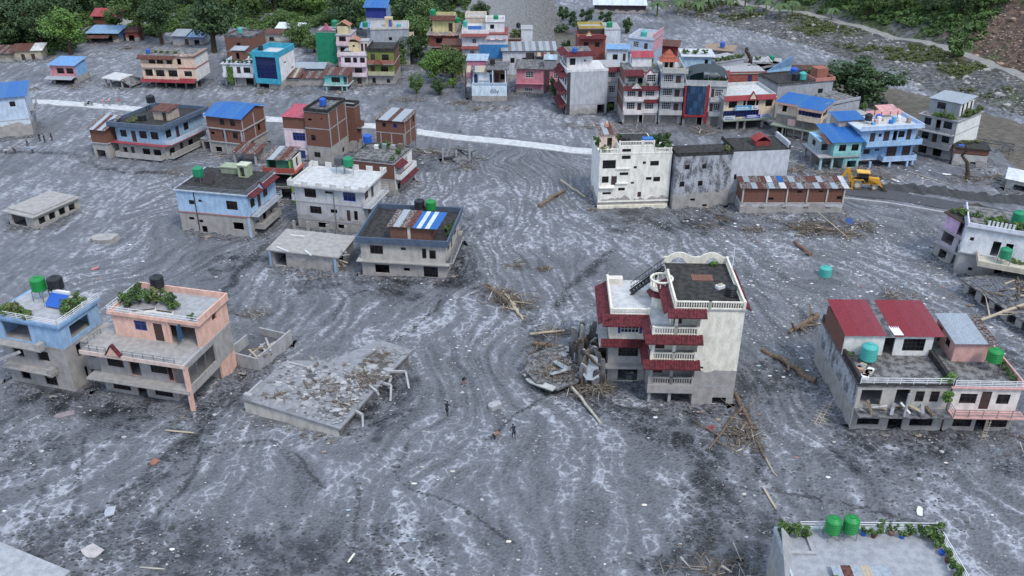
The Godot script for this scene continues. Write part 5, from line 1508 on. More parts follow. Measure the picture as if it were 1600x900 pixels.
	blk(4.6, 0.0, 2.6, 4.3); st(-0.8, 2.4, c, {"F": [["o", 0.5, 1.2, 1.7, 1.3]]}, 0.0, "")
	blk(2.2, 0.0, 5.0, 7.2); st(2.62, 5.4, c, {"F": [["w", 0.9, 0.9, 1.3, 1.2], ["w", 3.2, 0.9, 1.3, 1.2]], "L": [["d", 1.5, 0.0, 1.0, 2.0]]}, 0.0, "")
	blk(0.2, -1.6, 2.0, 5.0); st(2.62, 5.0, "9fb0b5", {"F": [["o", 0.4, 0.6, 1.2, 1.2]], "L": [["w", 1.5, 0.8, 1.4, 1.0]]}, 0.05, "8fbfe0")
	tin(Vector3(1.4, 5.3, 0.5), Vector3(6.2, 0, 0), Vector3(0, 1.0, -7.8), ["tinblue"]); tin(Vector3(0.6, 5.05, 0.4), Vector3(1.0, 0, 0), Vector3(0, 0.7, -4.0), ["tinbrown"])
	blk(0, 0, 7.2, 7.4); rail([Vector3(2.2, 2.62, 0.25), Vector3(7.2, 2.62, 0.25)], 0.7, "8fd0d2", 2, 1.2)
	# sky blue balcony house
	hs("sky_blue_house", "sky blue house with two curved balconies and a crowded roof terrace", 62.2, -152.6, 9.0, 10.6, 7.4, 0.0)
	c = "80aedb"
	cols([1.8, 5.6, 9.0, 10.0], 0.9, -0.8, 1.2, 0.35, "9fc2e6"); box("wall", 0.3, 10.2, -0.8, 1.1, -2.6, -2.4, "mud")
	blk(0, -0.4, 10.4, 6.8)
	box("floor_slab", -0.05, 10.5, 1.05, 1.22, -7.2, -0.35, "c5cbd3")
	st(1.22, 4.2, {"F": c, "L": "c0c4c8"}, {"F": [["w", 0.9, 1.0, 1.2, 0.9], ["w", 3.0, 1.5, 0.9, 0.4], ["d", 5.4, 0.2, 1.9, 1.9], ["d", 8.4, 0.2, 1.6, 1.9]]}, 0.02); st(4.2, 7.0, "99bee2", {"F": [["d", 1.6, 0.2, 1.0, 1.7], ["w", 3.2, 1.1, 0.6, 0.6], ["d", 4.2, 0.1, 1.1, 2.0], ["o", 6.0, 0.1, 0.8, 2.0], ["w", 7.0, 0.8, 1.2, 1.2], ["d", 8.6, 0.1, 0.9, 2.1]]}, 0.9, "b5cdec")
	balc("F", 4.0, 10.6, 1.22, 1.5, "p", "a5c3e8", "b5cdec"); balc("F", 0.2, 11.0, 4.2, 1.6, "p", "98c0e6", "8fb5e6")
	roof(7.0, "roofpale", 0.0)
	blk(-0.6, 0.4, 11.8, 7.6); par(7.0, 0.6, "b5cdec", "FR", 0.2)
	blk(-2.4, -4.6, 4.6, 3.4); st(1.2, 7.4, {"F": "b0a79c", "R": "4fa3d8"}, {"F": [["o", 0.6, 3.8, 1.2, 1.0]]}, 0.0, ""); tin(Vector3(-2.8, 7.3, -4.2), Vector3(5.4, 0, 0), Vector3(0, 0.5, -4.2), ["tinblue"])
	tank(loc(Vector3(2.2, 7.02, -3.0)), 0.65, 1.3, "plasticblack", "black water tank on the sky blue house's terrace", 0.6); tank(loc(Vector3(5.4, 7.02, -5.0)), 0.5, 1.0, "plasticblue", "small blue barrel on the sky blue house's terrace")
	for i in 9: box("roof_clutter", 2.6 + i * 0.85, 3.2 + i * 0.85, 7.03, 7.4 + 0.3 * (i % 3), -2.6 - 0.6 * (i % 4), -2.0 - 0.6 * (i % 4), ["4fa3d8", "c9a8a0", "framewhite", "a98f7c", "2d6fc0"][i % 5])
	tin(Vector3(5.8, 8.3, -5.2), Vector3(3.6, 0, 0), Vector3(0, 0.5, -2.6), ["d79a98"]); cols([6.0, 9.2], -5.3, 7.0, 8.3, 0.12, "wood"); cols([6.0, 9.2], -7.6, 7.0, 8.75, 0.12, "wood")
	# tilted white house by the river
	hs("riverside_house", "tilted white and grey house with plants trailing over its edge by the river", 75.6, -160.5, -50.0, 6.8, 9.4, 0.0, Vector2(0, 2.0))
	st(-0.8, 2.2, "8f8f90", {"F": [["o", 0.6, 1.0, 1.6, 1.6], ["o", 3.4, 1.0, 1.6, 1.6]]}, 0.02); st(2.2, 4.8, {"F": "a9a9ab", "R": "dfe3e2", "L": "conc", "K": "conc"}, {"F": [["w", 0.8, 0.8, 1.3, 1.3], ["d", 2.8, 0.1, 0.9, 2.0], ["w", 4.6, 0.8, 1.4, 1.3]]}, 0.02); st(4.8, 7.4, {"F": "a9a9ab", "R": "dfe3e2", "L": "conc", "K": "conc"}, {"F": [["w", 0.8, 0.8, 1.3, 1.3], ["o", 3.0, 0.1, 0.9, 2.0], ["w", 4.4, 0.8, 1.6, 1.3]]}, 0.4, "9a9a9c")
	balc("F", 0.0, 6.8, 2.2, 1.3, "p", "8f8f90", "conc"); balc("F", 0.0, 6.8, 4.8, 1.3, "r", "steel", "conc"); roof(7.4, "roofslab", 0.0)
	blk(0.2, -2.2, 5.6, 5.4); st(7.4, 10.0, {"F": "9aa0a6", "R": "e3e6e4"}, {"F": [["w", 1.4, 0.9, 1.6, 1.2]], "R": row("w", 3, 0.6, 1.6, 0.3, 0.7, 1.9)}, 0.0, ""); tin(Vector3(-0.1, 9.95, -1.9), Vector3(6.3, 0, 0), Vector3(0, 0.4, -6.0), ["tin"])
	for i in 12: shrub(loc(Vector3(6.7, 7.0 + 0.2 * (i % 3), -0.6 - 0.65 * i) if i > 3 else Vector3(2.6 + i * 1.1, 7.3, -0.1)), 0.75 + 0.15 * (i % 3), 1.1 + 0.5 * (i % 2), [2, 0, 3][i % 3], "trailing green plant along the roof edge of the riverside house", "shrub", "riverside roof plants")
	hs("mossy_roof_hut", "small pale hut with a dark mossy roof below the riverside house", 79.6, -153.6, -16.0, 5.6, 4.6, 0.6)
	st(-0.8, 2.3, {"F": "b8b6b4", "L": "a79b91"}, {"F": [["o", 3.0, 0.9, 0.9, 0.8]], "L": [["w", 0.6, 1.0, 0.9, 0.9], ["w", 2.3, 1.0, 0.9, 0.9]]}, 0.0, ""); st(2.3, 3.4, {"F": "brick", "L": "c9b5a8"}, {}, 0.25, "roofblack"); roof(3.4, "roofblack", 0.0)
	for q in [[1.0, 2.0], [2.2, 3.0], [3.2, 3.6], [4.2, 3.8]]: shrub(loc(Vector3(q[0], 3.42, -q[1])), 0.8, 0.5, 3, "mossy green clump on the dark hut roof", "shrub", "hut roof moss")
	box("blue_tarp", 0.6, 1.9, 3.42, 3.5, -1.8, -0.7, "2d5fc0")
	hs("white_roof_shed", "collapsed shed with a white sheet roof near the river bank", 83.2, -141.4, -30.0, 7.0, 4.5, 0.5, Vector2(0, -3))
	st(-0.8, 2.2, "b9b8b6", {"F": [["o", 1.2, 1.2, 1.8, 1.0], ["o", 4.2, 0.8, 1.2, 1.8]], "L": [["o", 0.8, 1.0, 2.0, 1.4]]}, 0.0, ""); tin(Vector3(-0.4, 2.2, 0.5), Vector3(8.0, 0, 0), Vector3(0, 0.3, -5.4), ["d9dcde"])
	# leaning houses at the side
	hs("leaning_lilac_house", "leaning lilac and white house with a shrub topped roof", 60.6, -116.2, -62.0, 5.4, 6.6, 2.4, Vector2(0, -7))
	st(-1.2, 2.4, "a9a7ab", {"F": [["o", 0.8, 1.6, 1.2, 1.4], ["o", 3.0, 1.6, 0.8, 2.0]]}, 0.3, "mud"); st(2.4, 4.8, "b3aeb8", {"F": [["o", 0.4, 0.5, 1.8, 1.6], ["o", 3.0, 0.1, 1.0, 2.0]]}, 0.3, "mud"); st(4.8, 7.2, "cfb0d2", {"F": [["o", 2.2, 0.1, 0.9, 2.0], ["w", 3.8, 0.7, 1.0, 1.1]]}, 0.4, "wooddark"); roof(7.2, "roofblack", 0.0)
	for i in 6: shrub(loc(Vector3(0.4 + i * 0.9, 7.2, -0.7 - 0.5 * i)), 0.7 + 0.1 * (i % 3), 0.8 + 0.5 * (i % 2), [0, 2, 1][i % 3], "green shrub on the leaning lilac house roof", "shrub", "lilac roof plants")
	hs("white_corner_house", "white house with a chamfered corner behind a mossy balcony slab", 61.4, -110.8, -22.0, 9.5, 8.0, 1.0, Vector2(0, -2))
	st(-1.0, 3.4, "a9a8a8", {"F": [["o", 1.6, 1.8, 0.5, 0.5], ["o", 4.8, 1.0, 0.9, 1.9]], "L": [["o", 3.0, 2.0, 0.5, 0.5]]}, 0.2); st(3.4, 7.2, {"F": "dfe3ea", "L": "d9dee8", "R": "7f8aa4"}, {"F": [["w", 0.7, 1.8, 0.5, 0.5], ["o", 3.6, 0.1, 1.0, 2.2], ["o", 5.2, 0.1, 0.9, 2.2]]}, 0.3, "8f939c"); par(7.2, 0.5, "d9dee8", "FLR"); roof(7.2, "roofslab", 0.1)
	balc("F", 2.0, 9.0, 3.4, 3.6, "n", "conc", "c9c2b4"); box("balcony_rim", 2.0, 9.0, 3.42, 4.0, 3.4, 3.6, "c3bba9"); box("balcony_rim", 1.98, 2.15, 3.42, 4.0, 0.1, 3.4, "c3bba9")
	tank(loc(Vector3(5.2, 3.42, 1.6)), 0.75, 1.5, "plasticgreen", "green water tank on the mossy balcony slab", 0.9); tank(loc(Vector3(6.2, 7.22, -3.5)), 0.8, 1.7, "plasticgreen", "green water tank among shrubs on the chamfered house roof", 0.4)
	for i in 6: shrub(loc(Vector3(2.6 + i * 0.9, 7.22, -1.0 - 0.8 * (i % 3))), 0.9, 1.2 + 0.4 * (i % 2), [0, 2][i % 2], "green shrub beside the tank on the chamfered house roof", "shrub", "chamfered roof plants")
	for i in 3: shrub(loc(Vector3(6.6 + i * 0.9, 3.42, 0.8)), 0.7, 0.7, 2, "light green weed on the mossy balcony slab", "shrub", "balcony weeds")
	for i in 7: box("fence_slat", 2.3 + i * 0.5, 2.6 + i * 0.5, 7.2, 8.4, -0.2, -0.1, "d9dcdf")
	hs("low_slab_row", "low buried row with an open slab roof and driftwood on top", 60.2, -105.2, -76.0, 15.5, 9.0, 0.9)
	st(-0.8, 1.9, "b5b2ae", {"F": row("o", 6, 0.8, 2.4, 0.9, 1.4, 1.4)}, 0.6, "concdark")
	box("mud_crust", 0.2, 15.2, 1.9, 1.98, -8.6, -0.2, "bank")
	box("wall_slab", 10.6, 12.8, 1.6, 4.6, -3.2, -2.9, "9a9da0"); box("wall_slab", 12.6, 12.9, -0.5, 3.6, -6.0, -1.0, "a9acae")
	for i in 34:
		var g := MB.new()
		var a := Vector3(rng.randf_range(2.0, 12.0), 2.05 + 0.08 * (i % 4), -rng.randf_range(1.0, 7.0))
		var b := a + Vector3(rng.randf_range(-2.2, 2.2), rng.randf_range(0.0, 0.3), rng.randf_range(-2.0, 2.0))
		g.tube(a, b, 0.14, 0.07, 6)
		part(g, "driftwood", ["wood", "woodpale", "wooddark"][i % 3])
func far_houses() -> void:
	var c := ""
	# white house at the frame edge with faded blue paint
	hs("blue_splashed_house", "white house with faded blue paint and a blue roof beside the road", -103.0, -166.6, 20.0, 9.4, 8.0, 2.6)
	st(-0.8, 3.6, {"F": "c7d3de", "R": "c9d4de"}, {}, 0.02); st(3.6, 8.2, {"F": "bcd0e6", "R": "cfdcea"}, {"F": [["w", 6.6, 2.6, 1.0, 1.0]]}, 0.0, "")
	tin(Vector3(-0.4, 8.1, 0.5), Vector3(10.2, 0, 0), Vector3(0, 0.9, -8.8), ["tinblue"]); balc("R", 2.0, 7.0, 4.6, 1.0, "r", "steel")
	# salmon three storey house
	hs("peach_house", "peach three storey house with red awning and arched gallery", -84.9, -204.9, -6.0, 12.8, 7.6, 0.4)
	c = "e3c4ad"
	cols([0.3, 2.6, 5.0, 7.4, 9.8, 12.4], -0.3, -0.8, 1.9, 0.3, "8f8a86"); box("wall", 0.3, 12.4, -0.8, 1.8, -2.6, -2.4, "3f3d3d")
	box("floor_slab", -0.1, 12.9, 1.75, 1.92, -7.6, 0.1, "conc"); tin(Vector3(-0.3, 2.3, 0.1), Vector3(13.0, 0, 0), Vector3(0, -0.7, 1.4), ["tinred"])
	st(1.92, 4.8, {"F": c, "R": "dcdcdc", "L": c}, {"F": [["o", 0.6, 0.7, 1.8, 1.6], ["w", 3.2, 0.4, 2.0, 1.8], ["w", 6.2, 0.4, 2.2, 1.8], ["w", 10.0, 0.9, 1.8, 1.2]]}, 0.15, "a8483f")
	cols([2.8, 5.7, 8.6], 0.12, 1.92, 4.6, 0.25, "e6dccb"); balc("F", 0.2, 8.8, 1.92, 0.5, "p", c)
	st(4.8, 7.4, {"F": c, "R": "dcdcdc", "L": c}, {"F": [["w", 2.0, 0.6, 1.5, 1.5], ["w", 3.9, 0.6, 1.5, 1.5], ["w", 6.2, 0.6, 1.3, 1.4], ["o", 8.7, 0.6, 1.0, 1.4]]}, 0.3, "tinbrown"); balc("F", 0.2, 8.8, 4.8, 0.5, "p", c); roof(7.4, "roofslab", -0.2)
	blk(8.4, 0, 4.5, 7.0); par(7.4, 0.4, "c7a998", "FR"); blk(-0.3, 0.3, 9.4, 7.6); eave("F", 0, 8.6, 7.5, 0.8, 0.7, "tinbrown"); gable(10.2, 7.2, 0.1, 2.6, 1.2, "conc", c)
	tank(loc(Vector3(1.2, 7.42, -2.0)), 0.5, 1.0, "plasticblue", "small blue tank on the peach house roof")
	for i in 4: shrub(loc(Vector3(2.6 + i * 1.6, 7.42, -2.4)), 0.7, 0.7, 3, "dry weed on the roof of the peach house", "shrub", "peach roof weeds")
	# white house with roof plants
	hs("white_planted_house", "low white house with hedge plants along its roof", -66.8, -206.3, -5.0, 7.4, 7.0, 0.0)
	cols([0.3, 2.5, 4.9, 7.1], -0.3, -0.8, 2.2, 0.35, "a9acae"); box("wall", 0.3, 7.2, -0.8, 2.1, -3.0, -2.8, "4a4a4b"); box("door_grille", 2.8, 4.6, -0.8, 1.9, -0.4, -0.3, "conc"); box("floor_slab", 0, 7.4, 2.1, 2.26, -7.0, 0.05, "conc")
	st(2.26, 5.2, "dde2ea", {"F": [["w", 0.8, 0.8, 1.6, 1.3], ["d", 3.3, 0.1, 0.9, 2.1], ["w", 4.9, 0.8, 1.6, 1.3]]}, 0.3, "cfd5de"); balc("F", 0, 7.4, 2.26, 0.8, "p", "dde2ea")
	for i in 7: shrub(loc(Vector3(0.5 + i * 1.05, 5.22, -0.5)), 0.75, 0.9, 1, "dark hedge plant along the white house's roof edge", "shrub", "white roof hedge")
	blk(1.4, -3.0, 2.8, 2.6); st(5.2, 7.6, "brickpale", {"F": [["o", 1.0, 0.2, 0.8, 1.5]]}, 0.0, ""); tin(Vector3(1.1, 7.5, -2.7), Vector3(3.6, 0, 0), Vector3(0, 0.3, -3.4), ["tin"])
	tank(loc(Vector3(6.2, 5.22, -3.0)), 0.6, 1.3, "plasticgreen", "green tank on the low white house beside the glass front", 0.6)
	# blue glass front
	hs("blue_glass_building", "turquoise framed building with a dark blue glass grid front", -58.8, -204.2, -12.0, 6.2, 8.4, 2.0, Vector2.ZERO, "building")
	c = "2fa3c4"
	st(-0.8, 1.6, "b3b0ac", {"F": [["o", 0.6, 0.6, 2.4, 1.6]]}, 0.0); box("panel", 0.05, 6.2, 1.3, 2.4, 0.02, 0.5, c)
	st(1.6, 7.4, {"F": "", "R": "e3e5ea", "L": "c9ced6", "K": "conc"}, {"R": [["w", 2.2, 3.8, 1.2, 0.3], ["w", 5.6, 1.8, 1.4, 0.3]]}, 0.0); box("frame_post", 0.0, 0.6, 2.4, 7.4, -0.2, 0.5, c); box("frame_post", 5.6, 6.2, 2.4, 7.4, -0.2, 0.5, c)
	for j in 6:
		for i in 8: box("pane", 0.62 + i * 0.622, 0.62 + i * 0.622 + 0.57, 2.44 + j * 0.82, 2.44 + j * 0.82 + 0.77, 0.1, 0.16, "glassblue")
	box("curtain_wall_grid", 0.58, 5.62, 2.42, 7.36, 0.0, 0.1, "7f6f9a")
	box("panel", -0.1, 6.3, 7.4, 8.6, 0.02, 0.5, c); blk(-0.1, 0.0, 6.4, 8.4); par(7.4, 1.2, c, "RLK", 0.2); roof(7.42, "roofpale", 0.2)
	tank(loc(Vector3(0.9, 7.45, -2.4)), 0.55, 1.2, "plasticblack", "black tank on the turquoise framed building", 0.8)
	# small blue and pink house
	hs("blue_pink_house", "small pink fronted house with blue side wall and tin awning", -107.6, -208.1, -6.0, 6.0, 5.4, 0.6)
	st(-0.8, 1.7, {"F": "6f6a6a", "R": "a9a6a2"}, {"F": [["o", 0.6, 0.6, 4.6, 1.5]]}, 0.0); st(1.7, 4.5, {"F": "cf8a94", "R": "79aee0"}, {"F": [["w", 1.6, 0.7, 1.7, 1.3], ["w", 3.9, 0.7, 1.7, 1.3]]}, 0.0, "")
	balc("F", 0, 6, 1.7, 0.6, "p", "cf8a94"); tin(Vector3(-0.6, 2.0, 0.7), Vector3(6.8, 0, 0), Vector3(-0.3, -0.5, 1.5), ["tin"]); tin(Vector3(-0.4, 4.4, 0.6), Vector3(6.8, 0, 0), Vector3(0, 0.7, -6.2), ["5f96cf"])
	hs("collapsed_hut", "collapsed roadside hut with a cracked slab roof", -94.6, -205.4, -14.0, 7.0, 5.0, 0.0, Vector2(0, -4))
	cols([0.3, 1.6, 4.6, 6.6], -0.4, -0.8, 2.0, 0.35, "conc"); box("wall", 0.2, 6.6, -0.8, 1.9, -4.4, -4.2, "concdark"); box("roof_slab", -0.2, 4.6, 2.0, 2.2, -4.8, 0.4, "roofpale")
	var o := box("roof_slab", -1.4, 1.4, -0.1, 0.1, -2.2, 2.2, "roofslab")
	o.position = Vector3(5.8, 1.5, -2.2); o.rotation_degrees = Vector3(0, 0, -28)
	# low sheds and the houses under the trees
	hs("brown_roof_shed", "low shed with a brown rusty roof at the wood's edge", -135.0, -228.0, 2.0, 8.0, 6.0, 0.0); st(-0.8, 2.3, "8a857a", {}, 0.0, ""); tin(Vector3(-0.4, 2.2, 0.4), Vector3(8.8, 0, 0), Vector3(0, 0.7, -6.6), ["tinbrown", "rust"])
	hs("cream_shed", "cream shed with two doors and a bent roof at the wood's edge", -127.6, -229.4, 10.0, 7.2, 5.0, 0.0); st(-0.8, 2.5, "b8ad98", {"F": [["d", 2.2, 0.8, 0.9, 1.6], ["d", 4.6, 0.8, 0.9, 1.6]]}, 0.0, ""); tin(Vector3(-0.4, 2.4, 0.4), Vector3(5.0, 0, 0), Vector3(0, 0.8, -5.6), ["tinbrown"]); tin(Vector3(4.6, 2.4, 0.4), Vector3(3.0, 0, 0), Vector3(0, 0.8, -5.6), ["d5d5d2"])
	hs("red_roof_cottage", "white and brick cottage with a bright red roof among trees", -122.5, -268.0, -3.0, 9.0, 7.0, 0.0); st(-0.8, 3.6, {"F": "brick", "R": "dadada"}, {"F": [["w", 6.4, 1.6, 1.2, 1.0]]}, 0.0, ""); box("white_bay", 6.0, 9.1, -0.5, 3.4, 0.0, 0.3, "d6d6d8"); tin(Vector3(-0.5, 3.5, 0.7), Vector3(10.0, 0, 0), Vector3(0, 1.6, -4.2), ["a5343c"]); tin(Vector3(-0.5, 5.1, -3.5), Vector3(10.0, 0, 0), Vector3(0, -1.6, -4.2), ["a5343c"])
	hs("blue_roof_shed", "open shed under a pale blue tin roof beside the trees", -116.8, -250.2, -2.0, 8.6, 6.0, 0.0); st(-0.8, 2.6, {"F": "5a4a46", "R": "3f6fb8"}, {"F": [["o", 0.8, 0.8, 6.0, 1.8]]}, 0.0, ""); tin(Vector3(-0.5, 2.5, 0.6), Vector3(9.4, 0, 0), Vector3(0, 0.9, -6.8), ["7fa6cf"]); tin(Vector3(0.4, 2.0, 0.7), Vector3(6.0, 0, 0), Vector3(0, -0.5, 1.5), ["tinbrown"])
	hs("red_shed", "small red shed next to the pale blue roof", -107.0, -251.5, 0.0, 3.6, 4.0, 0.0); st(-0.8, 2.4, "8f4541", {"F": [["o", 0.8, 0.6, 1.6, 1.8]]}, 0.0, ""); tin(Vector3(-0.3, 2.4, 0.4), Vector3(4.2, 0, 0), Vector3(0, 0.6, -4.8), ["tinbrown"])
	hs("double_blue_shed", "pair of joined blue roofed sheds between two trees", -92.5, -247.0, -3.0, 8.4, 5.0, 0.0); st(-0.8, 2.4, {"F": "8d93a4"}, {"F": [["d", 3.4, 0.8, 1.0, 1.6], ["o", 6.0, 0.8, 1.4, 1.4]]}, 0.0, ""); tin(Vector3(-0.4, 2.4, 0.5), Vector3(4.4, 0, 0), Vector3(0, 0.8, -5.6), ["tin"]); tin(Vector3(4.2, 2.2, 0.5), Vector3(4.6, 0, 0), Vector3(0, 0.8, -5.6), ["7f9fc8"])
	# brick block and the shed behind the glass front
	hs("brick_block", "square brick block with a mint tank behind the glass front", -71.6, -226.0, -14.0, 7.4, 7.0, 0.0); st(-0.8, 3.4, "brickpale", {"F": [["o", 0.6, 1.4, 1.0, 1.2]]}, 0.05); st(3.4, 7.0, "brickpale", {"F": [["w", 3.2, 1.0, 1.0, 1.2]]}, 0.05, "concdark"); par(7.0, 0.4, "concdark")
	tank(loc(Vector3(3.2, 7.02, -2.4)), 0.6, 1.3, "plasticteal", "mint water tank on the square brick block", 0.5)
	hs("white_roof_bungalow", "bungalow with a white sheet roof behind the garden palms", -67.6, -249.0, -8.0, 10.0, 6.0, 0.0); st(-0.8, 2.8, "cfccc4", {"F": [["w", 1.0, 1.4, 1.4, 1.1], ["w", 7.2, 1.4, 1.4, 1.1]]}, 0.0, ""); tin(Vector3(-0.5, 2.7, 0.6), Vector3(5.5, 0, 0), Vector3(0, 0.7, -3.4), ["tinbrown"]); tin(Vector3(1.8, 3.5, -2.6), Vector3(8.0, 0, 0), Vector3(0, 0.9, -4.0), ["d3dbe4"])
	# green wrapped house
	hs("green_wrapped_house", "narrow house wrapped in green netting with a pink arch on top", -48.6, -224.6, -4.0, 5.2, 6.0, 0.0); st(-0.8, 8.4, {"F": "cloth", "R": "dfb9c4", "L": "cloth"}, {"R": row("w", 2, 1.2, 2.2, 4.8, 1.0, 1.4)}, 0.02); par(8.4, 0.3, "concdark", "FRL"); gable(2.7, 8.4, -0.6, 3.2, 1.9, "c26a8c", "c26a8c")
	tank(loc(Vector3(4.2, 8.42, -3.6)), 0.8, 1.6, "plasticgreen", "green tank beside the pink arch", 0.6)
	hs("pink_balcony_house", "slim pink house with balconies behind the white rowed one", -43.2, -223.0, -4.0, 3.6, 6.0, 0.0); st(-0.8, 2.8, "d5a3b3", {"F": [["w", 0.8, 1.4, 1.4, 1.3]]}, 0.1); st(2.8, 5.6, "e6c9d2", {"F": [["w", 0.8, 0.9, 1.6, 1.3]]}, 0.1); st(5.6, 8.0, "e0c2c9", {"F": [["w", 0.7, 0.8, 1.7, 1.2]]}, 0.2); balc("F", 0, 3.6, 2.8, 0.8, "p", "e6c9d2"); balc("F", 0, 3.6, 5.6, 0.8, "p", "e6c9d2")
	blk(0.2, -1.0, 2.8, 2.6); st(8.0, 10.0, "dccfa6", {}, 0.0, ""); tin(Vector3(-0.2, 9.9, -0.7), Vector3(1.8, 1.0, 0), Vector3(0, 0, -3.2), ["b07a62"]); tin(Vector3(3.4, 9.9, -0.7), Vector3(-1.8, 1.0, 0), Vector3(0, 0, -3.2), ["b07a62"])
	# lilac and olive pair
	hs("lilac_house", "pale lilac house with white balconies joined to the olive one", -39.4, -206.8, -2.0, 5.9, 7.0, 1.6); st(-0.8, 2.2, "a3a1a1", {"F": [["w", 0.6, 1.2, 1.0, 1.0], ["d", 3.4, 0.7, 1.0, 1.9]]}, 0.0); st(2.2, 4.5, "dbc5d6", {"F": [["d", 1.2, 0.1, 0.9, 1.8], ["w", 3.0, 0.6, 1.7, 1.2]]}, 0.1); st(4.5, 6.9, "dfd0dc", {"F": [["w", 0.8, 0.7, 1.5, 1.2], ["w", 2.8, 0.7, 0.9, 1.2], ["w", 4.4, 0.7, 1.1, 1.2]]}, 0.2); balc("F", 0, 5.9, 2.2, 0.8, "p", "e6d5e0"); balc("F", 0, 5.9, 4.5, 0.8, "p", "e6d5e0"); par(6.9, 0.7, "e3d6dc", "F"); roof(6.9, "roofpale")
	blk(1.4, -3.0, 2.4, 2.6); st(6.9, 9.4, "dcc9a0", {"F": [["w", 0.9, 1.2, 0.5, 0.5]]}, 0.0, ""); tin(Vector3(1.0, 9.3, -2.7), Vector3(1.6, 0.8, 0), Vector3(0, 0, -3.2), ["b07a62"]); tin(Vector3(4.2, 9.3, -2.7), Vector3(-1.6, 0.8, 0), Vector3(0, 0, -3.2), ["b07a62"])
	blk(3.8, -3.6, 2.1, 2.6); st(6.9, 9.4, "d9cdca", {"F": [["d", 0.3, 0.1, 0.6, 1.8], ["d", 1.2, 0.1, 0.6, 1.8]]}, 0.1)
	for i in 3: shrub(loc(Vector3(0.5 + i * 0.9, 6.92, -1.0)), 0.7, 0.9, 1, "dark plant on the lilac house roof", "shrub", "lilac house roof plants")
	hs("olive_house", "olive green house with a small red gable and brick side", -33.4, -207.2, -2.0, 6.2, 8.4, 1.4); c = "76873f"; st(-0.8, 2.4, "a5a39f", {"F": [["w", 0.8, 1.1, 0.8, 1.3], ["w", 4.2, 1.2, 0.8, 0.9]]}, 0.0); st(2.4, 5.0, {"F": c, "R": "brickpale"}, {"F": [["d", 0.6, 0.1, 1.0, 1.9], ["w", 3.0, 0.6, 1.7, 1.3]]}, 0.1); st(5.0, 7.9, {"F": c, "R": "brickpale"}, {"F": [["d", 0.8, 0.1, 1.0, 2.0], ["w", 3.4, 0.7, 1.6, 1.3]]}, 0.25, "roofblack"); balc("F", 0, 6.2, 2.4, 0.8, "p", "b5b48e"); balc("F", 0, 6.2, 5.0, 0.8, "p", "a4695a"); gable(2.6, 5.0, 0.85, 2.4, 1.2, "9a4a3c", "8f5a4a"); par(7.9, 0.5, "roofblack", "FRL")
	for i in 5: shrub(loc(Vector3(0.8 + i * 1.1, 7.92, -0.8)), 0.6, 0.5, 1, "dark weed along the olive house roof", "shrub", "olive roof weeds")
	hs("grey_render_house", "grey rendered house with cream balconies behind the olive one", -34.9, -224.4, 6.0, 9.4, 8.0, 0.0); st(-0.8, 9.0, {"F": "a5abb5", "L": "a8d8de", "R": "d9c9b4"}, {"F": [["w", 4.4, 7.0, 0.8, 0.8]]}, 0.15); par(9.0, 0.35, "c5c2bd", "FRLK"); balc("R", 0.5, 6.0, 3.0, 1.2, "p", "dcccb6"); balc("R", 0.5, 6.0, 6.0, 1.2, "p", "dcccb6")
	tank(loc(Vector3(7.0, 9.02, -1.8)), 0.55, 0.9, "plasticteal", "small mint tank on the grey rendered house"); tank(loc(Vector3(-1.2, 9.4, -1.0)), 0.65, 1.4, "plasticgreen", "green tank at the corner of the grey rendered house")
	box("roof_stump", -1.9, -0.5, 9.0, 9.4, -1.8, -0.2, "conc"); box("roof_room", 3.6, 5.6, 9.0, 11.2, -4.0, -2.4, "c9b58f"); box("roof_door", 4.6, 5.3, 9.0, 10.8, -2.39, -2.3, "3f4fa0")
	hs("blue_roof_tower", "tall blue sided house with a bright blue gabled roof", -38.2, -240.0, -5.0, 5.4, 6.0, 0.0); st(-0.8, 6.0, "c9d0da", {}, 0.1); st(6.0, 8.6, {"F": "b5b9c2", "R": "7f9fd0"}, {}, 0.1); st(8.6, 11.4, {"F": "22338c", "R": "7f9fd0"}, {}, 0.0, ""); tin(Vector3(-0.5, 11.3, 0.6), Vector3(6.4, 0, 0), Vector3(0, 1.4, -3.8), ["tinblue"]); tin(Vector3(-0.5, 12.7, -3.2), Vector3(6.4, 0, 0), Vector3(0, -1.4, -3.6), ["tinblue"]); tin(Vector3(-1.5, 6.4, 2.0), Vector3(6.6, 0, 0), Vector3(0, 1.1, -2.4), ["5f8fd0"])
	# turquoise hut on legs
	hs("stilted_turquoise_hut", "little turquoise hut on bent concrete legs above the mud", -42.6, -201.8, -6.0, 5.4, 4.2, 0.0); cols([0.4, 4.0, 5.1], 0.2, -0.8, 1.4, 0.28, "8fb5b4"); cols([0.4, 5.0], -3.8, -0.8, 1.4, 0.28, "conc"); box("floor_slab", -0.2, 5.6, 1.35, 1.52, -4.2, 0.5, "c5d6d6"); st(1.52, 3.8, {"F": "6fc7c4", "R": "brickpale"}, {"F": [["w", 1.6, 0.5, 2.0, 1.2], ["d", 4.4, 0.1, 0.8, 1.8]]}, 0.0, ""); rail([Vector3(0, 1.5, 0.4), Vector3(5.4, 1.5, 0.4)], 0.6, "c9dedd", 2, 1.0); tin(Vector3(-0.3, 3.8, 0.6), Vector3(6.2, 0, 0), Vector3(0, 0.6, -5.0), ["tinbrown", "rust", "tinbrown"])
	hs("buried_rusty_shed", "mud walled shed with a rust streaked roof between houses", -54.4, -206.0, -3.0, 11.0, 5.0, 0.0); st(-0.8, 1.9, "a5a19d", {}, 0.0, ""); tin(Vector3(-0.5, 2.1, 0.6), Vector3(6.0, 0, 0), Vector3(0, 0.9, -5.6), ["rust", "tinbrown", "rust", "woodpale"], 0.6); tin(Vector3(5.5, 1.9, 0.3), Vector3(6.0, 0, 0), Vector3(0, 0.4, -5.2), ["tinbrown", "rust"])
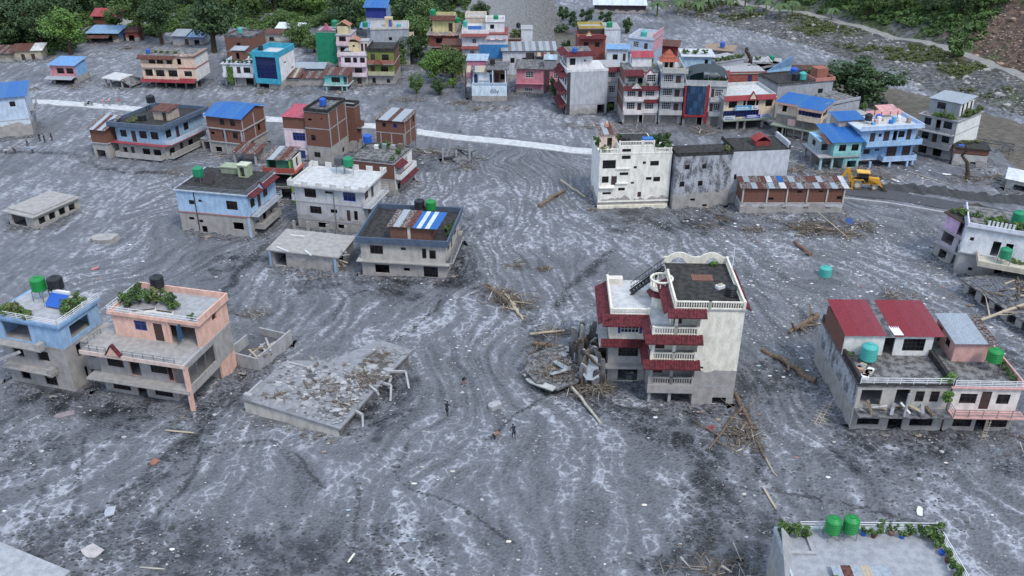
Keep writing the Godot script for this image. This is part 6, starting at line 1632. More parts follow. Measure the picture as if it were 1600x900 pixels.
	hs("tin_store", "grey tin roofed store tucked behind the rusty shed", -53.6, -214.5, 0.0, 8.0, 4.0, 0.0); st(-0.8, 1.9, "8a8d90", {}, 0.0, ""); tin(Vector3(-0.4, 1.9, 0.4), Vector3(9.0, 0, 0), Vector3(0, 0.5, -4.4), ["tin"])
	# cluster on the river bend
	hs("yellow_red_house", "yellow and brick red house with gabled eaves by the wood", -20.3, -222.6, -2.0, 6.6, 8.0, 0.0); st(-0.8, 5.2, "7d504b", {"F": [["w", 1.8, 3.6, 1.8, 1.2]]}, 0.5, "8f8a84"); st(5.2, 8.2, "8a4540", {"F": [["w", 1.6, 0.8, 1.6, 1.3], ["d", 4.6, 0.1, 1.0, 2.0]]}, 0.6, "9a8f88"); par(8.2, 0.6, "a89c94", "FRL"); gable(2.0, 8.0, 0.6, 1.8, 1.0, "d9c9b4", "c9a08a"); gable(5.2, 8.0, 0.6, 1.8, 1.0, "d9c9b4", "c9a08a")
	blk(0.6, -2.4, 5.4, 5.0); st(8.2, 11.4, "d8cf92", {"F": [["d", 4.0, 0.1, 1.0, 2.1]]}, 0.4, "8f837c"); par(11.4, 0.7, "c9bd86", "FRLK"); eave("F", -0.4, 5.8, 12.2, 1.0, 0.9, "tinbrown")
	tank(loc(Vector3(0.8, 11.42, -3.0)), 0.75, 1.5, "plasticgreen", "green tank on the yellow topped house, farther from the river", 0.8); tank(loc(Vector3(6.6, 10.2, -4.0)), 0.7, 1.4, "plasticgreen", "green tank on the yellow topped house, nearer the river")
	box("roof_ledge", 5.9, 7.4, 8.2, 10.2, -5.0, -3.2, "b3a79c")
	hs("plain_brick_house", "plain brick house behind the bent roadside trees", -16.8, -214.2, -3.0, 5.2, 6.5, 0.0); st(-0.8, 7.6, "brickpale", {"F": [["w", 1.0, 5.4, 0.9, 1.0], ["w", 3.2, 5.4, 0.8, 1.2], ["w", 3.4, 2.4, 0.9, 1.2]]}, 0.2, "tinbrown"); roof(7.6, "tinbrown", -0.1)
	hs("white_blue_house", "white house with red trims and a big blue sheet panel", -11.8, -213.6, 0.0, 10.8, 8.0, 0.0); c = "cfd0d8"; st(-0.8, 4.6, "b9b5b4", {}, 0.0); st(4.6, 7.3, c, {"F": [["v", 1.8, 0.7, 1.1, 1.1]]}, 0.1, "9a3f3a"); st(7.3, 10.2, c, {"F": [["v", 2.4, 0.7, 1.0, 1.2]]}, 0.1, "8f423d"); box("blue_panel", 4.0, 10.8, 4.6, 7.8, 0.05, 0.3, "2a78b8"); box("blue_ledge", -0.1, 4.2, 3.8, 4.5, 0.02, 0.4, "3f78b8"); eave("F", -0.2, 6.0, 10.3, 0.9, 0.5, "8f4541"); eave("F", -0.2, 4.0, 7.4, 0.7, 0.5, "8f4541")
	blk(0.0, -0.4, 6.4, 7.0); par(10.2, 0.9, "e3e1e3", "FRLK"); roof(10.2, "roofpale"); blk(5.6, -2.0, 4.4, 5.0); st(10.2, 12.6, "d9dde2", {"F": [["w", 1.0, 0.8, 1.0, 1.0]]}, 0.15); par(12.6, 0.5, "e6e8ea", "FRLK"); box("blue_tarp", 1.4, 4.6, 10.4, 11.6, -2.4, -2.2, "3a72c4"); tin(Vector3(5.8, 8.9, 0.4), Vector3(4.6, 0, 0), Vector3(0, 0.6, -2.2), ["a85a52", "c9c9c9"])
	tank(loc(Vector3(0.8, 10.22, -1.6)), 0.55, 1.5, "plasticteal", "mint tank over the red trimmed white house", 1.4); tank(loc(Vector3(8.0, 12.62, -2.6)), 0.6, 1.2, "plasticgreen", "green tank on the top terrace of the red trimmed white house", 0.3)
	blk(0.5, -8.0, 5.0, 5.0); st(-0.8, 12.4, "c9b8a8", {}, 0.1); par(12.4, 0.5, "d9cbbb", "FRLK")
	hs("glv_house", "white and blue house on the mud with lettering on its garden wall", -9.8, -194.8, -1.0, 8.8, 7.0, 0.0); c = "cfe0ec"
	box("wall", 1.0, 8.7, -0.8, 3.3, 0.9, 1.1, "cfe2ef"); box("mud_band", 1.0, 8.72, -0.8, 1.2, 1.1, 1.14, "mud"); box("terrace_floor", -0.2, 8.7, 3.1, 3.3, -7.0, 0.9, "conc"); cols([-0.4, 1.0], -0.6, -0.8, 6.4, 0.25, "wooddark")
	var tm := TextMesh.new()
	var sf := SystemFont.new()
	sf.font_names = PackedStringArray(["Droid Sans"]); sf.font_weight = 700
	tm.font = sf; tm.text = "Glv"; tm.pixel_size = 0.06; tm.font_size = 24; tm.depth = 0.03
	var te := put(tm, "lettering", H, M("6d7480")); te.position = Vector3(6.0, 2.2, 1.13); te.scale = Vector3(0.85, 0.85, 1)
	blk(0.9, -1.2, 4.8, 5.0); st(3.3, 6.0, c, {"F": [["b", 0.5, 0.1, 0.8, 2.0], ["o", 1.6, 0.6, 2.2, 1.6], ["b", 4.0, 0.1, 0.8, 2.0]]}, 0.0, ""); box("hanging_sheet", 2.4, 4.8, 4.0, 5.9, -1.1, -1.0, "dfe8ee"); tin(Vector3(-0.2, 6.0, -0.4), Vector3(6.2, 0, 0), Vector3(0, 0.7, -3.0), ["woodpale", "rust", "conc", "woodpale"])
	cols([5.6, 8.4], 0.6, 3.3, 6.6, 0.25, "cfe0ec"); blk(5.6, -2.4, 3.0, 4.0); st(3.3, 6.6, "7f6258", {"F": [["d", 0.4, 0.1, 0.9, 1.9], ["o", 1.6, 0.6, 1.0, 1.2]]}, 0.0, ""); box("roof_slab", 4.0, 9.2, 6.6, 6.8, -7.0, 0.2, "concdark"); balusters(Vector3(1.2, 3.3, 0.9), Vector3(4.6, 3.3, 0.9), 0.7, "b5cde6"); balusters(Vector3(4.8, 3.3, 0.9), Vector3(8.5, 3.3, 0.9), 0.7, "b5cde6")
	blk(-0.4, -5.6, 4.2, 3.0); st(3.3, 7.4, "c47a94", {}, 0.0, ""); tin(Vector3(-0.6, 7.3, -5.3), Vector3(4.8, 0, 0), Vector3(0.3, 0.8, -3.2), ["9fb2c8"])
	tank(loc(Vector3(5.4, 6.82, -3.4)), 0.6, 1.3, "plasticblack", "black tank on the dark slab of the lettered house", 0.3)
	hs("rose_house", "rose pink house with white framed windows and a dark roof", 1.0, -200.2, -5.0, 10.6, 7.0, 0.9); c = "cc7f8f"; st(-0.8, 2.4, c, {"F": [["v", 1.8, 1.2, 1.8, 0.9]]}, 0.1); st(2.4, 5.6, c, {"F": [["v", 2.0, 1.1, 1.9, 1.5], ["v", 8.4, 1.1, 1.7, 1.5]]}, 0.3, "concdark"); balc("F", 0, 6.2, 2.4, 0.9, "n", c, c); balc("F", 7.4, 10.6, 2.4, 0.9, "n", c, c); box("dark_bay", 6.3, 7.4, -0.5, 5.4, 0.02, 0.3, "4f3a3f"); tin(Vector3(-0.5, 5.6, 0.6), Vector3(6.5, 0, 0), Vector3(0, 0.7, -6.0), ["concdark", "roofslab"]); box("roof_box", 6.2, 8.8, 5.6, 7.6, -2.2, -0.4, "8f9096"); tin(Vector3(6.0, 7.6, -0.2), Vector3(3.0, 0, 0), Vector3(0, 0.6, -2.4), ["tin", "9fc0e0"])
	hs("tin_row", "white walled row under a striped grey tin roof", -2.2, -212.0, 3.0, 12.4, 6.0, 0.0); st(-0.8, 6.6, {"F": "c9cdd6"}, {"F": [["w", 1.8, 4.6, 1.0, 1.2], ["w", 4.6, 4.6, 1.0, 1.2], ["o", 7.8, 4.4, 4.0, 1.6]]}, 0.0, ""); tin(Vector3(-0.4, 6.7, 0.5), Vector3(13.2, 0, 0), Vector3(0, 1.1, -5.0), ["8f8f92", "tin", "7a7573", "tin"], 0.8); tin(Vector3(7.4, 6.3, 0.5), Vector3(5.2, 0, 0), Vector3(0, -0.7, 0.9), ["rust", "woodpale", "tinbrown"], 0.7)
	box("dark_sheet", 5.6, 7.4, 3.4, 6.2, 0.02, 0.3, "3d3a3a")
	hs("small_red_house", "small brick red house with a palm topped white wing", -3.4, -226.0, 0.0, 5.6, 5.0, 0.0); st(-0.8, 6.4, "9c564a", {"F": [["w", 0.8, 5.0, 1.3, 1.4], ["w", 3.2, 5.0, 1.3, 1.4]]}, 0.3, "8d8078"); blk(5.7, -0.4, 2.8, 5.0); st(-0.8, 8.6, {"F": "d6dce2"}, {}, 0.1); shrub(loc(Vector3(4.0, 6.4, -1.2)), 1.6, 2.4, 3, "yellowish palm like shrub on the small red house"); shrub(loc(Vector3(5.2, 6.4, -2.0)), 1.2, 2.0, 0, "green shrub beside the palm like one on the small red house")
	tank(loc(Vector3(5.0, 6.42, -3.4)), 0.55, 1.2, "plasticblack", "black tank on the small red house", 2.0)
	# the tall block by the open mud
	hs("red_eave_tower", "tall white block with red side eaves and a bare grey wall", 11.4, -183.4, 8.0, 8.6, 8.6, 1.2); c = "e3e1e4"
	st(-0.8, 2.2, {"F": "b4b5b8", "L": "c9c5c4", "R": "conc"}, {"F": [["o", 6.6, 0.8, 1.6, 2.0]], "L": [["w", 1.2, 1.2, 1.2, 1.3], ["w", 4.2, 1.2, 1.2, 1.3]]}, 0.0); st(2.2, 9.2, {"F": "b9bdc6", "L": c, "R": "b0b3ba"}, {"L": row("w", 3, 0.8, 2.5, 0.6, 1.4, 1.4) + row("w", 3, 0.8, 2.5, 3.8, 1.4, 1.4)}, 0.05, "d5d6d9")
	for y in [2.3, 5.2, 8.6]: eave("L", -0.4, 8.4, y, 1.3, 0.9)
	par(9.2, 0.4, "dcdde0", "FL"); blk(0.5, -3.2, 5.4, 5.0); st(9.2, 12.4, "dedde0", {"L": row("w", 2, 0.6, 2.0, 0.5, 1.2, 1.5), "F": [["w", 0.6, 0.5, 1.2, 1.4], ["o", 3.6, 1.2, 0.4, 0.4]]}, 0.2, "tile"); eave("L", -0.6, 5.0, 12.5, 1.3, 0.7); eave("F", -0.6, 5.8, 12.5, 1.2, 0.7); eave("L", -0.6, 5.0, 9.4, 1.2, 0.8); roof(12.42, "roofslab"); box("stain_strip", 0.0, 0.7, -0.5, 9.0, 0.01, 0.03, "3f4042")
	tank(loc(Vector3(2.0, 12.45, -3.0)), 0.5, 1.0, "plasticblue", "small blue tank on the red eaved block")
	blk(8.7, -1.6, 2.8, 7.0); st(-0.8, 3.2, "9fa1a6", {"F": [["o", 0.6, 0.8, 1.4, 2.0]]}, 0.1); st(3.2, 6.4, "aeb1b8", {"F": [["v", 0.5, 0.8, 1.5, 1.5]]}, 0.1); st(6.4, 9.2, "b8b9bf", {"F": [["v", 0.5, 0.8, 1.5, 1.5]]}, 0.2); eave("F", 0, 2.8, 9.4, 0.8, 0.8)
	# white and brick terrace, four storeys
	hs("white_brick_terrace", "white fronted four storey terrace house with a brick side wall", 22.5, -177.3, 2.0, 7.1, 9.0, 1.0); c = "dfdadb"
	st(-0.8, 2.3, {"F": "b5b2b2", "L": "a9a5a2", "R": "conc"}, {"F": [["s", 0.4, 0.8, 2.7, 1.9], ["o", 3.4, 0.8, 0.7, 1.9], ["s", 4.3, 0.8, 2.4, 1.9]]}, 0.05)
	var hl := [["v", 0.7, 0.8, 1.7, 1.5], ["d", 2.9, 0.1, 0.8, 2.0], ["v", 4.4, 0.8, 1.8, 1.4]]
	for y in [2.3, 5.0]: st(y, y + 2.7, {"F": c, "L": "brickpale", "R": "conc"}, {"F": hl}, 0.05); balc("F", 0, 4.0, y, 0.8, "p", c)
	eave("F", 4.0, 7.1, 5.1, 0.7, 0.5); eave("F", -0.1, 7.1, 7.9, 0.8, 0.7); gable(2.4, 7.6, 0.7, 1.8, 0.9, "dfdadb", "cfc9c8")
	blk(0.3, -1.4, 6.6, 7.4); st(7.7, 10.4, {"F": "c9c6c9", "L": "brickpale", "R": "conc"}, {"F": [["v", 0.6, 0.6, 1.6, 1.4], ["o", 2.6, 0.1, 1.0, 2.0], ["v", 4.4, 0.6, 1.8, 1.5]]}, 0.1, "roofslab"); eave("F", -0.2, 3.6, 10.8, 1.5, 0.9); gable(5.0, 10.2, 0.1, 2.0, 1.0, "8f2735", "dfdadb"); tin(Vector3(0.2, 9.8, -1.3), Vector3(3.6, 0, 0), Vector3(0, -0.3, 1.4), ["4a5552"])
	for i in 5: shrub(loc(Vector3(0.6 + i * 1.4, 7.75, -0.5)), 0.45, 0.7, 0, "pot sized plant on the white terrace's upper balcony", "shrub", "terrace balcony plants")
	blk(2.2, -5.4, 4.0, 3.0); st(10.4, 12.4, "e3e3e6", {"L": [["B", 0.8, 0.4, 0.9, 1.2]]}, 0.0, ""); tin(Vector3(2.0, 12.3, -5.1), Vector3(4.6, 0, 0), Vector3(0, 0.9, -2.0), ["a8394a"])
	# grey five storey with the temple roof
	hs("temple_roof_house", "slim grey five storey house with a tiered orange temple roof", 29.8, -177.4, -2.0, 4.6, 9.0, 0.8); c = "a3a6b0"
	st(-0.8, 2.3, "b0b2b6", {"F": [["s", 0.5, 0.8, 3.4, 2.0]]}, 0.05)
	for i in 3: st(2.3 + 2.8 * i, 5.1 + 2.8 * i, {"F": c, "L": "8fa3c4", "R": c}, {"F": [["v", 0.5, 0.8, 1.9, 1.5], ["d", 2.9, 0.1, 1.0, 2.0]]}, 0.1, "b3b4b6"); balc("F", -0.1, 4.6, 2.3 + 2.8 * i, 0.9, "p", "b9babb")
	par(10.7, 0.8, "b3b4ae", "FR", 0.15); balc("F", 0.0, 5.2, 10.7, 0.6, "p", "b5b6b0")
	blk(0.5, -2.0, 2.2, 2.2); st(10.7, 12.6, "d8cbb8", {"F": [["w", 0.2, 0.4, 0.7, 1.2], ["w", 1.2, 0.4, 0.7, 1.2]]}, 0.0, "")
	var tr := MB.new()
	for k in [[2.7, 12.4, 13.2, 1.35], [1.8, 13.1, 13.8, 0.8], [1.1, 13.7, 14.5, 0.1]]:
		for i in 4:
			var a := TAU * (i + 0.5) / 4.0
			var b := TAU * (i + 1.5) / 4.0
			var r0: float = k[0]
			var r1: float = k[3]
			tr.face(Vector3(1.6 + r0 * cos(a), k[1], -3.1 + r0 * sin(a)), Vector3(1.6 + r0 * cos(b), k[1], -3.1 + r0 * sin(b)), Vector3(1.6 + r1 * cos(b), k[2], -3.1 + r1 * sin(b)), Vector3(1.6 + r1 * cos(a), k[2], -3.1 + r1 * sin(a)), Vector3(cos((a + b) * 0.5), 0.5, sin((a + b) * 0.5)))
	part(tr, "temple_roof", "a8513c"); shrub(loc(Vector3(3.8, 10.75, -0.8)), 0.8, 0.9, 1, "dark plant below the temple roof")
	# glass bay house
	hs("glass_bay_building", "grey building with a rounded blue glass bay and red stripes", 34.6, -176.6, -6.0, 8.2, 9.0, 0.8, Vector2.ZERO, "building"); c = "a9abb0"
	st(-0.8, 2.4, "a9abad", {"F": [["s", 0.5, 0.8, 2.2, 1.9], ["o", 2.9, 0.8, 1.0, 2.0], ["s", 5.6, 0.8, 2.3, 1.9]]}, 0.05); st(2.4, 8.4, {"F": c, "L": "8f9299", "R": c}, {"F": [["v", 5.9, 0.9, 1.6, 1.4], ["v", 5.9, 3.8, 1.6, 1.4], ["d", 5.2, 0.5, 0.6, 1.8], ["d", 5.2, 3.5, 0.6, 1.8]]}, 0.3, "b3b5b8"); balc("F", 5.0, 8.2, 2.4, 0.7, "p", "b9babc"); balc("F", 5.0, 8.2, 5.3, 0.7, "p", "b9babc"); par(8.4, 0.9, "b3b5b8", "FRL", 0.2); roof(8.4, "roofslab")
	for j in 4:
		for i in 7:
			var a := PI * (i + 0.03) / 7.0
			var b := PI * (i + 0.97) / 7.0
			var g := MB.new()
			for r in [1.0, 0.97]: g.face(Vector3(2.2 - 1.9 * cos(a) * r, 2.5 + j * 1.47, 0.05 + 0.9 * sin(a) * r), Vector3(2.2 - 1.9 * cos(b) * r, 2.5 + j * 1.47, 0.05 + 0.9 * sin(b) * r), Vector3(2.2 - 1.9 * cos(b) * r, 3.93 + j * 1.47, 0.05 + 0.9 * sin(b) * r), Vector3(2.2 - 1.9 * cos(a) * r, 3.93 + j * 1.47, 0.05 + 0.9 * sin(a) * r), Vector3(0, 0, 1))
			part(g, "pane", ["1d3f66", "173556", "24507a"][(i + j * 2) % 3])
	box("red_stripe", 0.0, 0.35, 1.4, 8.4, 0.02, 0.25, "9f1f2b"); box("red_stripe", 4.3, 4.8, 0.6, 8.4, 0.02, 0.3, "9f1f2b"); box("red_stripe", 0.2, 4.3, 2.1, 2.45, 0.02, 0.95, "9f1f2b"); box("white_strip", 4.85, 5.0, 3.0, 8.3, 0.02, 0.2, "d9dadd")
	var cv := MB.new()
	for i in 12:
		var a := PI * (0.12 + 0.76 * i / 12.0)
		var b := PI * (0.12 + 0.76 * (i + 1) / 12.0)
		cv.face(Vector3(4.4 - 4.2 * cos(a), 9.4 + 1.7 * sin(a), 0.3), Vector3(4.4 - 4.2 * cos(b), 9.4 + 1.7 * sin(b), 0.3), Vector3(4.4 - 4.2 * cos(b), 9.4 + 1.7 * sin(b), -6.5), Vector3(4.4 - 4.2 * cos(a), 9.4 + 1.7 * sin(a), -6.5), Vector3.UP)
	part(cv, "curved_roof", "3a474c"); box("teal_wall", 0.6, 3.6, 8.4, 10.6, -2.2, -2.0, "1f4a52"); cols([0.6, 4.4, 8.0], -0.4, 8.4, 10.2, 0.12, "steel")
	for i in 6: shrub(loc(Vector3(3.9 + i * 0.8, 8.45, -0.7)), 0.8, 1.5, 1, "dark leafy plant under the curved roof", "shrub", "curved roof plants")
	# cream hospital building
	hs("signboard_building", "cream building with a red fascia, signboards and an open ground floor", 42.0, -173.6, 9.0, 10.6, 9.0, 0.0, Vector2.ZERO, "building"); c = "e2cdb6"
	cols([3.4, 4.9, 8.6], -0.3, -0.8, 2.2, 0.35, "c9c0b2"); box("wall", 0.0, 10.4, -0.8, 2.1, -4.0, -3.8, "5a5755"); box("wall", 0.0, 0.25, -0.8, 2.1, -3.8, 0.0, "8f8d8b"); box("canopy", -0.1, 10.7, 2.05, 2.25, -8.8, 1.2, "8f9a8c")
	st(2.25, 6.4, {"F": c, "L": "9a9a9a"}, {"F": [["w", 1.0, 2.2, 1.7, 1.4], ["w", 4.0, 2.2, 0.5, 1.4], ["w", 4.8, 2.2, 1.7, 1.4], ["w", 6.7, 2.2, 0.5, 1.4], ["w", 8.7, 2.2, 1.4, 1.4]]}, 0.3, "c3c4c4"); roof(6.4, "roofpale", -0.2); eave("F", -0.2, 10.6, 6.9, 0.7, 0.8, "98343c"); par(6.4, 0.6, "c6c7c8", "FRLK"); gable(5.6, 6.3, 0.6, 1.6, 1.5, "98343c", c)
	for i in 12: box("pane", 0.05 + i * 0.62, 0.05 + i * 0.62 + 0.57, 2.6, 3.9, 0.03, 0.09, "glassblue")
	for q in [[2.2, 5.6, 4.0, 5.0, "4f9fd0"], [5.6, 7.0, 4.05, 4.9, "dfe3e6"], [0.0, 2.4, 2.1, 3.0, "cfd6da"], [4.6, 7.6, 2.3, 3.0, "2f3fb4"], [7.7, 10.2, 2.3, 3.1, "d3d8e2"]]:
		var sb := box("signboard", q[0], q[1], q[2], q[3], 0.5, 0.58, q[4])
		for k in 2: box("lettering_band", q[0] + 0.3, q[1] - 0.3 - 0.4 * k, q[2] + 0.2 + 0.32 * k, q[2] + 0.34 + 0.32 * k, 0.58, 0.6, "e6ecf0" if q[4] in ["4f9fd0", "2f3fb4"] else "3f5fa8", sb)
	hs("blue_roof_wing", "cream wing with a stepped blue roof and banded blue windows", 52.0, -171.4, -36.0, 8.8, 5.6, 0.0); box("canopy", -0.4, 9.6, 2.05, 2.25, -6.0, 1.6, "8f9a8c"); cols([2.0, 6.0, 9.2], 0.9, -0.8, 2.1, 0.3, "c9c0b2"); st(-0.8, 4.2, "8a8580", {"F": [["o", 0.6, 1.0, 2.0, 1.8], ["o", 7.0, 0.8, 1.4, 2.0]]}, 0.05); st(4.2, 6.4, c, {"F": [["o", 1.0, 0.5, 0.9, 1.4]], "R": [["w", 0.5, 0.6, 4.8, 1.0]]}, 0.5, "c9a08f"); box("bay", 4.6, 9.2, 4.0, 5.1, 0.02, 1.5, c); for_panes(4.7, 9.1, 5.1, 6.1, 1.3); box("bay_top", 4.4, 9.4, 6.1, 6.6, 0.02, 1.8, "d3a596")
	tin(Vector3(-0.3, 6.6, 0.7), Vector3(9.6, 0, 0), Vector3(0, 0.4, -6.6), ["tinblue"]); tin(Vector3(4.4, 6.62, 1.8), Vector3(5.0, 0, 0), Vector3(0, 0.1, -1.2), ["tinblue"]); box("fascia", -0.5, 4.4, 6.2, 6.58, 0.7, 0.8, "d3a596")
	for i in 3: box("sign_post", 3.0 + i * 1.6, 3.1 + i * 1.6, -0.8, 4.4, 2.2, 2.3, "steel")
	box("red_sign", 3.2, 4.6, 3.0, 4.2, 2.3, 2.36, "c9a3a3")
	# roofs behind
	hs("yellow_roof_house", "house with yellow and red roof parapets behind the red eaved block", 16.6, -224.6, 2.0, 6.6, 8.0, 0.0); st(-0.8, 7.2, "8f4a42", {"F": [["w", 1.2, 5.4, 1.2, 1.2], ["w", 4.0, 5.4, 1.2, 1.2]]}, 0.3, "a8483f"); eave("F", 0, 6.6, 7.6, 1.0, 0.8); gable(2.4, 7.4, 0.4, 1.8, 1.1, "c2743a", "d9c9b4"); blk(0.2, -2.6, 6.2, 5.0); st(7.2, 8.6, "3f3a36", {}, 0.0); par(8.6, 0.6, "bfa84f", "FRLK"); blk(6.5, -0.5, 3.8, 8.0); st(-0.8, 8.8, {"F": "cfd6de", "R": "dfe4ea"}, {}, 0.1); tank(loc(Vector3(7.8, 8.82, -3.0)), 0.75, 1.4, "plasticgreen", "green tank beside the yellow parapet")
	hs("white_blue_cottage", "small white and blue house with a blue roof edge", 22.9, -217.0, -4.0, 5.0, 6.0, 0.0); st(-0.8, 6.0, "d3dbe6", {"F": [["w", 1.4, 4.2, 1.2, 1.3], ["d", 3.8, 3.9, 0.7, 1.8]]}, 0.1); tin(Vector3(-0.3, 6.0, 0.6), Vector3(5.6, 0, 0), Vector3(0, 0.6, -3.0), ["6f9fd0"])
	hs("blue_pink_town_house", "pale blue house with a pink side wall and green tank", 28.6, -222.4, -24.0, 6.2, 9.0, 0.0); st(-0.8, 4.4, "a9bddc", {"F": [["w", 1.2, 2.4, 1.4, 1.4]]}, 0.1); st(4.4, 7.4, {"F": "b5c9e6", "R": "d69cae"}, {"F": [["v", 1.2, 0.9, 1.4, 1.4], ["d", 4.0, 0.1, 0.9, 2.0]]}, 0.2); balc("F", 0, 6, 4.4, 0.8, "p", "c9d6ea"); par(7.4, 0.5, "c9d6ea", "FLK"); par(7.4, 1.4, "d69cae", "R"); tank(loc(Vector3(3.0, 7.42, -2.6)), 0.8, 1.5, "plasticteal", "mint tank on the pale blue and pink house")
	hs("red_hut", "low red hut with a brown roof near the silt flat", 36.6, -232.0, -14.0, 6.0, 5.0, 0.0); st(-0.8, 3.4, {"F": "8f2730", "R": "a9a5a2"}, {"F": [["d", 4.4, 1.6, 0.9, 1.6]]}, 0.0, ""); tin(Vector3(-0.4, 3.4, 0.5), Vector3(6.8, 0, 0), Vector3(0, 0.5, -5.4), ["tinbrown"])
	hs("pale_blue_block", "pale blue block with a white ledge behind the temple roof", 39.4, -206.0, -3.0, 6.6, 7.0, 0.0); st(-0.8, 4.4, "9aa9c0", {}, 0.1); st(4.4, 7.0, "a5c6e0", {"F": [["w", 4.8, 0.6, 0.8, 1.2]]}, 0.6, "c5cad0"); for i in 3: shrub(loc(Vector3(0.6 + i * 2.2, 7.02, -2.0)), 1.1, 1.2, 0, "green shrub on the pale blue block", "shrub", "pale blue block plants")
	hs("pink_brown_house", "pinkish house with a dark door and dirty roof ledge", 46.8, -217.0, -20.0, 6.0, 6.0, 0.0); st(-0.8, 6.0, {"F": "b3a5a8"}, {"F": [["d", 2.8, 4.2, 1.0, 1.9]]}, 0.6, "9a8270"); tank(loc(Vector3(3.4, 6.02, -2.0)), 0.6, 1.2, "plasticblue", "blue tank on the pinkish house", 0.3)
	hs("hedge_roof_house", "grey house with a hedge along its roof near the bank", 46.6, -204.4, 30.0, 8.6, 6.0, 0.0); st(-0.8, 5.8, {"F": "9fa6b2"}, {"F": [["w", 1.0, 3.6, 1.8, 1.4]]}, 0.2); for i in 7: shrub(loc(Vector3(0.5 + i * 1.25, 5.82, -0.6)), 1.0, 1.1, 0, "hedge plant on the grey house near the bank", "shrub", "grey house hedge")
	hs("white_gable_house", "white gabled cottage with dark windows near the silt bank", 56.0, -208.6, -16.0, 6.4, 5.0, 0.0); st(-0.8, 5.0, "dfe3e8", {"F": [["w", 1.0, 3.2, 1.2, 1.4], ["d", 2.9, 2.8, 0.9, 2.0], ["w", 4.6, 3.2, 1.2, 1.4]]}, 0.1); gable(3.2, 4.9, 0.1, 3.0, 1.5, "e6e9ec", "dfe3e8"); shrub(loc(Vector3(1.0, 5.0, -2.0)), 0.9, 1.0, 0, "green plant on the white gabled cottage"); tank(loc(Vector3(4.2, 5.02, -2.6)), 0.6, 1.2, "plasticgreen", "green tank on the white gabled cottage")
	hs("white_wall_house", "house with a blank white wall beside the gabled cottage", 48.8, -204.4, -8.0, 6.0, 5.0, 0.0); st(-0.8, 4.6, "dfe1e0", {}, 0.05)
	hs("blue_gable_house", "house with a tall blank light blue side wall", 57.2, -199.8, 34.0, 8.0, 6.0, 0.0); st(-0.8, 5.2, {"F": "8fbfe8"}, {}, 0.0, ""); var bg := MB.new(); for z in [0.01, -0.19]: bg.quad(Vector3(0, 5.04, z), Vector3(8, 5.04, z), Vector3(8, 7.4, z), Vector3(3.4, 6.2, z)); part(bg, "gable_wall", "8fbfe8"); box("roof", 0, 8, 5.05, 5.2, -6.0, -0.2, "roofslab")
	hs("brick_ruin", "roofless brick house by the big tree", 63.0, -203.6, -2.0, 10.0, 6.0, 0.0); st(-0.8, 4.0, "brickpale", {"F": [["o", 7.6, 2.4, 0.9, 0.9]]}, 0.0, ""); box("roof", 1.0, 9.0, 3.6, 3.8, -5.6, -0.4, "wooddark"); tin(Vector3(0.6, 4.0, 0.3), Vector3(8.0, 0, 0), Vector3(0.4, 0.5, -4.4), ["wooddark", "tinbrown"])
	hs("orange_wall_house", "flat roofed house with a rusty orange wall behind the signboards", 46.8, -192.0, 4.0, 8.2, 6.0, 0.0); st(-0.8, 6.6, {"F": "a3564a"}, {"F": [["b", 4.2, 5.0, 0.9, 1.9]]}, 0.2, "conc"); par(6.6, 0.3, "8a4a40", "F"); blk(-1.6, 1.0, 1.4, 1.4); st(-0.8, 7.6, "b8505a", {}, 0.0)
	hs("dark_roof_house", "house with a dark railed roof and coral parapets behind the wing", 54.6, -181.6, 16.0, 13.0, 8.0, 0.0); st(-0.8, 7.0, "a5a9b2", {"F": [["w", 9.6, 5.0, 1.2, 1.2]]}, 0.2, "concdark"); roof(7.0, "roofblack", 0.0); par(7.0, 0.35, "3f3f40", "FRLK"); blk(8.6, 0.2, 4.6, 5.0); par(7.0, 0.7, "c07a72", "FRL"); box("coral_room", 10.2, 12.8, 7.0, 9.0, -4.6, -2.0, "a0604f"); tank(loc(Vector3(6.4, 7.02, -1.4)), 0.75, 1.6, "plasticteal", "mint tank on the dark railed roof", 0.3); tank(loc(Vector3(4.9, 7.02, -1.8)), 0.75, 1.5, "plasticblack", "black tank beside the mint one on the dark railed roof", 0.3); tank(loc(Vector3(6.2, 7.02, -4.4)), 0.8, 1.5, "plasticblue", "blue tank behind the mint one on the dark railed roof", 0.6)
	for i in 4: shrub(loc(Vector3(11.4 + 0.5 * i, 7.0, -6.6 - 0.4 * i)), 0.9, 1.0, 2, "light green shrub beyond the coral parapet", "shrub", "coral roof plants")
	hs("rough_grey_house", "rough grey rendered house with a bare side wall beside the wing", 60.4, -168.6, 30.0, 9.6, 7.0, 0.0); st(-0.8, 6.4, {"F": "aab0bc"}, {}, 0.1, "roofslab"); par(6.4, 0.5, "a5abb6", "F")
	hs("pink_roof_house", "low house with a pink roof behind the sky blue one", 71.0, -166.6, 16.0, 7.0, 5.0, 0.0); st(-0.8, 3.6, "a59a98", {}, 0.0, ""); tin(Vector3(-0.4, 3.6, 0.5), Vector3(7.6, 0, 0), Vector3(0, 1.0, -5.4), ["d3918f"]); blk(-4.6, -2.0, 3.0, 3.0); st(-0.8, 5.0, "6f3034", {"F": [["w", 0.9, 3.6, 1.0, 1.0]]}, 0.1); tank(loc(Vector3(4.6, 3.9, -6.2)), 0.7, 1.5, "plasticblack", "black tank behind the pink roof", 0.8)
	hs("riverside_shed", "long white roofed shed across the river", 26.0, -290.0, -4.0, 16.0, 8.0, 0.0); st(-0.8, 2.6, "4a3f42", {}, 0.0, ""); tin(Vector3(-0.6, 2.6, 0.8), Vector3(17.0, 0, 0), Vector3(0, 1.0, -9.0), ["d3dbe4"])

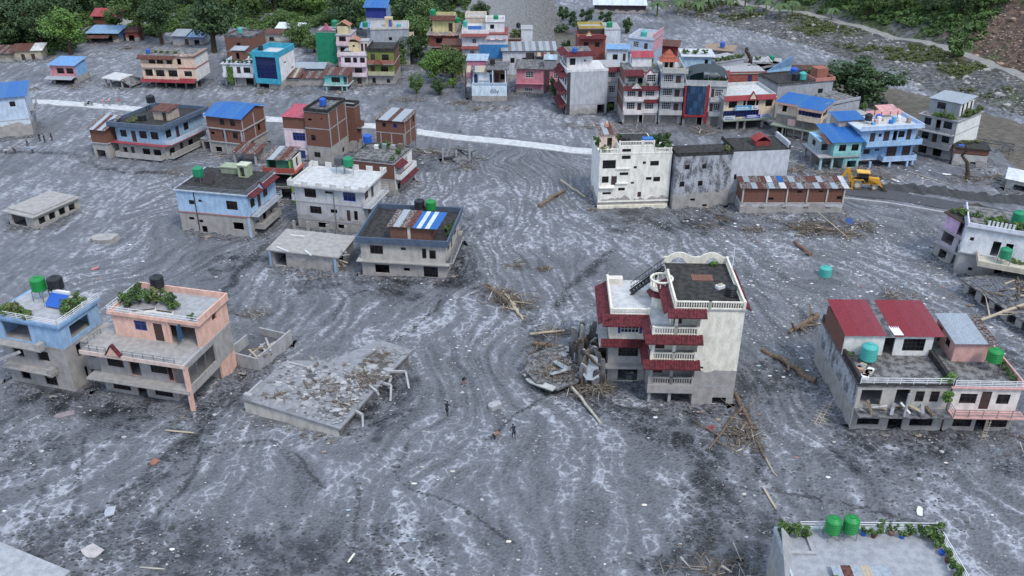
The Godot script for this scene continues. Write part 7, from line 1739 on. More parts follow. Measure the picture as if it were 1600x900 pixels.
func for_panes(x0: float, x1: float, y0: float, y1: float, z: float) -> void:
	var n := 7
	for i in n: box("pane", x0 + (x1 - x0) * i / n + 0.03, x0 + (x1 - x0) * (i + 1) / n - 0.03, y0 + 0.02, y1 - 0.02, z, z + 0.06, "glassblue")
# ---------------------------------------------------------------- trees, vehicles, people, debris
func G(x: float, z: float, dy := 0.0) -> Vector3:
	return Vector3(x, gh(x, z) + dy, z)

func build_rest() -> void:
	trees()
	backhoe()
	motorbike()
	crowd()
	wreckage()
	scatter()

func trees() -> void:
	var wood := [-135.3, -239.7, -131.5, -246.1, -126.4, -243.2, -124.0, -250.0, -144.3, -258.8, -138.5, -262.9, -133.0, -267.2, -151.8, -270.7, -145.2, -285.5, -136.3, -288.4, -146.9, -240.5, -139.5, -249.0, -128.0, -258.0, -156.0, -254.0, -122.0, -284.0, -112.0, -290.0]
	for i in range(0, wood.size(), 2): tree(G(wood[i], wood[i + 1]), rng.randf_range(6.2, 8.4), rng.randf_range(12.0, 16.5), 1, "dark dense tree in the wood behind the low sheds", "dark wood trees", 0.02)
	tree(G(-115.9, -236.5), 6.4, 11.8, 2, "bright green rounded tree standing alone on the mud", "", 0.2)
	tree(G(-103.2, -253.2), 6.6, 15.0, 0, "tall tree in front of the red roofed cottage, paler of the pair", "", 0.3)
	tree(G(-95.8, -248.0), 5.6, 14.5, 1, "tall darker tree beside the pale one near blue roofed sheds", "", 0.25)
	tree(G(-78.8, -238.5), 8.0, 17.5, 1, "very tall dark tree beside the brick block", "", 0.18)
	tree(G(-64.1, -202.6), 1.0, 5.8, 2, "slim cypress like tree in front of the low white house", "", 0.12)
	tree(G(-89.0, -259.0), 4.5, 9.0, 0, "small tree behind the blue roofed sheds"); tree(G(-112.5, -259.0), 3.6, 8.0, 0, "small green tree beside the red roofed cottage")
	var mid := [-79.8, -282.6, -75.3, -290.4, -66.6, -287.5, -59.1, -282.6, -51.7, -287.5, -44.2, -278.0, -40.2, -290.4, -34.2, -280.7, -30.7, -271.5, -27.1, -263.2, -23.6, -252.0, -23.3, -291.4, -18.8, -300.6, -74.6, -302.6, -62.6, -304.8, -50.4, -306.9, -36.6, -304.8, -22.9, -279.5, -88.0, -290.0, -99.0, -296.0, -26.0, -238.0, -47.0, -262.0, -40.0, -258.0, -104.0, -300.0, -86.0, -306.0]
	for i in range(0, mid.size(), 2): tree(G(mid[i], mid[i + 1]), rng.randf_range(4.6, 6.6), rng.randf_range(9.0, 14.0), [0, 1, 0, 2][(i / 2) % 4], ["mid green tree in the grove behind the coloured houses", "dark green tree in the grove behind the coloured houses", "mid green tree in the grove behind the coloured houses", "bright green tree in the grove behind the coloured houses"][(i / 2) % 4], "grove trees", 0.12)
	for q in [[-57.7, -245.0, 4.2, 7.0], [-52.2, -238.0, 3.6, 5.5], [-60.3, -256.8, 4.0, 6.5], [-66.0, -265.0, 4.0, 6.0], [-54.0, -266.0, 4.0, 6.0]]: tree(G(q[0], q[1]), q[2], q[3], 0, "low garden tree around the white roofed bungalow", "garden trees", 0.1)
	tree(G(-25.4, -226.5), 4.0, 8.0, 1, "dark tree against the grey rendered house", "", 0.1); tree(G(-28.2, -219.0), 3.2, 6.5, 0, "tree behind the olive house's brick side", "", 0.1)
	var t := tree(G(-17.6, -207.8), 4.2, 8.2, 2, "bright green tree bent over by the flood", "", 0.2)
	t.rotation_degrees.z = 14
	tree(G(-14.0, -209.5), 3.9, 8.4, 0, "green tree standing behind the bent one", "", 0.15); tree(G(-21.6, -199.6), 2.3, 4.6, 0, "small leafy tree pushed flat at the bend", "", 0.08); tree(G(-16.4, -198.6), 2.2, 3.6, 1, "dark low tree caught in debris by the bend", "", 0.05)
	tree(G(-9.5, -286.0), 3.2, 7.0, 1, "dark feathery tree at the water's edge", "", 0.1)
	for q in [[14.2, -266.8], [17.4, -274.0], [22.3, -274.8], [19.7, -262.2], [15.7, -282.7], [27.8, -272.5], [33.0, -262.0]]: shrub(G(q[0], q[1]), 2.6, 4.6, 1, "dark shrub on the spit where the river bends", "shrub", "river spit shrubs")
	for q in [[61.3, -288.4], [66.1, -292.4], [67.4, -284.5], [77.4, -280.7], [79.3, -272.3], [84.2, -276.7], [92.7, -266.3], [72.8, -288.4], [57.0, -283.0], [52.0, -288.0], [45.0, -285.0], [71.0, -276.0]]: banana(G(q[0], q[1]))
	tree(G(77.4, -195.2), 8.6, 11.5, 1, "big broad dark tree beside the river", "", 0.12)
	shrub(G(109.6, -222.0), 3.4, 6.5, 0, "lone round bush at the bend of the hill road")
	var hill := [101.5, -262.4, 110.2, -268.4, 114.5, -251.1, 122.4, -267.2, 124.8, -255.4, 132.2, -264.4, 135.5, -251.1, 141.0, -259.8, 140.6, -238.5, 108.8, -257.9, 118.5, -243.0, 132.8, -274.0, 98.3, -275.0, 144.2, -274.0, 128.5, -243.1, 137.0, -229.0, 146.0, -246.0, 117.0, -276.0, 107.0, -282.0, 126.0, -284.0, 150.0, -262.0, 96.0, -290.0, 112.0, -296.0]
	for i in range(0, hill.size(), 2):
		if Vector2(hill[i], hill[i + 1]).distance_to(Vector2(137, -222)) < 21.0: continue
		tree(G(hill[i], hill[i + 1]), rng.randf_range(3.2, 5.2), rng.randf_range(5.0, 8.5), [0, 0, 1, 2][(i / 2) % 4], ["mid green tree on the green hillside", "mid green tree on the green hillside", "dark tree on the green hillside", "bright tree on the green hillside"][(i / 2) % 4], "hillside trees", 0.08)
	for q in [[20.5, -206.0, 1.8, 4.5], [27.5, -212.0, 1.6, 4.0], [33.0, -215.0, 2.0, 5.5], [36.5, -207.5, 1.8, 5.0], [45.5, -212.0, 2.2, 6.0], [50.5, -212.5, 2.2, 5.0], [54.0, -216.0, 2.0, 4.0], [59.5, -206.5, 1.6, 3.5], [68.5, -196.5, 2.0, 4.0], [72.5, -182.0, 1.8, 3.6], [12.5, -207.5, 1.8, 5.5], [9.6, -196.8, 1.6, 5.0], [14.0, -232.0, 2.2, 5.0], [40.0, -228.0, 1.8, 3.6], [-4.8, -205.5, 1.6, 3.6], [-13.5, -204.0, 1.4, 3.0], [20.5, -186.5, 1.2, 2.6], [31.0, -231.0, 2.0, 4.4]]:
		shrub(G(q[0], q[1]), q[2], q[3], [0, 1, 2][int(q[2] * 10.0) % 3], "leafy shrub growing between the crowded houses on the river side", "shrub", "shrubs between the town houses")
	# undergrowth nobody could count
	undergrowth("undergrowth", 2600, func() -> Vector3:
		var x := rng.randf_range(62.0, 160.0)
		var z := rng.randf_range(-320.0, -205.0)
		if hill_s(x, z) < 4.0 + rng.randf() * 4.0 or Vector2(x, z).distance_to(Vector2(137, -222)) < 20.0: return Vector3.INF
		return G(x, z), 0.9, 2.3, 0, "green undergrowth covering the hillside")
	undergrowth("bank_weeds", 1500, func() -> Vector3:
		var x := rng.randf_range(30.0, 120.0)
		var z := rng.randf_range(-300.0, -195.0)
		var s := hill_s(x, z)
		if s > -2.6 or s < -17.0 or river_d(x, z) < 6.0 or relief.get_noise_2d(x * 1.1 + 200.0, z * 1.1) < -0.05 + 0.2 * rng.randf(): return Vector3.INF
		return G(x, z), 0.3, 0.9, 3, "scrubby weeds on the silt bank below the hill road")
	undergrowth("grove_undergrowth", 2100, func() -> Vector3:
		var x := rng.randf_range(-160.0, -15.0)
		var z := rng.randf_range(-325.0, -232.0)
		if z > (-262.0 if x > -118.0 else -238.0) + 12.0 * relief.get_noise_2d(x, 5.0) and not (x > -31.0 and x < -22.0 and z > -262.0): return Vector3.INF
		return G(x, z), 0.9, 2.4, 0, "leafy undergrowth below the grove behind the town")

func banana(p: Vector3) -> void:
	var t := thing("banana_plant", "banana plant with drooping leaves beside the hill road", "plant", p, rng.randf() * 360.0, "banana plants")
	if not meshes.has("banana"):
		var mb := MB.new()
		mb.colored = true
		for i in 9:
			var a := TAU * i / 9.0 + 0.2 * (i % 2)
			var d := Vector3(cos(a), 0, sin(a))
			var s := Vector3(-d.z, 0, d.x)
			mb.col = Color(0.035, 0.075, 0.02).lerp(Color(0.075, 0.125, 0.035), (i % 3) * 0.5)
			var pts := []
			for k in 6:
				var u := k / 5.0
				pts.append(Vector3(0, 2.6, 0) + d * u * 2.4 + Vector3.UP * (1.6 * u - 2.4 * u * u) * (1.0 + 0.3 * (i % 2)))
			for k in 5:
				var w0 := 0.42 * sin(PI * (k + 0.25) / 5.6)
				var w1 := 0.42 * sin(PI * (k + 1.25) / 5.6)
				mb.quad(pts[k], pts[k] + s * w0 + Vector3.DOWN * 0.12, pts[k + 1] + s * w1 + Vector3.DOWN * 0.12, pts[k + 1])
				mb.quad(pts[k], pts[k + 1], pts[k + 1] - s * w1 + Vector3.DOWN * 0.12, pts[k] - s * w0 + Vector3.DOWN * 0.12)
		meshes.banana = mb.mesh()
		var st_ := MB.new()
		st_.tube(Vector3(0, -0.2, 0), Vector3(0, 2.7, 0), 0.2, 0.12, 8)
		meshes.banana_stem = st_.mesh()
	put(meshes.banana, "leaves", t, M("leaf"))
	put(meshes.banana_stem, "stem", t, M("6f7a45"))
	t.scale = Vector3.ONE * rng.randf_range(1.1, 1.6)

func undergrowth(nm: String, n: int, where: Callable, r0: float, r1: float, kind: int, label: String) -> void:
	var mm := MultiMesh.new()
	mm.transform_format = MultiMesh.TRANSFORM_3D
	mm.mesh = leaf_mesh("under%d" % kind, 150, 6, 0.24, greens(kind), 0.7, 90 + kind)
	var ts := []
	var tries := 0
	while ts.size() < n and tries < n * 6:
		tries += 1
		var p: Vector3 = where.call()
		if p == Vector3.INF: continue
		var r := rng.randf_range(r0, r1)
		ts.append(Transform3D(Basis(Vector3.UP, rng.randf() * TAU).scaled(Vector3(r, r * rng.randf_range(0.6, 1.1), r)), p + Vector3.UP * r * 0.35))
	mm.instance_count = ts.size()
	for i in ts.size(): mm.set_instance_transform(i, ts[i])
	var o := MultiMeshInstance3D.new()
	o.multimesh = mm
	o.material_override = M("leaf")
	o.name = nm
	add_child(o)
	tag(o, label, "undergrowth", "", "stuff")

func backhoe() -> void:
	var t := thing("backhoe_loader", "yellow backhoe loader with its rear arm folded up on the dark track", "excavator", G(59.8, -142.6, 0.15), -13)
	var y := "d99a1e"
	var mb := MB.new()
	mb.box(-2.0, 2.1, 0.75, 1.25, -0.45, 0.45); mb.box(0.5, 2.3, 1.2, 1.85, -0.42, 0.42); mb.bar(Vector3(-2.0, 0.9, -1.1), Vector3(-2.0, 0.9, 1.1), 0.3, 0.7)
	put(mb.mesh(), "chassis", t, M(y))
	mb = MB.new()
	for x in [-1.25, 0.45]:
		for z in [-0.7, 0.7]: mb.bar(Vector3(x, 1.2, z), Vector3(x * 0.9, 2.75, z * 0.92), 0.1)
	mb.box(-1.3, 0.5, 1.15, 1.5, -0.72, 0.72)
	var cab := put(mb.mesh(), "cab", t, M("iron"))
	mb = MB.new()
	mb.box(-1.22, 0.42, 1.5, 2.72, -0.67, -0.65); mb.box(-1.22, 0.42, 1.5, 2.72, 0.65, 0.67); mb.box(0.4, 0.42, 1.5, 2.72, -0.64, 0.64); mb.box(-1.22, -1.2, 1.5, 2.72, -0.64, 0.64)
	put(mb.mesh(), "window", cab, M("glass"))
	mb = MB.new()
	mb.box(-1.45, 0.65, 2.74, 2.9, -0.8, 0.8)
	put(mb.mesh(), "cab_roof", t, M("e8b04a"))
	for w in [[-1.1, 0.78, 0.78, 0.42], [-1.1, -0.78, 0.78, 0.42], [1.65, 0.72, 0.5, 0.32], [1.65, -0.72, 0.5, 0.32]]:
		var r: float = w[2]
		mb = MB.new()
		mb.lathe(Vector3.ZERO, [Vector2(r * 0.6, -w[3] * 0.5), Vector2(r * 0.95, -w[3] * 0.5), Vector2(r, -w[3] * 0.3), Vector2(r, w[3] * 0.3), Vector2(r * 0.95, w[3] * 0.5), Vector2(r * 0.6, w[3] * 0.5)], 20)
		var tyre := put(mb.mesh(), "wheel", t, M("8a8378"))
		tyre.position = Vector3(w[0], r - 0.05, w[1])
		tyre.rotation_degrees.x = 90
		mb = MB.new()
		mb.lathe(Vector3.ZERO, [Vector2(0, -w[3] * 0.3), Vector2(r * 0.6, -w[3] * 0.4), Vector2(r * 0.6, w[3] * 0.4), Vector2(r * 0.25, w[3] * 0.3), Vector2(0, w[3] * 0.42)], 16)
		put(mb.mesh(), "rim", tyre, M("cfc6b4"))
	for z in [-0.82, 0.82]:
		mb = MB.new()
		mb.bar(Vector3(-1.9, 1.5, z * 0.98), Vector3(-0.3, 1.62, z * 0.98), 0.36, 0.08); mb.bar(Vector3(-0.3, 1.62, z * 0.98), Vector3(0.0, 1.2, z * 0.98), 0.36, 0.08)
		put(mb.mesh(), "mudguard", t, M(y))
		mb = MB.new()
		mb.bar(Vector3(0.7, 1.75, z * 0.8), Vector3(2.3, 1.15, z * 0.8), 0.18, 0.34); mb.bar(Vector3(2.3, 1.15, z * 0.8), Vector3(3.0, 0.45, z * 0.8), 0.16, 0.28)
		put(mb.mesh(), "loader_arm", t, M(y))
	mb = MB.new()
	var pr := [Vector2(2.95, 0.75), Vector2(2.85, 0.25), Vector2(3.1, 0.02), Vector2(3.75, 0.0)]
	for i in 3: mb.quad(Vector3(pr[i].x, pr[i].y, -1.1), Vector3(pr[i].x, pr[i].y, 1.1), Vector3(pr[i + 1].x, pr[i + 1].y, 1.1), Vector3(pr[i + 1].x, pr[i + 1].y, -1.1))
	for z in [-1.1, 1.1]: mb.quad(Vector3(2.95, 0.75, z), Vector3(2.85, 0.25, z), Vector3(3.1, 0.02, z), Vector3(3.75, 0.0, z))
	put(mb.mesh(), "front_bucket", t, M("4a4642"))
	mb = MB.new()
	mb.bar(Vector3(-2.2, 0.9, 0.15), Vector3(-2.9, 3.3, 0.15), 0.28, 0.5); mb.bar(Vector3(-2.25, 1.6, 0.15), Vector3(-2.5, 2.6, 0.15), 0.4, 0.25)
	put(mb.mesh(), "boom", t, M(y))
	mb = MB.new()
	mb.bar(Vector3(-2.9, 3.35, 0.15), Vector3(-3.75, 1.5, 0.15), 0.24, 0.4)
	put(mb.mesh(), "dipper_arm", t, M(y))
	mb = MB.new()
	for z in [-0.2, 0.5]: mb.quad(Vector3(-3.6, 1.6, z), Vector3(-3.2, 1.2, z), Vector3(-3.0, 0.75, z), Vector3(-3.7, 0.7, z))
	mb.quad(Vector3(-3.6, 1.6, -0.2), Vector3(-3.6, 1.6, 0.5), Vector3(-3.7, 0.7, 0.5), Vector3(-3.7, 0.7, -0.2)); mb.quad(Vector3(-3.7, 0.7, -0.2), Vector3(-3.7, 0.7, 0.5), Vector3(-3.0, 0.75, 0.5), Vector3(-3.0, 0.75, -0.2))
	put(mb.mesh(), "rear_bucket", t, M("6a625a"))
	for z in [-1.0, 1.0]:
		mb = MB.new()
		mb.bar(Vector3(-2.0, 0.1, z), Vector3(-2.0, 1.3, z), 0.2); mb.box(-2.25, -1.75, -0.02, 0.1, z - 0.2, z + 0.2)
		put(mb.mesh(), "stabiliser_leg", t, M(y))

func motorbike() -> void:
	var t := thing("motorbike", "dark motorbike parked on the pale road", "motorbike", G(-91.8, -190.0, 0.16), 8)
	for x in [-0.65, 0.65]:
		var mb := MB.new()
		mb.lathe(Vector3.ZERO, [Vector2(0.22, -0.05), Vector2(0.3, -0.05), Vector2(0.3, 0.05), Vector2(0.22, 0.05), Vector2(0.22, -0.05)], 16)
		for i in 4: mb.bar(Vector3(-0.24 * cos(i * 0.785), 0, -0.24 * sin(i * 0.785)), Vector3(0.24 * cos(i * 0.785), 0, 0.24 * sin(i * 0.785)), 0.025)
		var w := put(mb.mesh(), "wheel", t, M("plasticblack"))
		w.position = Vector3(x, 0.3, 0)
		w.rotation_degrees.x = 90
	var b := MB.new()
	b.bar(Vector3(-0.65, 0.3, 0), Vector3(0.2, 0.75, 0), 0.08); b.bar(Vector3(0.65, 0.3, 0), Vector3(0.4, 1.0, 0), 0.07); b.box(-0.25, 0.25, 0.3, 0.6, -0.14, 0.14)
	put(b.mesh(), "frame", t, M("iron"))
	b = MB.new()
	b.box(-0.7, 0.02, 0.74, 0.84, -0.13, 0.13)
	put(b.mesh(), "seat", t, M("plasticblack"))
	b = MB.new()
	b.ob(Transform3D(Basis(Vector3.FORWARD, 0.1), Vector3(0.2, 0.86, 0)), Vector3(0.42, 0.22, 0.24))
	put(b.mesh(), "fuel_tank", t, M("31343c"))
	b = MB.new()
	b.bar(Vector3(0.38, 1.05, -0.35), Vector3(0.38, 1.05, 0.35), 0.04)
	put(b.mesh(), "handlebar", t, M("steel"))

# one continuous body from tapered bones: [from, to, radius, radius, colour]
func body(bones: Array, cell: float) -> ArrayMesh:
	var lo := Vector3.INF
	var hi := -Vector3.INF
	for b in bones:
		for k in 2:
			var rr: Vector3 = Vector3.ONE * (b[2 + k] + cell * 2.0)
			lo = lo.min(b[k] - rr)
			hi = hi.max(b[k] + rr)
	var n := Vector3i(((hi - lo) / cell).ceil()) + Vector3i.ONE
	var f := PackedFloat32Array(); f.resize(n.x * n.y * n.z)
	var cid := PackedByteArray(); cid.resize(f.size())
	for z in n.z:
		for y in n.y:
			for x in n.x:
				var p := lo + Vector3(x, y, z) * cell
				var d := 9.0
				var best := 9.0
				var bi := 0
				for i in bones.size():
					var b: Array = bones[i]
					var a: Vector3 = b[0]
					var ab: Vector3 = b[1] - a
					var t := clampf((p - a).dot(ab) / maxf(ab.length_squared(), 1e-6), 0.0, 1.0)
					var e: float = p.distance_to(a + ab * t) - lerpf(b[2], b[3], t)
					if e < best:
						best = e
						bi = i
					var h := clampf(0.5 + 0.5 * (d - e) / 0.035, 0.0, 1.0)
					d = lerpf(d, e, h) - 0.035 * h * (1.0 - h)
				f[(z * n.y + y) * n.x + x] = d
				cid[(z * n.y + y) * n.x + x] = bi
	var mb := MB.new()
	mb.colored = true
	var vid := {}
	for z in n.z - 1:
		for y in n.y - 1:
			for x in n.x - 1:
				var s := Vector3.ZERO
				var c := 0
				for e in [[0, 0, 0, 1, 0, 0], [0, 1, 0, 1, 1, 0], [0, 0, 1, 1, 0, 1], [0, 1, 1, 1, 1, 1], [0, 0, 0, 0, 1, 0], [1, 0, 0, 1, 1, 0], [0, 0, 1, 0, 1, 1], [1, 0, 1, 1, 1, 1], [0, 0, 0, 0, 0, 1], [1, 0, 0, 1, 0, 1], [0, 1, 0, 0, 1, 1], [1, 1, 0, 1, 1, 1]]:
					var f0 := f[((z + e[2]) * n.y + y + e[1]) * n.x + x + e[0]]
					var f1 := f[((z + e[5]) * n.y + y + e[4]) * n.x + x + e[3]]
					if (f0 < 0.0) != (f1 < 0.0):
						s += Vector3(x + e[0], y + e[1], z + e[2]).lerp(Vector3(x + e[3], y + e[4], z + e[5]), f0 / (f0 - f1))
						c += 1
				if c: vid[Vector3i(x, y, z)] = lo + s / c * cell
	for z in range(1, n.z - 1):
		for y in range(1, n.y - 1):
			for x in range(1, n.x - 1):
				var k := (z * n.y + y) * n.x + x
				for ax in 3:
					var k2: int = k + [1, n.x, n.x * n.y][ax]
					if (f[k] < 0.0) == (f[k2] < 0.0): continue
					var v := Vector3i(x, y, z)
					var d1: Vector3i = [Vector3i(0, -1, 0), Vector3i(-1, 0, 0), Vector3i(-1, 0, 0)][ax]
					var d2: Vector3i = [Vector3i(0, 0, -1), Vector3i(0, 0, -1), Vector3i(0, -1, 0)][ax]
					if not (vid.has(v) and vid.has(v + d1) and vid.has(v + d1 + d2) and vid.has(v + d2)): continue
					mb.col = bones[cid[k if f[k] < 0.0 else k2]][4]
					var dir: Vector3 = [Vector3.RIGHT, Vector3.UP, Vector3.BACK][ax] * (1.0 if f[k] < 0.0 else -1.0)
					mb.face(vid[v], vid[v + d1], vid[v + d1 + d2], vid[v + d2], dir)
	# five fingers a hand
	for b in bones:
		if b.size() > 5:
			var d: Vector3 = (b[1] - b[0]).normalized()
			var s := d.cross(Vector3(0.3, 0.2, 1)).normalized()
			mb.col = b[4]
			for i in 5:
				var o: Vector3 = b[1] + s * (i - 2) * 0.02
				mb.tube(o, o + (d + s * (0.9 if i == 4 else 0.0)).normalized() * [0.07, 0.085, 0.09, 0.08, 0.05][i], 0.01, 0.007, 5)
	return mb.mesh()

# lean is the bend at the hips, step the stride, arms the two hand targets
func person(label: String, p: Vector3, yaw: float, shirt: Color, trousers: Color, skin: Color, lean: float, step: float, low := 0.0) -> void:
	var t := thing("person", label, "person", p, yaw, "people on the mud")
	var hair := Color(0.012, 0.011, 0.01)
	var hip := Vector3(0, 0.92 - low, -0.05 * lean)
	var up := Vector3(0, cos(lean), sin(lean))
	var ch := hip + up * 0.46
	var nk := ch + up * 0.1
	var hd := nk + Vector3(0, cos(lean * 0.6), sin(lean * 0.6)) * 0.15
	var fw := Vector3(0, -sin(lean * 0.6), cos(lean * 0.6))
	var bones := [[hip + Vector3(-0.07, 0, 0), hip + Vector3(0.07, 0, 0), 0.13, 0.13, trousers], [hip + up * 0.1, ch, 0.125, 0.15, shirt], [ch + Vector3(-0.13, 0, 0), ch + Vector3(0.13, 0, 0), 0.085, 0.085, shirt], [ch, nk + up * 0.03, 0.06, 0.055, skin], [hd, hd + up * 0.03 + fw * 0.015, 0.085, 0.095, skin], [hd + up * 0.045 - fw * 0.02, hd + up * 0.06 - fw * 0.02, 0.097, 0.088, hair], [hd + fw * 0.095 - up * 0.01, hd + fw * 0.11 - up * 0.025, 0.018, 0.016, skin]]
	for s in [-1.0, 1.0]:
		var kn := Vector3(0.1 * s, 0.48 - low * 0.5, 0.08 + step * 0.14 * s)
		var an := Vector3(0.11 * s, 0.09, step * 0.26 * s)
		bones.append([hip + Vector3(0.09 * s, -0.02, 0), kn, 0.095, 0.062, trousers])
		bones.append([kn, an, 0.06, 0.04, trousers])
		bones.append([an + Vector3(0, -0.04, -0.02), an + Vector3(0.01 * s, -0.05, 0.14), 0.045, 0.038, hair])
		var sh := ch + Vector3(0.2 * s, 0.02, 0)
		var el := sh + Vector3(0.07 * s, -0.26, 0.06 + 0.12 * sin(lean) - 0.08 * step * s)
		var ha := el + Vector3(-0.02 * s, -0.2, 0.12 + 0.1 * lean)
		bones.append([sh, el, 0.055, 0.043, shirt])
		bones.append([el, ha, 0.042, 0.03, skin])
		bones.append([ha, ha + (ha - el).normalized() * 0.06, 0.034, 0.032, skin, true])
	put(body(bones, 0.036), "body", t, M("vcol"))

func crowd() -> void:
	var dk := Color(0.012, 0.012, 0.016)
	var sk := Color(0.25, 0.14, 0.09)
	var mud := Color(0.2, 0.19, 0.19)
	person("person in black wading forward with bare muddy legs, farthest from the broken slab's beams", G(-6.9, -77.7, -0.06), 170, dk, Color(0.02, 0.02, 0.025), sk, 0.45, 0.8)
	person("person in black bending over the mud between slab and villa debris", G(-5.4, -83.2, -0.06), 20, dk, sk, sk, 0.8, 0.6)
	person("person in dark blue leaning sideways over the mud nearest the camera", G(0.2, -73.6, -0.06), 200, Color(0.015, 0.018, 0.04), Color(0.02, 0.022, 0.035), sk, 0.5, 0.5)
	person("bare backed person crouching low in the mud beside the one in dark blue", G(-1.8, -73.4, -0.1), 120, sk, dk, sk, 1.2, 0.3, 0.35)
	person("person in black in the group beside the blue splashed house, nearest that house", G(-91.4, -166.4), 80, dk, Color(0.03, 0.03, 0.04), sk, 0.1, 0.3)
	person("person in dark clothes in the middle of the walking group", G(-90.2, -165.8), 95, Color(0.03, 0.025, 0.025), dk, sk, 0.1, 0.5)
	person("person in charcoal at the road side of the walking group", G(-89.4, -167.0), 100, Color(0.05, 0.05, 0.055), dk, sk, 0.12, 0.4)
	person("person in grey standing alone between group and pale blue shirt", G(-92.8, -164.2), 60, mud, dk, sk, 0.05, 0.2)
	person("person in a pale blue shirt standing on the mud", G(-89.6, -159.7), 30, Color(0.35, 0.5, 0.7), Color(0.05, 0.06, 0.08), sk, 0.05, 0.3)
	person("person in a white shirt sitting low at the picture's edge", G(-94.9, -160.0, -0.1), 40, Color(0.6, 0.6, 0.62), dk, sk, 0.5, 0.2, 0.4)
	person("person in dark brown sitting beside the white shirt", G(-93.4, -160.6, -0.1), 320, Color(0.06, 0.04, 0.035), dk, sk, 0.5, 0.2, 0.4)
	person("person in pink walking on the road nearest the motorbike", G(-88.5, -189.9, 0.14), 100, Color(0.7, 0.28, 0.34), Color(0.5, 0.3, 0.33), sk, 0.05, 0.4)
	person("person in pale pink beside the one near the motorbike", G(-87.3, -190.2, 0.14), 95, Color(0.75, 0.4, 0.42), mud, sk, 0.05, 0.4)
	person("person in a red shirt alone on the pale road", G(-85.0, -189.8, 0.14), 80, Color(0.5, 0.05, 0.07), Color(0.45, 0.4, 0.4), sk, 0.05, 0.5)

func log_(label: String, a: Vector3, b: Vector3, r0: float, r1: float, m: String, twigs := 0) -> void:
	var t := thing("log", label, "log", a, 0.0, "stranded logs")
	var mb := MB.new()
	var d := b - a
	var n := 6
	var prev := Vector3.ZERO
	for i in n:
		var p := d * (i + 1.0) / n + Vector3(rng.randfn() * r0 * 0.5, rng.randfn() * r0 * 0.25, rng.randfn() * r0 * 0.5)
		mb.tube(prev, p, lerpf(r0, r1, float(i) / n), lerpf(r0, r1, (i + 1.0) / n), 9)
		prev = p
	put(mb.mesh(), "trunk", t, M(m))
	for i in twigs:
		var g := MB.new()
		var s := d * rng.randf_range(0.1, 0.95)
		var e := s + Vector3(rng.randfn(), absf(rng.randfn()) * 0.5, rng.randfn()) * d.length() * 0.22
		g.tube(s, e, r1 * 0.6, r1 * 0.2, 5)
		g.tube(e, e + Vector3(rng.randfn(), rng.randf() * 0.3, rng.randfn()) * d.length() * 0.08, r1 * 0.2, 0.01, 4)
		put(g.mesh(), "branch", t, M(m))

func pile(p: Vector3, r: float, n: int, label: String, long := 1.0, dir := 0.0) -> void:
	var mb := MB.new()
	mb.colored = true
	for i in n:
		var q := Vector3(rng.randfn() * r * 0.5 * long, rng.randf() * r * 0.22, rng.randfn() * r * 0.5).rotated(Vector3.UP, dir)
		var l := rng.randf_range(0.3, 0.9) * minf(r, 2.2)
		var e := Vector3(rng.randfn(), rng.randfn() * 0.3 + 0.08, rng.randfn() * 0.8).normalized().rotated(Vector3.UP, dir) * l
		var c := Color(0.11, 0.085, 0.065).lerp(Color(0.27, 0.24, 0.2), rng.randf() * rng.randf())
		mb.col = c if rng.randf() < 0.9 else Color(0.42, 0.4, 0.37)
		var w := rng.randf_range(0.02, 0.06) * (1.0 if rng.randf() < 0.85 else 2.4)
		mb.tube(q - e * 0.5, q + e * 0.5, w, w * 0.5, 5)
	var o := put(mb.mesh(), numbered("driftwood_debris"), self, M("vcol"))
	o.position = p
	tag(o, label, "debris", "driftwood heaps", "stuff")

func slab(nm: String, label: String, cat: String, p: Vector3, s: Vector3, rot: Vector3, m: String, group := "") -> void:
	var t := thing(nm, label, cat, p, 0.0, group)
	t.rotation_degrees = rot
	var mb := MB.new()
	# broken outline
	var pts := []
	var n := 9
	for i in n:
		var a := TAU * i / n
		var k := 0.5 / maxf(absf(cos(a)), absf(sin(a)))
		k *= rng.randf_range(0.86, 1.0)
		pts.append(Vector3(cos(a) * k * s.x, 0, sin(a) * k * s.z))
	var h := Vector3.UP * s.y * 0.5
	for i in n:
		var a: Vector3 = pts[i]
		var b: Vector3 = pts[(i + 1) % n]
		mb.face(h, a + h, b + h, b + h * 1.001, Vector3.UP)
		mb.face(-h, a - h, b - h, b - h * 1.001, Vector3.DOWN)
		mb.face(a - h, b - h, b + h, a + h, a + b)
	put(mb.mesh(), "sheet" if s.y < 0.08 else "slab", t, M(m))

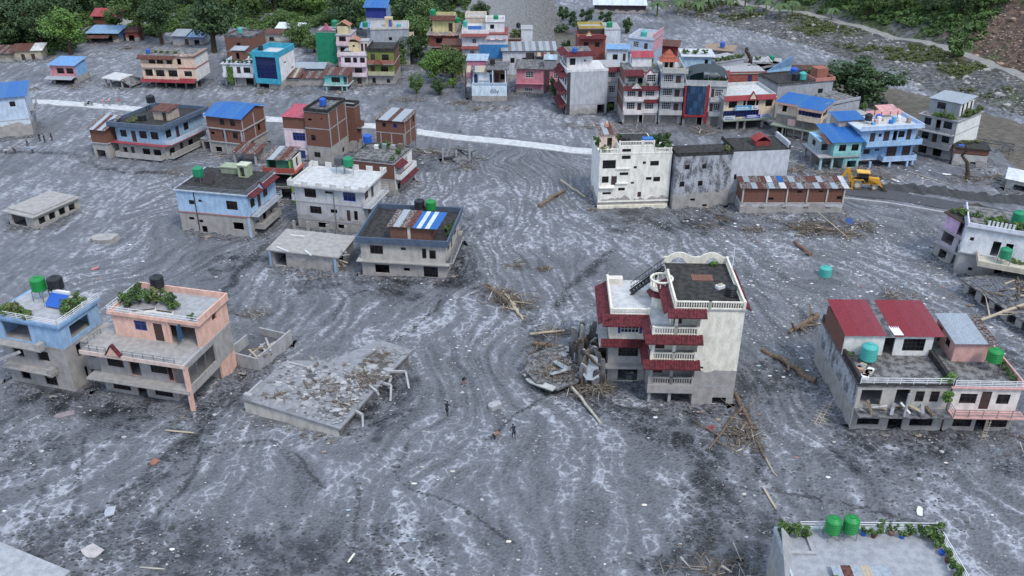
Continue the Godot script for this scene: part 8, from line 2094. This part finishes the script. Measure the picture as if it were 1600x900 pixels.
func wreckage() -> void:
	log_("barkless log with a dark broken end lying below the pale post", G(4.4, -133.8, 0.25), G(8.6, -141.0, 0.35), 0.34, 0.22, "wood", 2)
	log_("pale straight post resting on the barkless log", G(8.4, -144.6, 0.6), G(12.2, -138.2, 0.2), 0.2, 0.16, "woodpale")
	log_("pale square post sticking out from the broken concrete sheet", G(6.5, -82.4, 0.5), G(9.4, -76.2, 0.1), 0.17, 0.15, "b5aea2")
	log_("thick brown trunk half sunk beside the villa", G(29.7, -90.3, 0.2), G(34.2, -84.0, 0.2), 0.28, 0.4, "wood", 1)
	log_("uprooted trunk with splayed roots behind the red roofed house", G(34.1, -94.4, 0.3), G(38.6, -98.1, 0.5), 0.22, 0.42, "wood", 9)
	log_("long bare limb reaching out from the villa's corner", G(19.8, -71.8, 0.1), G(24.6, -78.6, 0.4), 0.08, 0.2, "wood", 5)
	log_("twisted main trunk of the uprooted tree at the villa's corner", G(24.5, -81.0, 0.4), G(25.2, -70.6, 0.15), 0.26, 0.1, "wood", 12)
	log_("pale broken branch at the foot of the uprooted tree", G(25.2, -70.8, 0.1), G(25.6, -67.8, 0.05), 0.1, 0.06, "woodpale")
	log_("long pale branch lying across the low slab roof", G(54.2, -93.4, 1.4), G(64.3, -98.0, 2.2), 0.14, 0.22, "woodpale", 3)
	log_("reddish trunk lying on the gravel before the brick store", G(42.0, -120.5, 0.2), G(43.0, -116.0, 0.2), 0.26, 0.3, "7d6153", 1)
	log_("bleached trunk leaning out of the debris before the brick store", G(50.4, -121.5, 0.2), G(47.4, -128.6, 1.6), 0.1, 0.07, "woodpale")
	log_("dark trunk lying along the debris line before the brick store", G(42.8, -125.6, 0.25), G(49.0, -124.4, 0.3), 0.24, 0.16, "wood", 3)
	log_("twisted white root on the brown driftwood ridge", G(-1.2, -104.8, 0.5), G(0.8, -98.6, 0.3), 0.1, 0.16, "woodpale", 2)
	log_("muddy brown trunk along the driftwood ridge in the open mud", G(-3.4, -107.0, 0.3), G(-0.6, -101.6, 0.4), 0.16, 0.26, "wood", 6)
	log_("split grey trunk at the low end of the driftwood ridge", G(-0.2, -102.0, 0.3), G(1.4, -97.4, 0.2), 0.22, 0.14, "woodpale", 4)
	log_("broken brown log pinned behind the tilted roof sheet", G(2.4, -91.6, 0.3), G(7.6, -90.2, 0.5), 0.24, 0.2, "wood", 3)
	log_("pale stripped log behind the villa wreckage", G(2.2, -93.6, 0.3), G(6.4, -94.4, 0.4), 0.16, 0.12, "woodpale", 2)
	log_("dark snag standing upright before the riverside hut", G(79.0, -146.0, -0.3), G(78.2, -148.0, 6.0), 0.45, 0.12, "wooddark", 8)
	log_("slim pale pole lying on the wet ground below the riverside house", G(70.5, -150.0, 0.1), G(75.0, -143.5, 0.1), 0.08, 0.06, "woodpale")
	log_("dead stump standing on the silt flat", G(61.5, -231.0, -0.2), G(60.4, -231.5, 4.2), 0.6, 0.3, "wooddark", 5)
	var piles := [-0.4, -102.8, 2.2, 240, 1.7, 4.5, -112.1, 1.1, 70, 1.0, 5.5, -94.7, 1.8, 70, 1.5, 12.8, -132.5, 0.8, 25, 1.2, 36.7, -125.1, 1.6, 70, 1.4, 46.1, -125.1, 2.8, 260, 1.8, 51.2, -123.2, 2.0, 110, 1.2, 23.8, -74.2, 2.2, 190, 0.8, 18.0, -55.2, 2.6, 130, 1.6, -33.6, -99.5, 1.8, 60, 1.5, -20.2, -155.2, 1.6, 50, 1.2, -14.2, -159.9, 2.4, 90, 1.5, -8.6, -152.0, 1.8, 60, 1.5, 0.6, -113.1, 1.4, 50, 1.2, 50.9, -104.2, 1.8, 70, 1.6, 56.1, -148.2, 2.2, 120, 2.0, 49.1, -150.5, 2.4, 150, 1.8, 38.1, -170.8, 2.0, 90, 2.0, 16.8, -174.9, 2.6, 90, 2.2, -103.5, -243.3, 2.4, 50, 1.6, -22.6, -193.7, 2.6, 80, 1.8, -5.5, -188.0, 2.4, 90, 2.2, 52.9, -72.0, 2.2, 90, 1.6, 54.8, -126.3, 1.8, 70, 1.2, 33.1, -128.7, 1.3, 40, 1.2, 29.9, -126.1, 1.4, 40, 1.5, -59.0, -149.0, 2.2, 50, 1.8, -11.2, -191.7, 2.0, 60, 1.6, -14.0, -85.6, 1.0, 50, 0.8, 43.5, -162.5, 3.0, 150, 1.6, 36.5, -158.5, 3.2, 190, 1.8, 64.0, -147.5, 2.8, 120, 1.8, 84.0, -146.5, 2.6, 90, 1.5, 79.0, -145.5, 2.4, 90, 1.6, -101.0, -204.0, 1.6, 40, 1.6, -110.0, -202.0, 1.8, 40, 1.8, -48.0, -199.0, 1.8, 40, 1.6, -56.0, -199.5, 1.8, 40, 1.6, 25.5, -172.5, 2.4, 80, 2.2, 88.0, -204.0, 3.0, 90, 2.0, 98.0, -192.0, 3.0, 80, 2.0, -17.0, -204.5, 1.6, 40, 1.2]
	var places := ["in the open mud", "like a dark root ball", "before the villa debris", "beside the tall white house", "before the brick store's corner", "along the brick store", "beside the blue scrap", "at the uprooted tree", "at the bottom edge by the terrace", "behind the roofless ruin", "under the stilted brick house", "behind the ruined shelter", "beside the ruined shelter", "in pale open silt", "past the red roofed house", "below the turquoise house", "behind the stained roof", "before the glass bay", "before the red eaved block", "near the pale blue shed", "below the bent tree", "before the rose house", "beside the pink house", "on the gravel near the yellow digger", "before the pale concrete wall", "nearest the stained house", "beside the tilted blue house", "beside the lettered wall", "at the broken slab", "behind the small red temple", "behind the white house's roof garden", "below the sky blue house", "beside the white roofed shed", "around the dark snag", "before the collapsed hut", "before the pink fronted house", "before the stilted hut", "before the glass grid front", "before the brick side terrace", "on the river bank by the big tree", "on the far river bank", "under the bent tree"]
	for i in range(0, piles.size(), 5): pile(G(piles[i], piles[i + 1], 0.05), piles[i + 2], int(piles[i + 3]), "tangled driftwood and roots heaped " + places[i / 5], piles[i + 4], -0.7 if i == 0 else 0.0)
	for q in [[27.5, -147.5, 3.0], [31.5, -150.5, 3.2], [38.0, -151.5, 3.4], [44.5, -152.5, 3.0], [34.5, -155.0, 3.4], [46.0, -157.0, 3.0]]:
		pile(G(q[0], q[1], 0.2), q[2], 170, "brown timber and branch debris covering the ground behind the stained concrete houses", 1.7)
	# heap of broken concrete and sheets against the villa
	slab("concrete_sheet", "tilted broken roof sheet with a pale torn edge beside the villa", "slab", G(5.0, -85.0, 1.35), Vector3(7.0, 0.26, 7.0), Vector3(7, 30, 4), "concdark")
	slab("torn_concrete", "pale torn strip along the low edge of the tilted roof sheet", "rubble", G(3.1, -82.3, 1.02), Vector3(4.4, 0.16, 0.9), Vector3(8, -44, 9), "b9b8b4")
	for q in [[3.6, -84.6, 1.5, 70], [5.4, -86.4, 1.6, 90], [6.6, -84.0, 1.2, 60], [4.6, -83.0, 1.0, 40]]: pile(G(q[0], q[1], 1.4), q[2], q[3], "splintered wood and twigs lying on the tilted roof sheet beside the villa", 1.2)
	var rl := []
	var rc := []
	for i in 420:
		var p := Vector2(5.0, -85.0) + Vector2(rng.randf_range(-2.9, 2.9), rng.randf_range(-2.9, 2.9)).rotated(-0.52)
		var sz := rng.randf_range(0.06, 0.22) * (1.0 if rng.randf() < 0.9 else 1.9)
		rl.append(Transform3D(Basis(Vector3.UP, rng.randf() * TAU).scaled(Vector3(sz * 1.4, sz * 0.5, sz)), G(p.x, p.y, 1.46 + (p.x - 5.0) * 0.06 - (p.y + 85.0) * 0.12)))
		var gr := rng.randf_range(0.05, 0.3)
		rc.append(Color(gr, gr, gr * 1.05))
	many("sheet_rubble", "muddy crumbs covering the tilted roof sheet beside the villa", lump(6, 41, 0.6), M("vcol"), rl, rc)
	for q in [[8.6, -82.6, 2.6, 2.0, 3.0, 66.0, 12.0, "tin", "pale tin sheet hanging over the front of the villa debris"], [7.0, -86.5, 2.4, 1.1, 3.8, -70.0, -10.0, "concdark", "dark concrete panel standing in the villa debris"], [5.6, -84.6, 1.75, 0.7, 2.6, 6.0, 50.0, "8d979f", "narrow bluish sheet lying on the tilted roof sheet"], [5.2, -83.6, 1.65, 0.6, 2.2, 5.0, -70.0, "a3a9ae", "folded pale sheet at the middle of the tilted roof sheet"]]:
		slab("metal_sheet", q[8], "sheet", G(q[0], q[1], q[2]), Vector3(q[3], 0.05, q[4]), Vector3(q[5], q[6], 6), q[7])
	for i in 44:
		var x := 7.0 + 0.085 * i + rng.randf() * 0.3
		var h := rng.randf_range(2.6, 6.4)
		slab("broken_panel", "%s broken %s jammed upright against the villa wing" % ["tall" if h > 4.0 else "shorter", ["pale concrete panel", "brown wooden board", "dark stained panel", "mud coated panel"][i % 4]], "panel", G(minf(x, 10.2), -82.4 - rng.randf() * 7.0, h * 0.45), Vector3(rng.randf_range(0.4, 1.0), 0.16, h), Vector3(-72 + rng.randf_range(-22, 22), rng.randf_range(-60, 60), rng.randf_range(-25, 25)), ["conc", "wood", "concdark", "mud"][i % 4], "panels jammed beside the villa")
	pile(G(4.2, -89.0, 0.1), 2.0, 80, "brown branches heaped behind the broken roof sheet", 1.6); pile(G(10.4, -82.4, 0.2), 1.2, 50, "twigs and roots hanging at the villa wing's foot")
	for q in [[7.6, -82.0, 1.6, 90], [9.2, -81.8, 1.4, 90], [6.4, -87.6, 2.0, 110], [3.4, -85.8, 1.8, 80]]: pile(G(q[0], q[1], 0.3), q[2], q[3], "splintered timber heaped in the wreckage beside the villa wing", 1.3)
	# bamboo ladder
	var t := thing("bamboo_ladder", "pale bamboo lattice ladder lying on the mud beside the red roofed house", "ladder", G(33.0, -77.6, 0.12), -32)
	for s in [-0.22, 0.22]:
		var mb := MB.new()
		mb.tube(Vector3(s - 0.05, 0, 2.3), Vector3(s + 0.1, 0.12, -2.5), 0.045, 0.035, 6)
		put(mb.mesh(), "pole", t, M("woodpale"))
	for i in 8:
		var mb := MB.new()
		mb.tube(Vector3(-0.7 + 0.1 * (i % 2), 0.06, 1.9 - i * 0.55), Vector3(0.75, 0.08, 1.8 - i * 0.55 + 0.1 * (i % 3)), 0.03, 0.03, 5)
		put(mb.mesh(), "rung", t, M("woodpale"))
	tank(G(43.3, -110.2, -0.1), 0.85, 1.5, "plasticteal", "turquoise water tank washed onto the gravel")
	for q in [[24.1, -64.8, 3.4, 0.22, 10.0, "woodpale", "pale plank standing on edge near the terrace shrub"], [-34.3, -74.5, 3.4, 0.2, 84.0, "woodpale", "thin pale plank lying on the mud before the salmon house"], [-30.6, -55.9, 2.4, 0.15, 86.0, "b5aea2", "thin pale lath at the bottom edge"], [-13.8, -56.9, 1.2, 0.2, -20.0, "e0dcd0", "short white stick at the bottom of the open mud"], [37.4, -62.8, 1.4, 0.55, -24.0, "e6e6e6", "small white board on the mud above the terrace rail"], [-36.5, -57.8, 2.0, 1.5, 60.0, "b9b3b3", "crumpled grey panel on the trampled mud"], [-36.9, -62.8, 1.4, 1.0, 10.0, "aab0ba", "faint grey sheet pressed into the mud"], [57.6, -74.0, 5.0, 0.3, 70.0, "wood", "plank beside the pink house"], [51.0, -98.0, 6.5, 1.6, 38.0, "c9d0d8", "long pale tin strip on the mud behind the red roofed house"], [66.5, -146.0, 2.0, 0.8, 20.0, "e0e0e0", "white board below the sky blue house"], [76.5, -148.4, 1.6, 1.0, 70.0, "e0e0e0", "white board before the mossy hut"]]:
		slab("board", q[6], "board", G(q[0], q[1], 0.1), Vector3(q[3], 0.06, q[2]), Vector3(rng.randf_range(-3, 3), q[4], rng.randf_range(-4, 4)), q[5])
	slab("tarpaulin", "crumpled blue tarpaulin at the corner of the brick store", "tarpaulin", G(52.4, -127.6, 0.4), Vector3(1.0, 0.2, 1.3), Vector3(50, 20, 16), "2d4f9a"); slab("tarpaulin", "bright blue tarpaulin heap beside the brown roofed shed", "tarpaulin", G(-130.5, -216.0, 0.5), Vector3(3.6, 0.8, 3.0), Vector3(8, 30, 5), "2b62c8"); slab("tarpaulin", "white sheeting spread beside the blue tarpaulin heap", "tarpaulin", G(-125.5, -214.0, 0.25), Vector3(3.6, 0.35, 2.0), Vector3(2, 10, 4), "d9dde2")
	slab("red_scrap", "red painted wreck scrap near the uprooted tree", "scrap", G(20.6, -75.2, 0.2), Vector3(1.0, 0.12, 0.5), Vector3(12, 30, 9), "8f3a40"); slab("red_scrap", "pinkish cloth scrap on the mud behind the salmon house", "scrap", G(-58.5, -112.0, 0.1), Vector3(1.2, 0.08, 0.5), Vector3(4, 40, 3), "cf7f84"); slab("red_scrap", "small red wreck beside the pale road", "scrap", G(-32.0, -179.5, 0.3), Vector3(1.6, 0.6, 0.9), Vector3(5, 10, 8), "a8303c"); slab("red_scrap", "orange cloth scrap in the trampled mud", "scrap", G(-35.2, -69.6, 0.08), Vector3(0.9, 0.1, 0.8), Vector3(6, 60, 4), "96604f"); slab("boulder", "two toned boulder beside the person in dark blue", "boulder", G(-1.9, -79.2, 0.15), Vector3(1.5, 0.7, 1.0), Vector3(0, 20, 6), "a5a5a8"); slab("boulder", "mud caked slab lump near the light blue house", "boulder", G(-61.0, -121.5, 0.2), Vector3(4.2, 0.9, 2.2), Vector3(5, -10, 4), "mud"); slab("boulder", "flat dark boulder before the peach house", "boulder", G(-88.5, -217.0, 0.4), Vector3(2.6, 0.9, 1.6), Vector3(3, 5, 2), "concdark")
	slab("clothes_heap", "scattered pale and pink clothes spilled below the blue terrace house", "clothes", G(-47.6, -77.6, 0.05), Vector3(2.2, 0.12, 0.9), Vector3(2, 20, 3), "8f8488")
	# dug heap of dark mud along the track
	heap([61.8, -143.0, 68.0, -141.4, 75.6, -138.6, 84.0, -136.0, 95.0, -131.0], 3.0, 1.7)
	strip("cleared_track", [50.0, -142.5, 55.8, -141.6, 63.4, -139.6, 71.8, -134.5, 84.0, -127.5, 100.0, -120.0], 4.2, 0.06, tri_tex(base_mat(Color("4c4d52"), 0.85), tex.grime, 0.2, 0.2), "dark cleared track where the digger works")
	strip("wall_foot", [52.5, -138.0, 60.0, -136.4, 70.0, -130.6], 0.5, 0.35, M("conc"), "low broken concrete edge along the cleared track")
	# wrecked girders by the river
	for i in 7:
		var g := thing("steel_girder", "rusty bridge girder stranded at the river's edge", "girder", G(92.0 + rng.randf() * 7.0, -160.0 - rng.randf() * 6.0, 0.6 + rng.randf() * 0.6), rng.randf_range(-40, 60), "stranded girders")
		var mb := MB.new()
		for s in [-0.3, 0.3]: mb.bar(Vector3(-3.2, s, 0), Vector3(3.2, s, 0), 0.14)
		for k in 8: mb.bar(Vector3(-3.2 + k * 0.8, -0.3 if k & 1 else 0.3, 0), Vector3(-2.4 + k * 0.8, 0.3 if k & 1 else -0.3, 0), 0.08)
		put(mb.mesh(), "truss", g, M("concdark"))

func heap(pts: Array, w: float, h: float) -> void:
	var mb := MB.new()
	var c := Curve2D.new()
	for i in range(0, pts.size(), 2): c.add_point(Vector2(pts[i], pts[i + 1]))
	var len_ := c.get_baked_length()
	var n := int(len_ / 0.6)
	var prev := []
	for i in n + 1:
		var p := c.sample_baked(len_ * i / n)
		var row_ := []
		for k in 9:
			var u := k / 4.0 - 1.0
			var e := minf(1.0, minf(i, n - i) / 5.0)
			row_.append(Vector3(p.x + u * w * 0.25, gh(p.x, p.y) - 0.2 + h * e * maxf(0.0, 1.0 - absf(u)) * (0.75 + 0.6 * relief.get_noise_2d(i * 9.0, k * 9.0)), p.y + u * w * 0.6 + relief.get_noise_2d(i * 14.0, 7.0) * 0.8))
		if prev.size():
			for k in 8: mb.quad(prev[k], row_[k], row_[k + 1], prev[k + 1])
		prev = row_
	tag(put(mb.mesh(true), "mud_heap", self, tri_tex(base_mat(Color("45464a"), 0.9), tex.grime, 0.3, 0.3)), "ridge of dark dug mud along the cleared track", "mud heap")

func lump(n: int, seed_: int, flat: float) -> ArrayMesh:
	var r := RandomNumberGenerator.new()
	r.seed = seed_
	var mb := MB.new()
	var pr := []
	for j in 4:
		var ring := []
		for i in n:
			var a := TAU * i / n
			var e := sin(PI * (j + 0.4) / 3.9)
			ring.append(Vector3(cos(a) * e, cos(PI * (j + 0.4) / 3.9) * flat, sin(a) * e) * r.randf_range(0.75, 1.15))
		pr.append(ring)
	for j in 3:
		for i in n: mb.quad(pr[j][i], pr[j][(i + 1) % n], pr[j + 1][(i + 1) % n], pr[j + 1][i])
	for i in range(1, n - 1): mb.tri(pr[0][0], pr[0][i], pr[0][i + 1])
	return mb.mesh()

func many(nm: String, label: String, mesh: Mesh, m: Material, ts: Array, cs: Array) -> void:
	var mm := MultiMesh.new()
	mm.transform_format = MultiMesh.TRANSFORM_3D
	mm.use_colors = true
	mm.mesh = mesh
	mm.instance_count = ts.size()
	for i in ts.size():
		mm.set_instance_transform(i, ts[i])
		mm.set_instance_color(i, cs[i])
	var o := MultiMeshInstance3D.new()
	o.multimesh = mm
	o.material_override = m
	o.name = nm
	add_child(o)
	tag(o, label, nm.replace("_", " "), "", "stuff")

func scatter() -> void:
	# river gravel between the villa and the brick store, thinner elsewhere
	var ts := []
	var cs := []
	var zone := [20.2, -130.5, 72.0, -130.5, 62.0, -101.1, 40.0, -86.0, 27.0, -86.0, 30.0, -104.0, 15.4, -122.8]
	while ts.size() < 9000:
		var x := rng.randf_range(-60.0, 75.0)
		var z := rng.randf_range(-165.0, -55.0)
		var inz := inside(Vector2(x, z), zone)
		if not inz and (rng.randf() > 0.05 + 0.25 * smoothstep(0.1, 0.4, relief.get_noise_2d(x * 1.3, z * 1.3))): continue
		if inz and relief.get_noise_2d(x * 2.0, z * 2.0) < -0.28 + 0.3 * rng.randf(): continue
		var s := rng.randf_range(0.05, 0.14) * (1.0 if rng.randf() < 0.93 else 2.2)
		ts.append(Transform3D(Basis(Vector3.UP, rng.randf() * TAU).scaled(Vector3(s, s * rng.randf_range(0.5, 0.8), s * rng.randf_range(0.6, 1.0))), G(x, z, 0.02)))
		var g := rng.randf_range(0.12, 0.42)
		cs.append(Color(g, g * 1.01, g * 1.05))
	while ts.size() < 12500:
		var x := rng.randf_range(30.0, 150.0)
		var z := rng.randf_range(-300.0, -165.0)
		var s2 := hill_s(x, z)
		var slip := Vector2(x, z).distance_to(Vector2(137, -222)) < 22.0
		if river_d(x, z) < 1.5 or s2 < -24.0 or (s2 > -1.8 and not slip): continue
		if not slip and relief.get_noise_2d(x * 2.4, z * 2.4) < 0.0: continue
		var s := rng.randf_range(0.12, 0.4) * (1.0 if rng.randf() < 0.94 else 2.5)
		ts.append(Transform3D(Basis(Vector3.UP, rng.randf() * TAU).scaled(Vector3(s, s * 0.7, s * rng.randf_range(0.6, 1.0))), G(x, z, 0.02)))
		var g := rng.randf_range(0.08, 0.34)
		cs.append(Color(g, g * 0.98, g * 0.95) if not slip else Color(g * 1.1, g * 0.8, g * 0.62))
	many("gravel", "grey river stones strewn over the silt", lump(7, 3, 0.8), M("vcol"), ts, cs)
	# broken masonry thrown against the foot of the houses
	ts = []
	cs = []
	for k in 5200:
		var f: Array = FOOT[rng.randi() % FOOT.size()]
		var w: float = f[1]
		var d: float = f[2]
		var o := 0.3 + absf(rng.randfn()) * 1.1
		var s := rng.randf()
		var lp := Vector3(rng.randf() * w, 0, o) if s < 0.5 else (Vector3(w + o, 0, -rng.randf() * d) if s < 0.75 else Vector3(-o, 0, -rng.randf() * d))
		var p: Vector3 = f[0] * lp
		if relief.get_noise_2d(p.x * 3.0, p.z * 3.0) < -0.1: continue
		var z := rng.randf_range(0.06, 0.22) * (1.0 if rng.randf() < 0.9 else 1.9)
		ts.append(Transform3D(Basis(Vector3(rng.randfn(), rng.randfn(), rng.randfn()).normalized(), rng.randf() * TAU).scaled(Vector3(z * rng.randf_range(0.8, 2.2), z * 0.6, z)), G(p.x, p.z, 0.1)))
		var g := rng.randf_range(0.05, 0.34)
		cs.append(Color(g, g * 0.98, g * 0.96) if rng.randf() < 0.7 else Color(g * 0.9, g * 0.68, g * 0.55))
	many("rubble", "broken masonry and timber chunks lying round the houses", lump(5, 21, 0.7), M("vcol"), ts, cs)
	# trodden clods along the wet tracks
	ts = []
	cs = []
	for tr in TRAILS:
		for i in range(1, tr.size() - 2, 2):
			var a := Vector2(tr[i], tr[i + 1])
			var b := Vector2(tr[i + 2], tr[i + 3])
			for k in int(a.distance_to(b) * (3.0 + tr[0] * 2.0)):
				var p: Vector2 = a.lerp(b, rng.randf()) + Vector2(rng.randfn(), rng.randfn()) * tr[0] * 0.45
				clod(ts, cs, p, rng.randf_range(0.06, 0.17))
	for i in range(0, WET.size(), 3):
		for k in int(WET[i + 2] * 38.0): clod(ts, cs, Vector2(WET[i] + rng.randfn() * WET[i + 2] * 0.8, WET[i + 1] + rng.randfn() * WET[i + 2] * 0.8), rng.randf_range(0.06, 0.18))
	for k in 1000:
		var x := rng.randf_range(-44.0, -5.0)
		clod(ts, cs, Vector2(x, rng.randf_range(-61.0, -52.0) + rng.randfn()), rng.randf_range(0.06, 0.15))
	for k in 500: clod(ts, cs, Vector2(rng.randf_range(18.0, 42.0), rng.randf_range(-70.0, -60.0)), rng.randf_range(0.06, 0.15))
	many("trodden_mud", "dark wet clods kicked up along the foot tracks", lump(6, 9, 0.5), M("vcol"), ts, cs)
	# bright scraps
	ts = []
	cs = []
	var pal := [Color(0.7, 0.7, 0.7), Color(0.6, 0.62, 0.66), Color(0.45, 0.42, 0.38), Color(0.3, 0.14, 0.12), Color(0.2, 0.24, 0.33), Color(0.65, 0.6, 0.5), Color(0.3, 0.45, 0.5)]
	for k in 900:
		var x := rng.randf_range(-60.0, 70.0)
		var z := rng.randf_range(-180.0, -56.0)
		if k % 3 == 0:
			x = rng.randf_range(30.0, 75.0)
			z = rng.randf_range(-165.0, -143.0)
		elif k % 3 == 1:
			x = rng.randf_range(28.0, 62.0)
			z = rng.randf_range(-130.0, -84.0)
		var s := rng.randf_range(0.06, 0.22)
		ts.append(Transform3D(Basis(Vector3.UP, rng.randf() * TAU).rotated(Vector3.RIGHT, rng.randfn() * 0.3).scaled(Vector3(s * 1.6, s * 0.4, s)), G(x, z, 0.04)))
		cs.append(pal[rng.randi() % pal.size()] if rng.randf() < 0.5 else pal[rng.randi() % 3])
	many("litter", "small pale scraps of rubbish scattered on the mud", lump(5, 12, 0.4), M("vcol"), ts, cs)

func clod(ts: Array, cs: Array, p: Vector2, s: float) -> void:
	ts.append(Transform3D(Basis(Vector3.UP, rng.randf() * TAU).scaled(Vector3(s * 1.5, s * 0.55, s)), G(p.x, p.y, 0.0)))
	var g := rng.randf_range(0.03, 0.1)
	cs.append(Color(g, g * 1.03, g * 1.12))
